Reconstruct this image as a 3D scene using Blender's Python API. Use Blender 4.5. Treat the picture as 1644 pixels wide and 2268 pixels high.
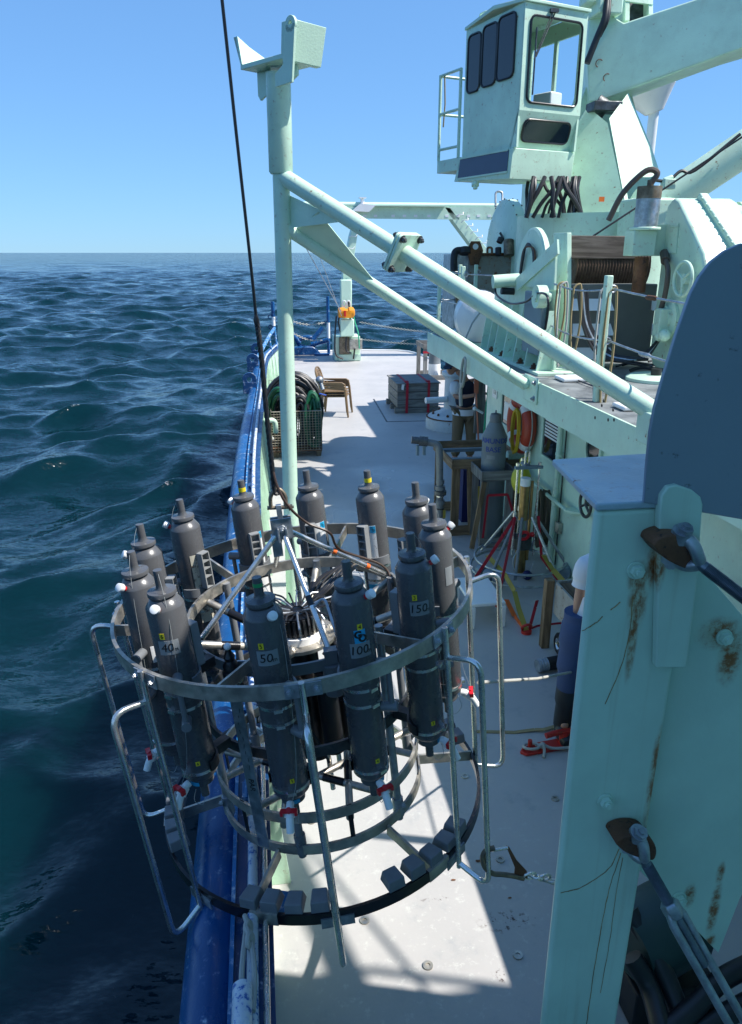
import bpy, bmesh, math, random
import numpy as np
from mathutils import Vector, Matrix
random.seed(7); np.random.seed(7)
for o in list(bpy.data.objects): bpy.data.objects.remove(o)
SC = bpy.context.scene
COL = SC.collection
R = math.radians
# ------------------------------------------------------------------ camera
F, CX, CY = 1650.0, 822.0, 1134.0          # focal length and centre on a 1644 x 2268 sheet
PITCH, YAW, EYE = R(19.2), R(8.5), Vector((0, 0, 3.4))
cam = bpy.data.cameras.new('camera'); camo = bpy.data.objects.new('camera', cam); COL.objects.link(camo)
camo.location = EYE; camo.rotation_euler = (R(90) - PITCH, 0, -YAW)
cam.sensor_fit = 'HORIZONTAL'; cam.sensor_width = 36; cam.lens = 36 * F / 1644
cam.clip_start = 0.05; cam.clip_end = 60000
SC.camera = camo
# ------------------------------------------------------------------ sky, sun, exposure
SUN = Vector((0.68, -0.20, 1.0)).normalized()
w = bpy.data.worlds.new('World'); SC.world = w; w.use_nodes = True
nt = w.node_tree; bg = nt.nodes['Background']
sky = nt.nodes.new('ShaderNodeTexSky'); sky.sky_type = 'NISHITA'; sky.sun_disc = False
sky.sun_elevation = math.asin(SUN.z); sky.sun_rotation = math.atan2(SUN.x, SUN.y)
sky.air_density = 1.0; sky.dust_density = 0.0; sky.ozone_density = 3.0; sky.altitude = 0
gm_ = nt.nodes.new('ShaderNodeGamma'); gm_.inputs[1].default_value = .5; nt.links.new(sky.outputs[0], gm_.inputs[0])
tint = nt.nodes.new('ShaderNodeMix'); tint.data_type = 'RGBA'; tint.blend_type = 'MULTIPLY'; tint.inputs[0].default_value = 1; tint.inputs[7].default_value = (1.00, 1.80, 2.86, 1)
nt.links.new(gm_.outputs[0], tint.inputs[6]); nt.links.new(tint.outputs[2], bg.inputs[0]); bg.inputs[1].default_value = 0.095
sl = bpy.data.lights.new('sun', 'SUN'); sl.energy = 5.0; sl.angle = R(0.53); sl.color = (1, 0.955, 0.89)
so = bpy.data.objects.new('sun', sl); COL.objects.link(so); so.rotation_euler = SUN.to_track_quat('Z', 'Y').to_euler(); so.location = (0, 0, 30)
SC.view_settings.view_transform = 'Standard'; SC.view_settings.look = 'None'
SC.view_settings.exposure = 0.6; SC.view_settings.gamma = 1.0
SC.render.engine = 'CYCLES'
# ------------------------------------------------------------------ rays through the photograph
_fw = Vector((math.sin(YAW)*math.cos(PITCH), math.cos(YAW)*math.cos(PITCH), -math.sin(PITCH)))
_rt = Vector((math.cos(YAW), -math.sin(YAW), 0)); _up = _rt.cross(_fw)
def ray(x, y): return _fw + _rt*((x-CX)/F) - _up*((y-CY)/F)
def PY(x, y, Y): d = ray(x, y); return EYE + d*(Y/d.y)
def PX(x, y, X): d = ray(x, y); return EYE + d*(X/d.x)
def PZ(x, y, Z=0.0): d = ray(x, y); return EYE + d*((Z-EYE.z)/d.z)
V = Vector
# ------------------------------------------------------------------ mesh builder
def frame(ax):
    ax = V(ax).normalized(); h = V((0, 0, 1)) if abs(ax.z) < .95 else V((1, 0, 0))
    u = h.cross(ax).normalized(); return u, ax.cross(u), ax
def fillet(pts, rad, n=5):
    pts = [V(p) for p in pts]; out = [pts[0]]
    for i in range(1, len(pts)-1):
        a, b, c = pts[i-1], pts[i], pts[i+1]; d1, d2 = (a-b), (c-b)
        r = min(rad, d1.length*.48, d2.length*.48); p, q = b+d1.normalized()*r, b+d2.normalized()*r
        for k in range(n+1):
            t = k/n; out.append(p*(1-t)**2 + b*2*t*(1-t) + q*t*t)
    out.append(pts[-1]); return out
def catmull(pts, n=6):
    pts = [V(p) for p in pts]; P = [pts[0]*2-pts[1]]+pts+[pts[-1]*2-pts[-2]]; out = []
    for i in range(1, len(P)-2):
        a, b, c, d = P[i-1:i+3]
        for k in range(n):
            t = k/n
            out.append(.5*((2*b)+(c-a)*t+(2*a-5*b+4*c-d)*t*t+(3*b-a-3*c+d)*t**3))
    out.append(pts[-1]); return out
class MB:
    def __init__(s): s.v = []; s.f = []
    def add(s, vs, fs):
        o = len(s.v); s.v += [V(p) for p in vs]; s.f += [tuple(i+o for i in f) for f in fs]; return s
    def box(s, c, sz, M=None):
        c = V(c); a, b, h = sz[0]/2, sz[1]/2, sz[2]/2
        vs = [V((x*a, y*b, z*h)) for z in (-1, 1) for y in (-1, 1) for x in (-1, 1)]
        if M is not None: vs = [M @ p for p in vs]
        return s.add([c+p for p in vs], [(0,2,3,1),(4,5,7,6),(0,1,5,4),(2,6,7,3),(0,4,6,2),(1,3,7,5)])
    def bar(s, p, q, wd, ht, up=(0,0,1)):      # rectangular beam, wd across, ht along up
        p, q = V(p), V(q); ax = (q-p).normalized(); u = V(up)
        if abs(ax.dot(u.normalized())) > .98: u = V((0, 1, 0))
        sd = ax.cross(u).normalized(); u = sd.cross(ax)
        A = sd*(wd/2); B = u*(ht/2); vs = [p-A-B, p+A-B, p+A+B, p-A+B, q-A-B, q+A-B, q+A+B, q-A+B]
        return s.add(vs, [(0,3,2,1),(4,5,6,7),(0,1,5,4),(1,2,6,5),(2,3,7,6),(3,0,4,7)])
    def prism(s, pts, vec):
        pts = [V(p) for p in pts]; vec = V(vec); n = len(pts)
        nrm = V((0, 0, 0))
        for i in range(n): nrm += pts[i].cross(pts[(i+1) % n])
        if nrm.dot(vec) > 0: pts = pts[::-1]
        vs = pts + [p+vec for p in pts]
        return s.add(vs, [tuple(range(n)), tuple(range(2*n-1, n-1, -1))]+[(i, i+n, (i+1) % n+n, (i+1) % n) for i in range(n)])
    def tube(s, pts, r, seg=10, closed=False, cap=True):
        pts = [V(p) for p in pts]; n = len(pts); rs = r if isinstance(r, (list, tuple)) else [r]*n
        tg = []
        for i in range(n):
            a = pts[(i-1) % n] if (closed or i > 0) else pts[i]; b = pts[(i+1) % n] if (closed or i < n-1) else pts[i]
            t = (b-a); tg.append(t.normalized() if t.length > 1e-9 else (tg[-1] if tg else V((0, 0, 1))))
        u, _, _ = frame(tg[0]); rings = []
        for i in range(n):
            u = (u - tg[i]*u.dot(tg[i])); u = u.normalized() if u.length > 1e-6 else frame(tg[i])[0]
            w_ = tg[i].cross(u)
            rings.append([pts[i]+(u*math.cos(2*math.pi*k/seg)+w_*math.sin(2*math.pi*k/seg))*rs[i] for k in range(seg)])
        vs = [p for rg in rings for p in rg]; fs = []
        for i in range(n if closed else n-1):
            j = (i+1) % n
            for k in range(seg):
                k2 = (k+1) % seg; fs.append((i*seg+k, i*seg+k2, j*seg+k2, j*seg+k))
        if cap and not closed: fs += [tuple(range(seg-1, -1, -1)), tuple((n-1)*seg+k for k in range(seg))]
        return s.add(vs, fs)
    def cyl(s, p, q, r, seg=16): return s.tube([p, q], r, seg)
    def lathe(s, prof, o=(0,0,0), ax=(0,0,1), seg=24, a0=0, a1=360):
        u, w_, a = frame(ax); o = V(o); full = abs(a1-a0) >= 360; n = seg if full else seg+1; vs = []
        for r, z in prof:
            for k in range(n):
                t = R(a0+(a1-a0)*k/seg); vs.append(o+a*z+(u*math.cos(t)+w_*math.sin(t))*max(r, 1e-5))
        fs = []
        for i in range(len(prof)-1):
            for k in range(n if full else n-1):
                k2 = (k+1) % n; fs.append((i*n+k, i*n+k2, (i+1)*n+k2, (i+1)*n+k))
        return s.add(vs, fs)
    def ring(s, c, ax, r0, r1, h, seg=48, a0=0, a1=360):   # flat band: inner r0, outer r1, height h along ax
        pf = [(r0, -h/2), (r1, -h/2), (r1, h/2), (r0, h/2), (r0, -h/2)]
        return s.lathe(pf, c, ax, seg, a0, a1)
    def torus(s, c, ax, Rr, r, seg=32, sg=10, a0=0, a1=360, sx=1, sy=1):
        u, w_, a = frame(ax); c = V(c); full = abs(a1-a0) >= 360; n = seg if full else seg+1
        pts = [c+u*math.cos(R(a0+(a1-a0)*k/seg))*Rr*sx+w_*math.sin(R(a0+(a1-a0)*k/seg))*Rr*sy for k in range(n)]
        return s.tube(pts, r, sg, closed=full)
    def sphere(s, c, r, seg=14, sz=(1,1,1), n=8):
        c = V(c); vs = []; fs = []
        for i in range(n+1):
            t = math.pi*i/n
            for k in range(seg):
                p = 2*math.pi*k/seg; vs.append(c+V((r*sz[0]*math.sin(t)*math.cos(p), r*sz[1]*math.sin(t)*math.sin(p), r*sz[2]*math.cos(t))))
        for i in range(n):
            for k in range(seg):
                k2 = (k+1) % seg; fs.append((i*seg+k, (i+1)*seg+k, (i+1)*seg+k2, i*seg+k2))
        return s.add(vs, fs)
    def hexbolt(s, c, ax, af=.03, h=.018, washer=True):
        u, w_, a = frame(ax); c = V(c); r = af/math.sqrt(3)
        if washer: s.tube([c, c+a*h*.25], af*.85, 16)
        vs = [c+a*z+(u*math.cos(R(60*k+11))+w_*math.sin(R(60*k+11)))*r for z in (h*.2, h*1.2) for k in range(6)]
        s.add(vs, [tuple(range(5,-1,-1)), tuple(range(6,12))]+[(k, (k+1) % 6, (k+1) % 6+6, k+6) for k in range(6)])
        s.tube([c+a*h*1.2, c+a*h*1.7], r*.5, 8); return s
    def mesh(s, name, off=V((0,0,0)), sm=38):
        me = bpy.data.meshes.new(name); me.from_pydata([tuple(p-off) for p in s.v], [], s.f); me.update()
        bm = bmesh.new(); bm.from_mesh(me); bmesh.ops.remove_doubles(bm, verts=bm.verts, dist=1e-6); bmesh.ops.recalc_face_normals(bm, faces=bm.faces); bm.to_mesh(me); bm.free()
        if sm:
            me.polygons.foreach_set('use_smooth', [True]*len(me.polygons)); me.set_sharp_from_angle(angle=R(sm))
        return me
    def build(s, name, mat, parent=None, bevel=0, sm=38, local=False, seg=2):
        off = V((0, 0, 0)) if local or parent is None else origin(parent)
        me = s.mesh(name, off, sm); me.materials.append(mat)
        o = bpy.data.objects.new(name, me); COL.objects.link(o)
        if parent is not None: o.parent = parent
        if bevel:
            b = o.modifiers.new('bevel', 'BEVEL'); b.width = bevel; b.segments = seg; b.limit_method = 'ANGLE'; b.angle_limit = R(40); b.harden_normals = False
        return o
def origin(o):
    p = V((0, 0, 0))
    while o is not None: p += o.location; o = o.parent
    return p
def tag(o, label, cat, group=None):
    o['label'] = label; o['category'] = cat
    if group: o['group'] = group
    return o
def thing(name, loc, label, cat, group=None):
    o = bpy.data.objects.new(name, None); COL.objects.link(o); o.location = loc; o.empty_display_size = .1
    return tag(o, label, cat, group)
def recenter(o):         # put a one-mesh thing's origin at its base
    me = o.data; n = len(me.vertices); a = np.empty(n*3, np.float32); me.vertices.foreach_get('co', a); a = a.reshape(-1, 3)
    c = V(((a[:,0].min()+a[:,0].max())/2, (a[:,1].min()+a[:,1].max())/2, a[:,2].min())); 
    me.transform(Matrix.Translation(-c)); o.location = c; return o
def copy_tree(o, parent=None):
    c = o.copy(); COL.objects.link(c); c.parent = parent
    for ch in list(o.children): copy_tree(ch, c)
    return c
def solo(mb, name, mat, label, cat, group=None, bevel=0, sm=38):
    return tag(recenter(mb.build(name, mat, None, bevel, sm)), label, cat, group)
def text(s, size, M, mat, name, parent, local=False, depth=.0006, bold=0):
    cu = bpy.data.curves.new(name, 'FONT'); cu.body = s; cu.size = size; cu.align_x = 'CENTER'; cu.align_y = 'CENTER'; cu.extrude = depth; cu.offset = bold; cu.resolution_u = 3
    t = bpy.data.objects.new('tmp', cu); me = bpy.data.meshes.new_from_object(t); bpy.data.objects.remove(t); bpy.data.curves.remove(cu)
    M = M if local or parent is None else Matrix.Translation(-origin(parent)) @ M
    me.transform(M); me.materials.clear(); me.materials.append(mat); me.name = name
    o = bpy.data.objects.new(name, me); COL.objects.link(o); o.parent = parent; return o
def mat_axes(o, x, y):    # matrix with local x, y axes (z = x cross y) at o
    x = V(x).normalized(); z = x.cross(V(y)).normalized(); y = z.cross(x)
    m = Matrix((x, y, z)).transposed().to_4x4(); m.translation = V(o); return m
# ------------------------------------------------------------------ materials
class NT:
    def __init__(s, name):
        s.m = bpy.data.materials.new(name); s.m.use_nodes = True; s.t = s.m.node_tree; s.b = s.t.nodes['Principled BSDF']; s._c = None
    def n(s, ty, **k):
        x = s.t.nodes.new(ty)
        for a, b in k.items(): setattr(x, a, b)
        return x
    def l(s, a, b): s.t.links.new(a, b)
    def co(s):
        if s._c is None: s._c = s.n('ShaderNodeTexCoord').outputs['Object']
        return s._c
    def mp(s, scale=(1,1,1), loc=(0,0,0), rot=(0,0,0), src=None):
        m = s.n('ShaderNodeMapping'); m.inputs['Scale'].default_value = scale; m.inputs['Location'].default_value = loc; m.inputs['Rotation'].default_value = rot
        s.l(src or s.co(), m.inputs['Vector']); return m.outputs[0]
    def noise(s, scale, detail=4, rough=.55, vec=None, dist=0):
        x = s.n('ShaderNodeTexNoise'); x.inputs['Scale'].default_value = scale; x.inputs['Detail'].default_value = detail; x.inputs['Roughness'].default_value = rough; x.inputs['Distortion'].default_value = dist
        s.l(vec or s.co(), x.inputs['Vector']); return x.outputs['Fac']
    def ramp(s, f, a, b, va=0., vb=1.):
        x = s.n('ShaderNodeMapRange'); x.interpolation_type = 'SMOOTHSTEP'
        for i, v in enumerate((a, b, va, vb)): x.inputs[i+1].default_value = v
        s.l(f, x.inputs[0]); return x.outputs[0]
    def math(s, op, a, b=None):
        x = s.n('ShaderNodeMath', operation=op)
        for i, v in enumerate((a, b)):
            if v is None: continue
            if isinstance(v, (int, float)): x.inputs[i].default_value = v
            else: s.l(v, x.inputs[i])
        return x.outputs[0]
    def mix(s, f, a, b):
        x = s.n('ShaderNodeMix', data_type='RGBA')
        for i, v in ((0, f), (6, a), (7, b)):
            if isinstance(v, (int, float)): x.inputs[i].default_value = v
            elif isinstance(v, (tuple, list)): x.inputs[i].default_value = (*v[:3], 1)
            else: s.l(v, x.inputs[i])
        return x.outputs[2]
    def col(s, c):
        if isinstance(c, (tuple, list)): s.b.inputs['Base Color'].default_value = (*c[:3], 1)
        else: s.l(c, s.b.inputs['Base Color'])
    def set(s, **k):
        for a, b in k.items():
            i = s.b.inputs[a.replace('_', ' ')]
            if isinstance(b, (int, float)): i.default_value = b
            elif isinstance(b, (tuple, list)): i.default_value = b
            else: s.l(b, i)
        return s
    def bump(s, h, st=.2, dist=.01):
        x = s.n('ShaderNodeBump'); x.inputs['Strength'].default_value = st; x.inputs['Distance'].default_value = dist
        s.l(h, x.inputs['Height']); s.l(x.outputs[0], s.b.inputs['Normal']); return x
    def stain(s, c, sz, soft=.5):     # soft ellipsoid mask 1 inside .. 0 outside, object space
        m = s.mp(scale=(1/sz[0], 1/sz[1], 1/sz[2]), loc=(-c[0]/sz[0], -c[1]/sz[1], -c[2]/sz[2]))
        x = s.n('ShaderNodeVectorMath', operation='LENGTH'); s.l(m, x.inputs[0]); return s.ramp(x.outputs['Value'], 1, soft*.3)
RUST = (.16, .052, .014)
def sh(c, k): return tuple(min(1, x*k) for x in c)
def paint(name, c, rough=.42, var=.12, chip=0, streak=0, bump=.25, chipc=RUST, metal=0, scale=1., dirt=0, grain=60, spec=.5):
    t = NT(name); n1 = t.noise(2.3*scale, 5); base = t.mix(t.ramp(n1, .3, .7), sh(c, 1-var), sh(c, 1+var*.6))
    n2 = t.noise(grain*scale, 3)
    if dirt: base = t.mix(t.math('MULTIPLY', t.ramp(t.noise(5*scale, 8, .7), .48, .78), dirt), base, (.10, .085, .06))
    if streak:
        sv = t.noise(1, 6, .65, t.mp((9*scale, 9*scale, .55*scale)))
        base = t.mix(t.math('MULTIPLY', t.ramp(sv, .56, .80), streak), base, (.27, .17, .065))
    if chip:
        nv = t.noise(17*scale, 7, .68); ms = t.ramp(nv, .70-chip*.12, .715-chip*.12)
        base = t.mix(ms, base, chipc)
        halo = t.math('MULTIPLY', t.ramp(nv, .60-chip*.12, .72-chip*.12), .35); base = t.mix(halo, base, sh(chipc, 1.6))
    t.col(base); t.set(Metallic=metal, Specular_IOR_Level=spec)
    t.set(Roughness=t.ramp(t.noise(7*scale, 5), .25, .8, rough*.75, min(1, rough*1.35)))
    t.bump(n2, bump, .004); return t.m
def metal(name, c, rough=.35, var=.2, scale=1., rust=0):
    t = NT(name); n1 = t.noise(9*scale, 6, .65); base = t.mix(t.ramp(n1, .3, .72), sh(c, 1-var), sh(c, 1+var))
    if rust: base = t.mix(t.ramp(t.noise(6*scale, 8, .7), .62-rust*.25, .75-rust*.2), base, RUST)
    t.col(base); t.set(Metallic=.92 if not rust else t.ramp(t.noise(6*scale, 8, .7), .55, .75, .9, .2), Roughness=t.ramp(t.noise(22*scale, 4), .2, .8, rough*.7, rough*1.5))
    t.bump(t.noise(90*scale, 3), .12, .003); return t.m
def plain(name, c, rough=.5, var=.1, bump=.15, grain=80, spec=.5, metallic=0):
    t = NT(name); t.col(t.mix(t.noise(6, 5), sh(c, 1-var), sh(c, 1+var))); t.set(Roughness=rough, Specular_IOR_Level=spec, Metallic=metallic); t.bump(t.noise(grain, 3), bump, .003); return t.m
def wood(name, c, dark, axis=2, scale=1., rough=.75):
    t = NT(name); sc = [14*scale]*3; sc[axis] = 1.1*scale
    g = t.noise(1.4, 7, .6, t.mp(tuple(sc)), .8); g2 = t.noise(5, 6, .65)
    base = t.mix(t.ramp(g, .32, .68), dark, c); base = t.mix(t.math('MULTIPLY', t.ramp(g2, .5, .8), .55), base, sh(dark, .6))
    t.col(base); t.set(Roughness=rough, Specular_IOR_Level=.25); t.bump(g, .35, .004); return t.m
G = (.56, .755, .60)                        # the ship's pale sea-green
M = {}
M['green'] = paint('pale_green_paint', G, .36, .11, .26, .14, .30, dirt=.08)
M['green_old'] = paint('weathered_green_paint', G, .42, .16, .22, .42, .35, dirt=.22)
M['green_wall'] = paint('wall_green_paint', G, .38, .10, .02, .16, .25, dirt=.12)
M['green_clean'] = paint('clean_green_paint', G, .33, .07, 0, .08, .35)
M['white'] = paint('white_gel_coat', (.78, .79, .79), .35, .06, 0, 0, .1)
M['blue'] = paint('royal_blue_paint', (.004, .075, .235), .30, .25, .35, 0, .3, chipc=(.35, .42, .5))
M['blue_worn'] = paint('worn_blue_paint', (.02, .16, .38), .38, .25, .95, 0, .3, chipc=(.45, .52, .58))
M['navy'] = paint('navy_paint', (.008, .050, .15), .36, .25, .4, 0, .2, chipc=(.3, .36, .45))
M['worn_pipe'] = paint('worn_white_blue_pipe', (.62, .65, .68), .4, .15, 1.15, 0, .4, chipc=(.03, .10, .30), scale=1.6)
M['steel'] = metal('stainless_steel', (.72, .70, .66), .24)
M['galv'] = metal('galvanised_steel', (.42, .45, .48), .42, .3, 1.4)
M['dull'] = metal('dull_aluminium', (.50, .47, .41), .48, .3)
M['dark_steel'] = metal('dark_steel', (.10, .105, .11), .45, .4)
M['rusty'] = paint('rusty_iron', (.15, .062, .026), .8, .5, .8, 0, .6, chipc=(.03, .015, .01), scale=2)
M['pvc'] = paint('dark_grey_pvc', (.088, .089, .092), .27, .18, 0, 0, .1, scale=2)
M['pvc_mid'] = paint('mid_grey_pvc', (.17, .18, .19), .34, .15, 0, 0, .1, scale=2)
M['black'] = plain('black_rubber', (.012, .012, .014), .5, .3)
M['blackgloss'] = plain('black_tape', (.008, .008, .010), .28, .3)
M['hose_black'] = plain('black_hose', (.018, .018, .020), .42, .3)
M['hose_green'] = plain('green_hose', (.012, .10, .045), .38, .25)
M['wplastic'] = plain('white_plastic', (.82, .82, .80), .35, .04)
M['redplastic'] = plain('red_plastic', (.58, .012, .02), .35, .1)
M['redpaint'] = paint('red_paint', (.52, .02, .012), .45, .15, .3, 0, .2, chipc=(.2, .03, .02))
M['redstrap'] = plain('red_webbing', (.42, .012, .028), .7, .2, .5, 200)
M['yelstrap'] = plain('yellow_webbing', (.34, .26, .04), .7, .25, .5, 200)
M['tanstrap'] = plain('tan_webbing', (.30, .23, .11), .75, .25, .5, 200)
M['rope'] = plain('grey_rope', (.42, .41, .37), .85, .2, .8, 260)
M['ropebrown'] = plain('brown_rope', (.10, .085, .06), .9, .3, .8, 200)
M['yelrope'] = plain('yellow_rope', (.62, .42, .02), .6, .15, .6, 220)
M['wood'] = wood('bare_plank', (.30, .20, .115), (.13, .085, .05), 2)
M['wood_x'] = wood('bare_plank_across', (.30, .21, .125), (.14, .09, .055), 0)
M['wood_y'] = wood('bare_plank_lengthwise', (.30, .21, .125), (.14, .09, .055), 1)
M['wood_grey'] = wood('weathered_plank', (.27, .265, .25), (.12, .115, .105), 2)
M['wood_grey_x'] = wood('weathered_plank_across', (.27, .265, .25), (.12, .115, .105), 0)
M['glass'] = None
t = NT('dark_window_glass'); t.col((.010, .016, .022)); t.set(Roughness=.06, Specular_IOR_Level=.7); M['glass'] = t.m
t = NT('clear_glass'); t.col((.86, .94, .95)); t.set(Roughness=.02, Transmission_Weight=1.0, IOR=1.03, Specular_IOR_Level=.8); M['clear'] = t.m
# ================================================================== THE SETTING
def struct(o): o['kind'] = 'structure'; return o
SEA = -2.0
# ------------------------------------------------------------------ sea
def make_sea():
    rr = [0.8]
    while rr[-1] < 26000: rr.append(rr[-1]*(1.0062 if rr[-1] < 250 else 1.010 if rr[-1] < 900 else 1.03) + .008)
    rr = np.array(rr)
    a_f = np.linspace(-42, 42, 480) + math.degrees(YAW); a_b = np.linspace(42, 318, 60)[1:-1] + math.degrees(YAW)
    aa = np.radians(np.concatenate([a_f, a_b])); nr, na = len(rr), len(aa)
    Rg, Ag = np.meshgrid(rr, aa, indexing='ij'); X = Rg*np.sin(Ag); Y = Rg*np.cos(Ag); Z = np.zeros_like(X)
    step = np.where(Rg < 250, Rg*.0062, np.where(Rg < 900, Rg*.010, Rg*.03)) + .008; dX = np.zeros_like(X); dY = np.zeros_like(X); J = np.zeros_like(X)
    rng = np.random.RandomState(11)
    Ls = np.concatenate([rng.uniform(17, 34, 7), rng.uniform(7, 16, 14), rng.uniform(2.4, 7, 36), rng.uniform(.7, 2.4, 36)])
    for L in Ls:
        th = R(-62) + rng.normal(0, .5 if L > 7 else .75); k = 2*math.pi/L
        amp = (.0026 if L > 16 else .0044 if L > 7 else .0082 if L > 2.4 else .0080)*L*rng.uniform(.6, 1.2)
        wgt = np.clip((L/step - 2.2)/2.5, 0, 1); kx, ky = math.cos(th)*k, math.sin(th)*k; ph = kx*X+ky*Y+rng.uniform(0, 6.28)
        s_, c_ = np.sin(ph), np.cos(ph); Z += amp*wgt*c_; q = 1.0
        dX -= q*amp*wgt*math.cos(th)*s_; dY -= q*amp*wgt*math.sin(th)*s_; J += k*amp*wgt*c_
    X2, Y2 = X+dX, Y+dY
    co = np.stack([X2, Y2, Z+SEA], -1).reshape(-1, 3).astype(np.float32)
    i = np.arange(nr-1)[:, None]*na; j = np.arange(na)[None, :]; j2 = (j+1) % na
    q = np.stack([i+j, i+j2, i+na+j2, i+na+j], -1).reshape(-1, 4)[:, ::-1]
    me = bpy.data.meshes.new('sea'); me.vertices.add(len(co)); me.vertices.foreach_set('co', co.ravel())
    me.loops.add(q.size); me.loops.foreach_set('vertex_index', q.ravel().astype(np.int32)); me.polygons.add(len(q))
    me.polygons.foreach_set('loop_start', np.arange(0, q.size, 4, dtype=np.int32)); me.polygons.foreach_set('loop_total', np.full(len(q), 4, np.int32))
    me.polygons.foreach_set('use_smooth', np.ones(len(q), bool)); me.update(); me.validate()
    at = me.attributes.new('crest', 'FLOAT', 'POINT'); at.data.foreach_set('value', np.clip(J, 0, 2).ravel().astype(np.float32))
    o = bpy.data.objects.new('sea', me); COL.objects.link(o); struct(o)
    t = NT('sea_water'); a = t.n('ShaderNodeAttribute', attribute_name='crest')
    co_ = t.co()
    f = t.math('MULTIPLY', t.ramp(a.outputs['Fac'], .66, .90), t.ramp(t.noise(2.6, 8, .75, t.mp((1, 1, 1))), .54, .62))
    fl = t.math('MULTIPLY', t.stain((-1.2, 2.6, SEA), (1.5, 3.0, 3), 1.0), t.ramp(t.noise(3.2, 7, .72, dist=1.2), .645, .675))
    far = t.math('MULTIPLY', t.ramp(t.noise(.05, 3, .5), .5, .7), t.ramp(t.noise(.55, 6, .7, t.mp((.55, 1.6, 1))), .675, .71))
    foam = t.math('MAXIMUM', t.math('MAXIMUM', f, t.math('MULTIPLY', fl, .5)), far)
    n = t.noise(.06, 3)
    t.col(t.mix(foam, t.mix(n, (.0005, .012, .0165), (.0008, .0165, .021)), (.75, .80, .80)))
    t.b.subsurface_method = 'BURLEY'; t.set(Subsurface_Weight=1.0, Subsurface_Radius=(.5, 1.0, 1.1), Subsurface_Scale=1.6)
    t.set(IOR=1.333, Roughness=t.ramp(foam, 0, 1, .085, .7), Specular_IOR_Level=.5)
    geo = t.n('ShaderNodeNewGeometry'); acc = None
    ln_ = t.n('ShaderNodeVectorMath', operation='LENGTH'); t.l(t.co(), ln_.inputs[0]); gain = t.ramp(ln_.outputs['Value'], 60, 700, 1.0, 4.2)
    for sc_, det, k_ in ((.9, 4, .55), (4.2, 4, .55), (17, 3, .42)):
        x = t.n('ShaderNodeTexNoise'); x.inputs['Scale'].default_value = sc_; x.inputs['Detail'].default_value = det; x.inputs['Roughness'].default_value = .62; t.l(t.mp((.62, 1.5, 1), rot=(0, 0, .45)), x.inputs['Vector'])
        v = t.n('ShaderNodeVectorMath', operation='MULTIPLY_ADD'); v.inputs[1].default_value = (k_, k_, 0); v.inputs[2].default_value = (-.5*k_, -.5*k_, 0); t.l(x.outputs['Color'], v.inputs[0])
        g_ = t.n('ShaderNodeVectorMath', operation='SCALE'); t.l(v.outputs[0], g_.inputs[0]); t.l(gain, g_.inputs['Scale'])
        ad = t.n('ShaderNodeVectorMath', operation='ADD'); t.l(acc or geo.outputs['Normal'], ad.inputs[0]); t.l(g_.outputs[0], ad.inputs[1]); acc = ad.outputs[0]
    nn = t.n('ShaderNodeVectorMath', operation='NORMALIZE'); t.l(acc, nn.inputs[0]); t.l(nn.outputs[0], t.b.inputs['Normal'])
    me.materials.append(t.m)
make_sea()
# ------------------------------------------------------------------ bulwark line (cap outer edge), deck sheet
BW = catmull([(-.20, -2.5, 0), (-.20, 2, 0), (-.20, 6, 0), (-.19, 9, 0), (-.14, 11.2, 0), (-.05, 14, 0), (.06, 17.7, 0), (.22, 19.6, 0), (.78, 23.0, 0)], 8)
def bwx(Y):
    for a, b in zip(BW, BW[1:]):
        if a.y <= Y <= b.y: return a.x+(b.x-a.x)*(Y-a.y)/max(1e-6, b.y-a.y)
    return BW[0].x if Y < BW[0].y else BW[-1].x
st = [PZ(x, y) for x, y in ((650, 783), (700, 779), (800, 776.5), (880, 777), (905, 779.5), (930, 786), (965, 800))]
YST = st[2].y
t = NT('grey_deck_paint'); n1 = t.noise(.9, 5); n2 = t.noise(7, 8, .7); n3 = t.noise(45, 4)
c = t.mix(t.ramp(n1, .3, .7), (.385, .375, .365), (.445, .43, .415))
c = t.mix(t.math('MULTIPLY', t.ramp(n2, .55, .8), .35), c, (.50, .49, .47))                       # scuffed lighter
c = t.mix(t.math('MULTIPLY', t.ramp(t.noise(3.3, 9, .74), .52, .72), .45), c, (.21, .24, .265))      # grime
near = t.stain((.9, 2.9, 0), (1.6, 1.6, 1), 1.2)
c = t.mix(t.math('MULTIPLY', near, t.ramp(t.noise(16, 9, .75), .54, .66)), c, (.50, .50, .47))   # chipped patches near the rail
rs = t.math('MULTIPLY', t.math('MAXIMUM', t.math('MAXIMUM', t.stain((1.18, 2.92, 0), (.20, .09, 1), .9), t.stain((.85, 3.12, 0), (.14, .02, 1), .9)), t.stain((1.05, 2.62, 0), (.06, .06, 1), .9)), t.ramp(t.noise(26, 6, .7), .53, .6))
c = t.mix(rs, c, (.055, .028, .018))
rs2 = t.ramp(t.noise(5.5, 4, .5, t.mp((1, 1, 1), (3, 8, 2))), .735, .76); c = t.mix(t.math('MULTIPLY', rs2, .8), c, (.17, .08, .04))
t.col(c); wet = t.math('MULTIPLY', t.ramp(t.noise(.55, 4, .5, t.mp((1, .7, 1), (5, 2, 0))), .46, .62), t.stain((2.0, 9.0, 0), (2.2, 5.5, 2), .8))
t.set(Roughness=t.ramp(wet, 0, 1, .50, .22), Specular_IOR_Level=.5); t.bump(t.math('ADD', n3, t.math('MULTIPLY', n2, .5)), .25, .004)
M['deck'] = t.m
b = MB(); pts = [V((p.x+.06, p.y, -.06)) for p in BW] + [V((1.0, 24.4, -.06)), V((1.15, YST-.3, -.06))]
pts += [V((p.x, p.y, -.06)) for p in st if p.x > 1.4] + [V((5.5, YST-5.5, -.06)), V((9, YST-6, -.06)), V((9, -3, -.06))]
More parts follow.
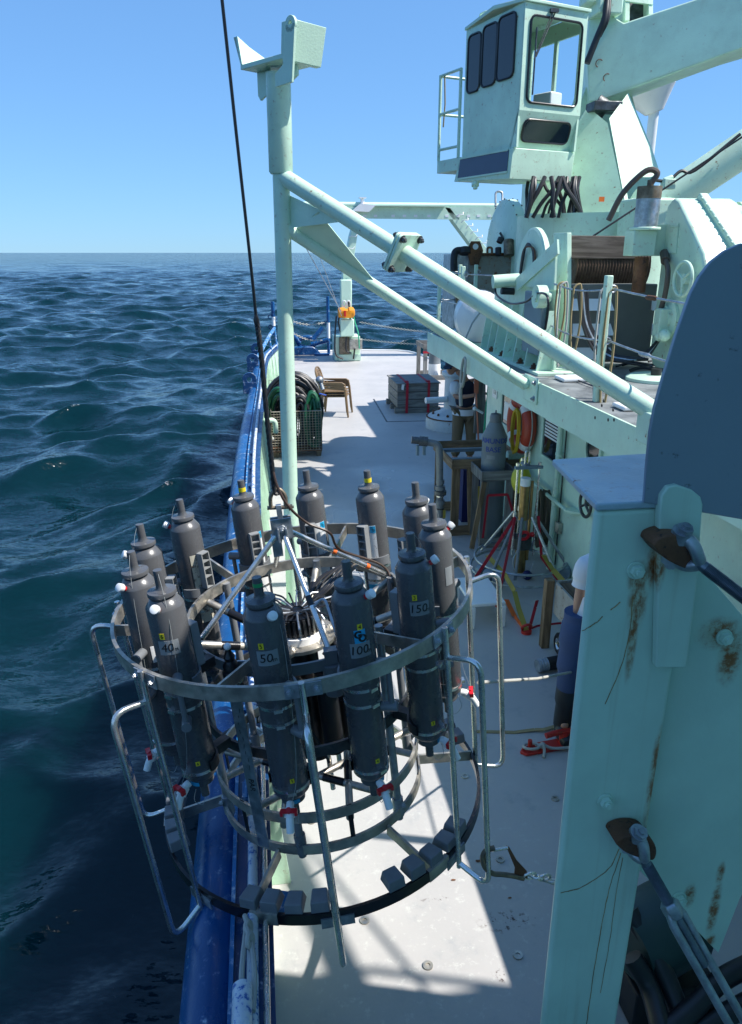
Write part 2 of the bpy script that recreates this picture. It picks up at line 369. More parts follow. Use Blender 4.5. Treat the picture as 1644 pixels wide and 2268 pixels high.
deck = struct(b.prism(pts, (0, 0, .06)).build('main_deck', M['deck'], None, 0, 0))
e = MB(); lip = [V((1.15, YST-.3, 0))] + [V((p.x, p.y, 0)) for p in st if p.x > 1.4]
e.tube([p+V((0, 0, .02)) for p in lip], .035, 6); e.build('stern_edge', M['white'], deck)
g = MB()                                          # hatch seam let into the deck
a1, a2, a3 = PZ(828, 884), PZ(857, 934), PZ(960, 932)
for p, q in ((a1, a2), (a2, a3)): g.bar(p+V((0, 0, .002)), q+V((0, 0, .002)), .035, .006)
g.build('hatch_seam', M['dark_steel'], deck)
for x, y in ((948, 2140), (808, 2040), (1147, 2117), (690, 1820), (1030, 1720), (660, 1450), (1230, 1770), (1108, 1905)):
    p = PZ(x, y); s = MB(); s.ring(p+V((0, 0, .004)), (0, 0, 1), .012, .026, .008, 20); s.cyl(p+V((0, 0, .001)), p+V((0, 0, .003)), .012, 12)
    s.build('deck_socket', M['dull'], deck)
for p, L_ in ((PZ(1060, 1908), .035), (PZ(1005, 1950), .02), (PZ(1130, 1990), .018)):
    s = MB(); s.add([p+V((math.cos(k*1.05)*L_*random.uniform(.5, 1), math.sin(k*1.05)*L_*.5*random.uniform(.5, 1), .0035)) for k in range(6)], [tuple(range(6))]); s.build('rust_flake', M['rusty'], deck)
# ------------------------------------------------------------------ hull side and bulwark
bw = thing('bulwark', (-.13, 3, 0), 'blue topped steel bulwark with pale green inner ribs along the deck edge', 'bulwark')
def sweep(sec, path, name, mat, parent, closed=True, sm=38):
    m = MB(); n = len(sec); vs = []
    for i, p in enumerate(path):
        a, c_ = path[max(0, i-1)], path[min(len(path)-1, i+1)]; tg = (c_-a).normalized(); sd = V((tg.y, -tg.x, 0))
        vs += [p+sd*x+V((0, 0, z)) for x, z in sec]
    fs = [(i*n+k, i*n+(k+1) % n, (i+1)*n+(k+1) % n, (i+1)*n+k) for i in range(len(path)-1) for k in range(n if closed else n-1)]
    if closed: fs += [tuple(range(n)), tuple((len(path)-1)*n+k for k in range(n))[::-1]]
    return m.add(vs, fs).build(name, mat, parent, 0, sm)
sweep([(0, .90), (.15, .90), (.15, .945), (0, .945)], BW, 'cap', M['navy'], bw)
near_w = [p for p in BW if p.y > 4.2]
sweep([(.10, 0), (.13, 0), (.13, .899), (.10, .899)], BW, 'inner_plate', M['green_old'], bw)
rub = [(-.08+.115*math.cos(R(a)), .80+.13*math.sin(R(a))) for a in range(-90, 271, 20)]
sweep(rub, BW, 'rubbing_strake', M['blue'], bw)
sweep([(-.012, .83), (.004, .83), (.004, .962), (-.012, .962)], BW, 'edge_strip', M['blue_worn'], bw)
hull = sweep([(-.05, .72), (-.09, .2), (-.14, -.6), (-.22, -3), (.05, -3), (.05, .70)], BW + [V((1.2, YST-.4, 0))], 'hull_side', M['blue'], bw)
stern = MB(); stern.prism([V((1.15, YST-.3, -.07)), V((6, YST-.6, -.07)), V((6, YST-.6, -3)), V((1.15, YST-.3, -3))], (0, -.05, 0)); stern.build('stern_plate', M['blue'], bw)
Y = 3.35
while Y < 22.6:
    x = bwx(Y)
    r_ = MB(); r_.prism([V((x+.131, Y, .895)), V((x+.145, Y, .895)), V((x+.24, Y, .002)), V((x+.131, Y, .002))], (0, .016, 0)); r_.build('rib', M['green_old'], bw)
    Y += .62
# top handrail of worn pipe carried on lugs
hr = MB(); hp = [V((bwx(y)+.075, y, 1.0)) for y in np.linspace(.6, 22.9, 60)]
hr.tube(hp, .021, 10); hr.build('handrail', M['worn_pipe'], bw)
for y in np.arange(1.2, 22.8, .95):
    l_ = MB(); l_.box((bwx(y)+.075, y, .965), (.03, .05, .05)); l_.build('rail_lug', M['blue_worn'], bw)
gr = MB(); gr.tube([V((bwx(y)+.122, y, .99)) for y in np.linspace(1.2, 4.2, 10)], .012, 10); gr.build('steel_rod', M['steel'], bw)
for i, y in enumerate(np.arange(3.0, 9.6, .72)):           # hinge plates on the cap
    l_ = MB(); l_.box((bwx(y)+.045, y, .955), (.045, .11, .02)); l_.cyl((bwx(y)+.045, y-.07, .965), (bwx(y)+.045, y+.07, .965), .012, 8); l_.build('hinge_plate', M['blue_worn'], bw)
for px, py in ((563, 806), (557, 852), (571, 780)):            # blue lugs with holes outside the rail
    p = PZ(px, py, .98); lg = MB(); u = V((0, 1, 0))
    lg.lathe([(.05, -.03), (.14, -.03), (.14, .03), (.05, .03), (.05, -.03)], p+V((-.03, 0, .10)), (0, 1, 0), 18); lg.box(p+V((-.03, 0, -.06)), (.26, .07, .22)); lg.build('fairlead_lug', M['navy'], bw, .008)
# raised rail near the stern, on struts
rp = [PZ(566, 798, 1.0), PZ(580, 775, 1.18), PZ(596, 745, 1.35), PZ(608, 727, 1.45)]
rr_ = MB(); rr_.tube(catmull(rp, 5), .045, 8); 
for p in rp[1:]: rr_.tube([p, V((p.x+.05, p.y, .93))], .03, 8)
rr_.build('stern_rail', M['blue_worn'], bw)
# inside of the near gate: sill bracket, paint chips plate, rope-tied pipe
pl = MB(); pl.prism([V((-.075, 2.25, .93)), V((.02, 2.25, .93)), V((.02, 2.38, .93)), V((-.04, 2.40, .93))], (0, 0, .012)); o = pl.build('corner_plate', M['blue_worn'], bw)
# ------------------------------------------------------------------ bent vent pipes inside the bulwark
def vent(px, py0, py1, label):
    p = PZ(px, py0); b = PY(px-7, py1, p.y); h = b.z
    m = MB(); m.tube(fillet([p+V((0, 0, .03)), V((p.x, p.y, h)), V((p.x-.02, p.y-.02, h)), V((p.x+.16, p.y+.05, h)), V((p.x+.16, p.y+.05, h-.22))], .09, 6), .045, 12)
    t_ = thing('vent_pipe', p, label, 'pipe', 'bent pipes along the bulwark'); m.build('bent_pipe', M['green'], t_); f = MB(); f.cyl(p, p+V((0, 0, .035)), .055, 12); f.build('foot_sleeve', M['blue_worn'], t_)
vent(593, 1032, 932, 'pale green bent vent pipe beside the hose basket, inside the bulwark')
vent(617, 845, 775, 'pale green bent vent pipe behind the hose basket, next to the bulwark')
vent(626, 828, 762, 'farther pale green bent vent pipe near the stern end of the bulwark')
# ------------------------------------------------------------------ deckhouse and upper deck
WX, UD = 3.2, 2.23
dh = thing('deckhouse', (WX+1.5, 5, 0), 'pale green steel deckhouse wall with windows below the upper deck', 'deckhouse')
b = MB(); b.prism([V((WX, -3, 0.002)), V((WX, 10.2, .002)), V((WX, 10.2, 2.125)), V((WX, -3, 2.125))], (.12, 0, 0)); b.prism([V((WX+.12, 10.2, .002)), V((8.5, 10.2, .002)), V((8.5, 10.2, 2.125)), V((WX+.12, 10.2, 2.125))], (0, -.1, 0)); b.build('wall', M['green_wall'], dh)
q = MB(); q.box((5.85, 14.2, 2.5), (.5, 4.0, 5.0)); q.build('aft_shade_slab', M['green_wall'], dh)  # unseen slab, added and sized so its shadow covers the aft deck
def window(x0, y0, x1, y1, rnd=True):
    a = PX(x0, y0, WX); c_ = PX(x1, y1, WX); ya, yb = a.y, c_.y; z0, z1 = min(a.z, c_.z), max(a.z, c_.z)
    return ya, yb, z0, z1
for (ya, yb, z0, z1) in ((PX(1243, 960, WX).y, PX(1205, 960, WX).y, PX(1222, 1022, WX).z, PX(1222, 916, WX).z), (PX(1141, 900, WX).y, PX(1114, 900, WX).y, PX(1128, 948, WX).z, PX(1128, 858, WX).z)):
    f = MB(); f.bar((WX-.012, ya, z0), (WX-.012, yb, z0), .03, .05); f.bar((WX-.012, ya, z1), (WX-.012, yb, z1), .03, .05)
    f.bar((WX-.012, ya, z0-.025), (WX-.012, ya, z1+.025), .031, .05, (0, 1, 0)); f.bar((WX-.012, yb, z0-.025), (WX-.012, yb, z1+.025), .031, .05, (0, 1, 0))
    w_ = f.build('window', M['green_old'], dh, .004); g = MB(); g.box((WX-.006, (ya+yb)/2, (z0+z1)/2), (.008, yb-ya-.04, z1-z0-.04)); g.build('pane', M['glass'], w_)
    if ya < 8.3:
        for k in range(7): q = MB(); q.box((WX-.011, (ya+yb)/2, z1-.05-k*.036), (.003, yb-ya-.1, .022)); q.build('blind_slat', M['wplastic'], w_)
    else: q = MB(); q.box((WX-.011, (ya+yb)/2, z0+.2), (.003, (yb-ya)*.6, .24)); q.build('blind_slat', M['wplastic'], w_)
p = PX(1318, 994, WX); f = MB(); f.ring(p+V((-.012, 0, 0)), (1, 0, 0), .15, .19, .03, 32); w_ = f.build('porthole', M['green'], dh); g = MB(); g.cyl(p+V((-.01, 0, 0)), p+V((-.004, 0, 0)), .15, 28); g.build('pane', M['glass'], w_)
dp = MB(); a = PX(1249, 905, WX-.05); dp.tube([V((WX-.06, a.y, 2.0)), V((WX-.06, a.y, .02))], .034, 12)
for z in (1.35, .8): dp.box((WX-.04, a.y, z), (.08, .10, .03))
dp.build('down_pipe', M['green'], dh)
q = MB(); q.tube([V((WX-.025, a.y-.07, 1.97)), V((WX-.025, a.y-.07, .1))], .007, 6); q.build('cable_run', M['black'], dh)
q = MB(); q.box((WX-.03, a.y-.09, .55), (.05, .09, .12)); q.box((WX-.058, a.y-.09, .52), (.006, .05, .04)); q.build('switch_box', M['dull'], dh, .004)
ry0, ry1 = PX(1152, 1012, WX-.10), PX(1262, 1108, WX-.10)
q = MB(); q.tube(fillet([V((WX, ry0.y+.05, .86)), V((WX-.10, ry0.y, .86)), V((WX-.10, ry1.y, .86)), V((WX, ry1.y-.05, .86))], .06), .022, 10); q.prism([V((WX-.14, ry1.y+.02, .87)), V((WX, ry1.y-.12, .87)), V((WX, ry1.y+.12, .87))], (0, 0, .012)); q.build('grab_rail', M['green'], dh)
q = MB(); q.tube([V((WX-.2, ry0.y+.18, 1.02)), V((WX, ry0.y+.18, 1.02))], .06, 14); q.build('pipe_stub', M['green'], dh)
hw = PX(1297, 1117, WX-.07); q = MB(); q.torus(hw, (1, 0, 0), .125, .017, 28, 8); q.cyl(hw+V((0, 0, 0)), hw+V((.075, 0, 0)), .022, 10)
for k in range(3): an = R(90+120*k); q.tube([hw, hw+V((0, math.cos(an)*.125, math.sin(an)*.125))], .013, 8)
q.build('valve_wheel', M['dark_steel'], dh)
q = MB(); q.box((WX-.004, PX(1208, 1015, WX).y+.1, .78), (.006, .10, .05)); q.build('name_plate', M['blackgloss'], dh)
s = MB(); sp = PX(1098, 865, WX); s.box((WX-.006, 9.85, 1.60), (.008, .20, .18)); o = s.build('notice', M['wplastic'], dh)
text('1a', .12, mat_axes((WX-.0112, 9.85, 1.60), (0, -1, 0), (0, 0, 1)), M['blackgloss'], 'notice_lettering', o)
# upper deck
b = MB(); b.prism([V((2.62, -3, UD-.1)), V((2.62, 11.45, UD-.1)), V((3.6, 11.45, UD-.1)), V((3.6, 13.6, UD-.1)), V((9, 13.6, UD-.1)), V((9, -3, UD-.1))], (0, 0, .1))
t = NT('upper_deck_paint'); n1 = t.noise(3, 7, .65); c = t.mix(t.ramp(n1, .35, .7), (.10, .11, .115), (.27, .29, .29)); c = t.mix(t.ramp(t.noise(9, 6, .7), .6, .72), c, (.09, .05, .03)); t.col(c); t.set(Roughness=.5); t.bump(t.noise(50, 3), .3, .004); M['udeck'] = t.m
ud = struct(b.build('upper_deck', M['udeck'], None, 0, 0))
e = MB(); e.prism([V((2.60, -3, 1.95)), V((2.60, 11.5, 1.95)), V((2.60, 11.5, UD+.012)), V((2.60, -3, UD+.012))], (.019, 0, 0)); e.prism([V((2.619, -3, 1.95)), V((2.619, 11.5, 1.95)), V((2.76, 11.5, 1.95)), V((2.76, -3, 1.95))], (0, 0, .015)); e.build('edge_beam', M['green_wall'], ud)
e = MB(); e.prism([V((2.63, 11.46, 1.97)), V((3.6, 11.46, 1.97)), V((3.6, 11.46, UD+.01)), V((2.63, 11.46, UD+.01))], (0, .018, 0)); e.build('end_beam', M['green'], ud)
for px, py in ((1333, 898), (1358, 908), (1347, 930), (1337, 888), (1318, 925), (1360, 930)):
    p = PX(px, py, 2.598); s = MB(); s.cyl(p, p+V((.003, 0, 0)), .013, 10); s.build('bolt_hole', M['blackgloss'], ud)
# ================================================================== WATER SAMPLING ROSETTE
MR = Matrix.Translation((.206, 2.874, 1.031)) @ Matrix.Rotation(-.1014, 4, 'Y') @ Matrix.Rotation(-.0052, 4, 'X')
RT, RB, ZR, RBOT, ZB, RIN = .7475, .728, 1.013, .608, .478, .46
def proj(p):
    v = V(p)-EYE; z = v.dot(_fw); return CX+F*v.dot(_rt)/z, CY-F*v.dot(_up)/z
def pol(r, a, z): return V((r*math.cos(R(a)), r*math.sin(R(a)), z))
zh = min(np.linspace(1.0, 1.7, 300), key=lambda z: abs(proj(MR @ V((0, 0, z)))[1]-1168))
# text and patches bent round a cylinder
def patch(r, ac, wa, z0, z1, n=8):
    m = MB(); vs = []
    for k in range(n+1):
        a = R(ac-wa/2+wa*k/n)
        for rr_ in (r, r+.0012):
            for z in (z0, z1): vs.append(V((rr_*math.cos(a), rr_*math.sin(a), z)))
    fs = []
    for k in range(n):
        o = k*4; q = o+4; fs += [(o+2, q+2, q+3, o+3), (o, o+1, q+1, q), (o+1, o+3, q+3, q+1), (o, q, q+2, o+2)]
    return m.add(vs, fs)
def text_cyl(s, size, r, ac, zc, mat, name, parent, shear=0.0, bold=0):
    o = text(s, size, Matrix.Identity(4), mat, name, parent, True, .0003, bold); me = o.data
    for v in me.vertices:
        a = R(ac)+(v.co.x+shear*v.co.y)/r; q = r+.0019+v.co.z; v.co = V((q*math.cos(a), q*math.sin(a), zc+v.co.y))
    return o
ros = thing('rosette_frame', (0, 0, 0), 'round metal frame of the hanging water sampling rosette with weights on its lower ring', 'sampling frame')
ros.matrix_world = MR
def rp_(mb, name, mat, bevel=0, parent=None, sm=38): return mb.build(name, mat, parent or ros, bevel, sm, True)
GA = [-90, -46, 3, 90, 172, 223]
rp_(MB().ring((0, 0, ZR), (0, 0, 1), RT-.014, RT, .056, 96), 'top_ring', M['dull'])
rp_(MB().ring((0, 0, 0), (0, 0, 1), RB-.014, RB, .05, 96), 'bottom_ring', M['blackgloss'])
for a in (-118, -60, 22, 178): rp_(MB().ring((0, 0, 0), (0, 0, 1), RB-.017, RB+.003, .053, 8, a+90, a+99), 'bare_band', M['dull'])
rp_(MB().ring((0, 0, .955), (0, 0, 1), RIN-.012, RIN, .05, 40, 75, 300), 'inner_ring', M['dull'])
rp_(MB().ring((0, 0, .905), (0, 0, 1), RIN-.03, RIN-.018, .045, 30, 298, 437), 'inner_ring', M['pvc_mid'])
for z, nm in ((.235, 'inner_ring'), (.075, 'inner_ring'), (.545, 'inner_ring')): rp_(MB().ring((0, 0, z), (0, 0, 1), RIN-.012, RIN, .046, 72), nm, M['dull'] if z != .545 else M['dark_steel'])
for k in range(6):
    a = -58+60*k
    rp_(MB().bar(pol(RIN, a, .05), pol(RB-.012, a, .01), .012, .05), 'spoke', M['dull'])
    rp_(MB().bar(pol(RIN-.005, a+4, .955), pol(RT-.01, a+4, ZR-.004), .010, .046), 'upper_spoke', M['dull'])
    p = MB(); p.tube([pol(RIN-.02, a+12, .03), pol(RIN-.02, a+12, .97)], .017, 12); p.tube([pol(RIN-.02, a+12, .05), pol(RIN-.02, a+12, .14)], .024, 12); p.hexbolt(pol(RIN+.004, a+12, .11), pol(1, a+12, 0), .018, .01); rp_(p, 'post', M['pvc_mid'] if k % 2 else M['galv'])
    c = MB(); c.bar(pol(RIN-.006, a-20, .05), pol(RIN-.006, a-20, .26), .02, .004, pol(1, a-20, 0)); rp_(c, 'strap_clamp', M['blackgloss'])
for a0 in (-119, -71, 12, 176):       # lead weights set on the lower ring, in fours
    for k in range(5 if a0 == -71 else 4):
        a = a0+k*7.6+random.uniform(-.7, .7); m_ = Matrix.Rotation(R(a), 3, 'Z'); w_ = MB(); h_ = random.uniform(.042, .055)
        vs = [m_ @ V(v) for v in ((-.055, -.036, 0), (.03, -.036, 0), (.03, .036, 0), (-.055, .036, 0), (-.042, -.028, h_), (.028, -.034, h_), (.028, .034, h_), (-.042, .028, h_))]
        o_ = pol(RB-.035, a, .024); w_.add([o_+v for v in vs], [(0,3,2,1),(4,5,6,7),(0,1,5,4),(1,2,6,5),(2,3,7,6),(3,0,4,7)])
        rp_(w_, 'weight_block', M['lead'] if 'lead' in M else M.setdefault('lead', paint('lead', (.17, .18, .19), .6, .15, 0, 0, .3, scale=3)), .004)
for a in GA:                              # tubular guards: one straight tube and one outward loop each
    g_ = MB(); g_.tube([pol(RT+.012, a-1.0, ZR+.035), pol(RT+.012, a-1.0, ZR-.10), pol(RB+.012, a-1.0, -.07)], .0115, 10)
    g_.tube(fillet([pol(RT+.014, a-1, ZR-.09), pol(RT+.155, a-1, ZR-.06), pol(RB+.150, a-1, -.10), pol(RB+.014, a-1, -.05)], .07, 6), .0115, 10)
    gd = rp_(g_, 'guard', M['steel'])
    l_ = MB(); l_.bar(pol(RT+.004, a-5.5, ZR), pol(RT+.004, a+4, ZR), .006, .052); 
    for da in (-4.3, 2.6): l_.hexbolt(pol(RT+.007, a+da, ZR), pol(1, a+da, 0), .019, .010)
    rp_(l_, 'lug_plate', M['galv'], 0, gd)
    l_ = MB(); l_.bar(pol(RB+.004, a-6, -.02), pol(RB+.004, a+4, -.02), .006, .045); rp_(l_, 'lug_plate', M['galv'], 0, gd)
# release carousel in the middle
car = MB(); car.cyl((0, 0, .80), (0, 0, .815), .155, 40); rp_(car, 'carousel_plate', M['dull'])
for k in range(6): b_ = MB(); b_.hexbolt(pol(.13, k*60+10, .815), (0, 0, 1), .02, .012); rp_(b_, 'plate_bolt', M['steel'])
car = MB(); car.cyl((0, 0, .815), (0, 0, .845), .108, 36); rp_(car, 'carousel_base', M['wplastic'])
car = MB(); car.cyl((0, 0, .845), (0, 0, .93), .088, 32); cr = rp_(car, 'carousel', M['blackgloss'])
for k in range(28): b_ = MB(); b_.bar(pol(.092, k*360/28, .85), pol(.092, k*360/28, .925), .011, .012, pol(1, k*360/28, 0)); rp_(b_, 'latch_bar', M['dark_steel'] if k % 3 else M['steel'], 0, cr)
for k in range(24):
    a = k*15+random.uniform(-3, 3); b_ = MB(); e_ = random.uniform(.14, .20)
    b_.tube(catmull([pol(.03, a, .937), pol(.075, a, .955), pol(.11, a+random.uniform(-6, 6), .965), pol(e_, a+random.uniform(-9, 9), .945+random.uniform(-.02, .03))], 3), .0042, 6); rp_(b_, 'trigger_line', M['hose_black'] if k % 3 else M['galv'], 0, cr)
ln = MB()
for k in range(9):
    a = 40+random.uniform(-14, 14); ln.tube(catmull([pol(.08, a, .93), pol(.2, a+random.uniform(-6, 6), .99), pol(.34, 44+random.uniform(-3, 3), 1.0+random.uniform(-.01, .015)), pol(.45, 46+random.uniform(-4, 4), .98)], 4), .006, 6)
rp_(ln, 'cable_bundle', M['hose_black'])
rp_(MB().bar(pol(.17, 43, .955), pol(RIN, 46, .975), .05, .012), 'bundle_tray', M['dull'])
for k, a in enumerate((-160, -110, -20, 20, 75, 150)):
    b_ = MB(); b_.tube([pol(.13, a, .80), pol(RIN-.01, a, .93)], .017, 12); tb = rp_(b_, 'brace_tube', M['dull'])
    b_ = MB(); p, q = pol(.13, a, .80), pol(RIN-.01, a, .93); b_.tube([p.lerp(q, .45), p.lerp(q, .68)], .0185, 12); rp_(b_, 'tape_wrap', M['blackgloss'], 0, tb)
# instrument below the carousel
ct = MB(); ct.cyl((0, 0, .20), (0, 0, .78), .062, 24); cu = rp_(ct, 'instrument_housing', M['blackgloss'])
for a, r_, z0, z1, rad, mt in ((20, .13, .25, .72, .035, 'black'), (-60, .15, .30, .70, .045, 'blackgloss'), (200, .14, .22, .62, .038, 'black'), (-110, .13, .42, .66, .03, 'dark_steel'), (120, .15, .25, .75, .04, 'blackgloss'), (-20, .16, .24, .5, .028, 'black')):
    b_ = MB(); b_.cyl(pol(r_, a, z0), pol(r_, a, z1), rad, 18); b_.cyl(pol(r_, a, z1), pol(r_, a, z1+.03), rad*.6, 12); rp_(b_, 'sensor_housing', M[mt], 0, cu)
for a, z, c_ in ((-60, .55, 'wplastic'), (-110, .6, 'wplastic')): rp_(MB().lathe([(.0455, -.03), (.0455, .03)], pol(.15, a, z), (0, 0, 1), 12, 150, 230), 'sticker', M[c_], 0, cu)
for k in range(7):
    a = random.uniform(0, 360); b_ = MB(); b_.tube(catmull([pol(.1, a, .74), pol(.2, a+20, .6+random.uniform(-.1, .1)), pol(.16, a+50, .45), pol(.22, a+70, .3)], 5), .006, 6); rp_(b_, 'lead', M['hose_black'], 0, cu)
rp_(MB().ring((0, 0, .60), (0, 0, 1), .05, .14, .014, 32), 'mount_disc', M['dull'])
for k in range(4): a = 25+90*k; rp_(MB().tube([pol(.10, a, .06), pol(.10, a, .60)], .012, 10), 'mount_rod', M['steel'])
for a in (-35, 25, 85):                   # tubes laid across the foot
    d_ = pol(1, a, 0); s_ = pol(1, a+90, 0)
    for off in (-.13, .14):
        L_ = math.sqrt((RIN-.01)**2-off*off); p, q = s_*off-d_*L_+V((0, 0, .19)), s_*off+d_*L_+V((0, 0, .19))
        tb = rp_(MB().tube([p, q], .0165, 12), 'foot_tube', M['dull']); rp_(MB().tube([p.lerp(q, .25), p.lerp(q, .40)], .018, 12), 'tape_wrap', M['blackgloss'], 0, tb); rp_(MB().tube([p.lerp(q, .62), p.lerp(q, .74)], .018, 12), 'tape_wrap', M['blackgloss'], 0, tb)
# written board and light sensor on the front left
p0 = pol(RIN+.05, -122, .93); p1 = pol(RIN+.045, -122, .12)
bd = rp_(MB().bar(p0, p1, .052, .005, pol(1, -122, 0)), 'scale_board', M['galv'])
text('PAR', .034, mat_axes(p0.lerp(p1, .62)+pol(.0032, -122, 0), (p1-p0), pol(1, -32, 0)), M['blackgloss'], 'board_lettering', bd, True)
for k in range(9): 
    q = p0.lerp(p1, .18+.04*k)+pol(.0032, -122, 0)+pol(random.uniform(-.012, .012), -32, 0); rp_(MB().bar(q, q+(p1-p0).normalized()*random.uniform(.012, .024)+pol(random.uniform(-.006, .006), -32, 0), .002, .0005, pol(1, -122, 0)), 'board_mark', M['blackgloss'], 0, bd)
sx = pol(.50, -122, 0); ls_ = MB(); ls_.lathe([(0, .84), (.036, .84), (.036, .94), (.030, .945), (.030, .965), (.018, .985), (.022, 1.0), (.012, 1.02), (.010, 1.03)], sx, (0, 0, 1), 20); lsn = rp_(ls_, 'light_sensor', M['blackgloss'])
rp_(MB().sphere(sx+V((0, 0, 1.042)), .014), 'light_bulb', M['wplastic'], 0, lsn)
rp_(MB().lathe([(.0365, .895), (.0375, .895), (.0375, .915), (.0365, .915)], sx, (0, 0, 1), 20), 'hose_clamp', M['steel'], 0, lsn)
rp_(MB().cyl(sx+V((0, 0, .86)), sx+V((.05, -.03, .835)), .014, 12), 'red_plug', M['redplastic'], 0, lsn)
rp_(MB().tube(catmull([sx+V((.05, -.03, .835)), sx+V((.09, -.02, .80)), sx+V((.13, .02, .80)), sx+V((.14, .06, .86))], 5), .008, 8), 'plug_lead', M['black'], 0, lsn)
br = MB(); br.box(pol(.46, -114, .945), (.13, .006, .045), Matrix.Rotation(R(-14), 3, 'Z')); 
for dx in (-.02, .03): br.hexbolt(pol(.46, -114, .945)+V((dx, -.006, 0)), (0, -1, 0), .016, .008)
rp_(br, 'sensor_bracket', M['galv'])
# scalloped saddles that hold the bottles
ANG = [137.3+1, 107.3, 77.3, 47.3, 17.3-1.5, -12.7-1, -42.7, -71.5, -100.3, -138.5, -163, -192.7]
for a in ANG:
    for z in (.935, .565):
        s_ = MB(); s_.ring(pol(RBOT, a, z), (0, 0, 1), .0705, .079, .042, 12, a+90+90, a+270+90); rp_(s_, 'saddle', M['pvc_mid'] if z > .6 else M['dark_steel'])
        s_ = MB(); s_.bar(pol(RIN, a, z), pol(RBOT-.075, a, z), .04, .04); rp_(s_, 'saddle_arm', M['dark_steel'])
# lifting bridle
hub = V((-.012, 0, zh))
hb = MB(); hb.box(hub+V((0, -.016, 0)), (.085, .008, .09)); hb.box(hub+V((0, .016, 0)), (.085, .008, .09)); hb.box(hub+V((0, 0, .05)), (.022, .022, .10)); hb.box(hub+V((.016, 0, -.02)), (.008, .09, .06)); hb.box(hub+V((-.016, 0, -.02)), (.008, .09, .06)); hb.box(hub+V((-.03, .02, -.08)), (.04, .04, .09))
for d in ((0, -1, 0), (1, 0, 0)): hb.hexbolt(hub+V(d)*.024, d, .022, .012)
rp_(hb, 'bridle_hub', M['galv'], .003)
for a, zt_ in ((207, .975), (-76, .93), (18, .975), (100, .975)):
    e_ = pol(RIN-.03, a, zt_); d_ = (e_-hub); s_ = hub+d_.normalized()*.045
    rd = rp_(MB().tube([s_, e_], .0115, 12), 'bridle_rod', M['steel'])
    if a == -76:
        cl = MB(); cl.box(e_+V((0, 0, .0)), (.05, .04, .06)); cl.cyl(e_+V((0, 0, -.03)), e_+V((0, 0, -.16)), .038, 20); cl.hexbolt(e_+V((.012, -.038, -.09)), (0, -1, 0), .018, .01); rp_(cl, 'clevis', M['pvc_mid'], .003, rd)
        lp = s_.lerp(e_, .62); rp_(MB().tube(fillet([lp, lp+V((.05, -.01, .05)), e_+V((.04, -.01, .03)), e_], .05, 5), .006, 8), 'wire_loop', M['galv'], 0, rd)
        rp_(MB().tube([s_.lerp(e_, .52), s_.lerp(e_, .60)], .013, 12), 'tape_wrap', M['blackgloss'], 0, rd)
    if a == 18:
        orm = M.setdefault('orange', plain('orange_tape', (.75, .14, .02), .5))
        for f_ in (.42, .78): rp_(MB().tube([s_.lerp(e_, f_), s_.lerp(e_, f_+.035)], .013, 12), 'orange_tape', orm, 0, rd)
# ------------------------------------------------------------------ bottles
TAPE = M.setdefault('ducttape', plain('grey_duct_tape', (.22, .24, .25), .5, .12, .2, 120))
YEL = M.setdefault('yeltape', plain('yellow_tape', (.75, .60, .02), .5, .06)); CYAN = M.setdefault('cyan', plain('cyan_sticker', (.02, .36, .62), .4, .05)); GRN = M.setdefault('grntape', plain('green_tape', (.02, .33, .10), .45, .08))
t = NT('worn_paper_label'); t.col(t.mix(t.ramp(t.noise(55, 6, .8), .60, .64), (.72, .74, .74), (.09, .09, .10))); t.set(Roughness=.5); M['label'] = t.m
t = NT('stained_paper_label'); t.col(t.mix(t.ramp(t.noise(40, 7, .8), .52, .58), (.55, .52, .42), (.16, .13, .10))); t.set(Roughness=.6); M['label_old'] = t.m
def mkm(mb): return mb.mesh('m')
br_ = .068
BODY = MB().lathe([(0, .022), (.050, .022), (br_, .045), (br_, .757), (.0665, .762), (.048, .7915), (.0455, .7925), (.040, .793), (.040, .80)], seg=36).mesh('body')
BODY.materials.append(M['pvc'])
TOP = MB().lathe([(.0, .8005), (.049, .8005), (.0515, .802), (.0515, .815), (.0505, .817), (.030, .8185), (.021, .822), (.0175, .829), (.0165, .84), (.0165, .89), (.0155, .894), (0, .894)], seg=28).mesh('top_cap'); TOP.materials.append(M['pvc'])
BOT = MB().lathe([(0, -.075), (.016, -.075), (.016, -.01), (.045, -.004), (.047, .0215), (0, .0215)], seg=28).mesh('bottom_cap'); BOT.materials.append(M['pvc'])
sv = MB(); sv.tube(catmull([V((.060, 0, .020)), V((.082, 0, .014)), V((.108, 0, -.012)), V((.128, 0, -.052))], 4), .0145, 14); sv.tube([V((.080, 0, .016)), V((.104, 0, -.006))], .020, 14); SPI = sv.mesh('spigot'); SPI.materials.append(M['wplastic'])
sv = MB(); sv.box((.105, 0, .024), (.017, .058, .009)); sv.cyl((.097, 0, .006), (.106, 0, .031), .010, 10); sv.box((.107, .026, .018), (.017, .010, .018)); sv.box((.107, -.026, .018), (.017, .010, .018)); SPH = sv.mesh('valve_handle'); SPH.materials.append(M['redplastic'])
sv = MB(); sv.cyl(pol(.058, 35, .765), pol(.072, 35, .774), .010, 12); KRED = sv.mesh('washer'); KRED.materials.append(M['redplastic'])
sv = MB(); a_, b_ = pol(.0715, 35, .7737), pol(.090, 35, .786); sv.tube([a_, a_.lerp(b_, .2), b_, b_+(b_-a_)*.1], [.0135, .0165, .0165, .011], 16); KNOB = sv.mesh('vent_knob'); KNOB.materials.append(M['wplastic'])
sv = MB(); sv.cyl(pol(.06, 52, .50), pol(.125, 52, .50), .0185, 16); sv.cyl(pol(.06, 52, .32), pol(.125, 52, .32), .0185, 16); sv.cyl(pol(.106, 52, .32), pol(.106, 52, .50), .010, 12); SIDE = sv.mesh('side_handle'); SIDE.materials.append(M['pvc_mid'])
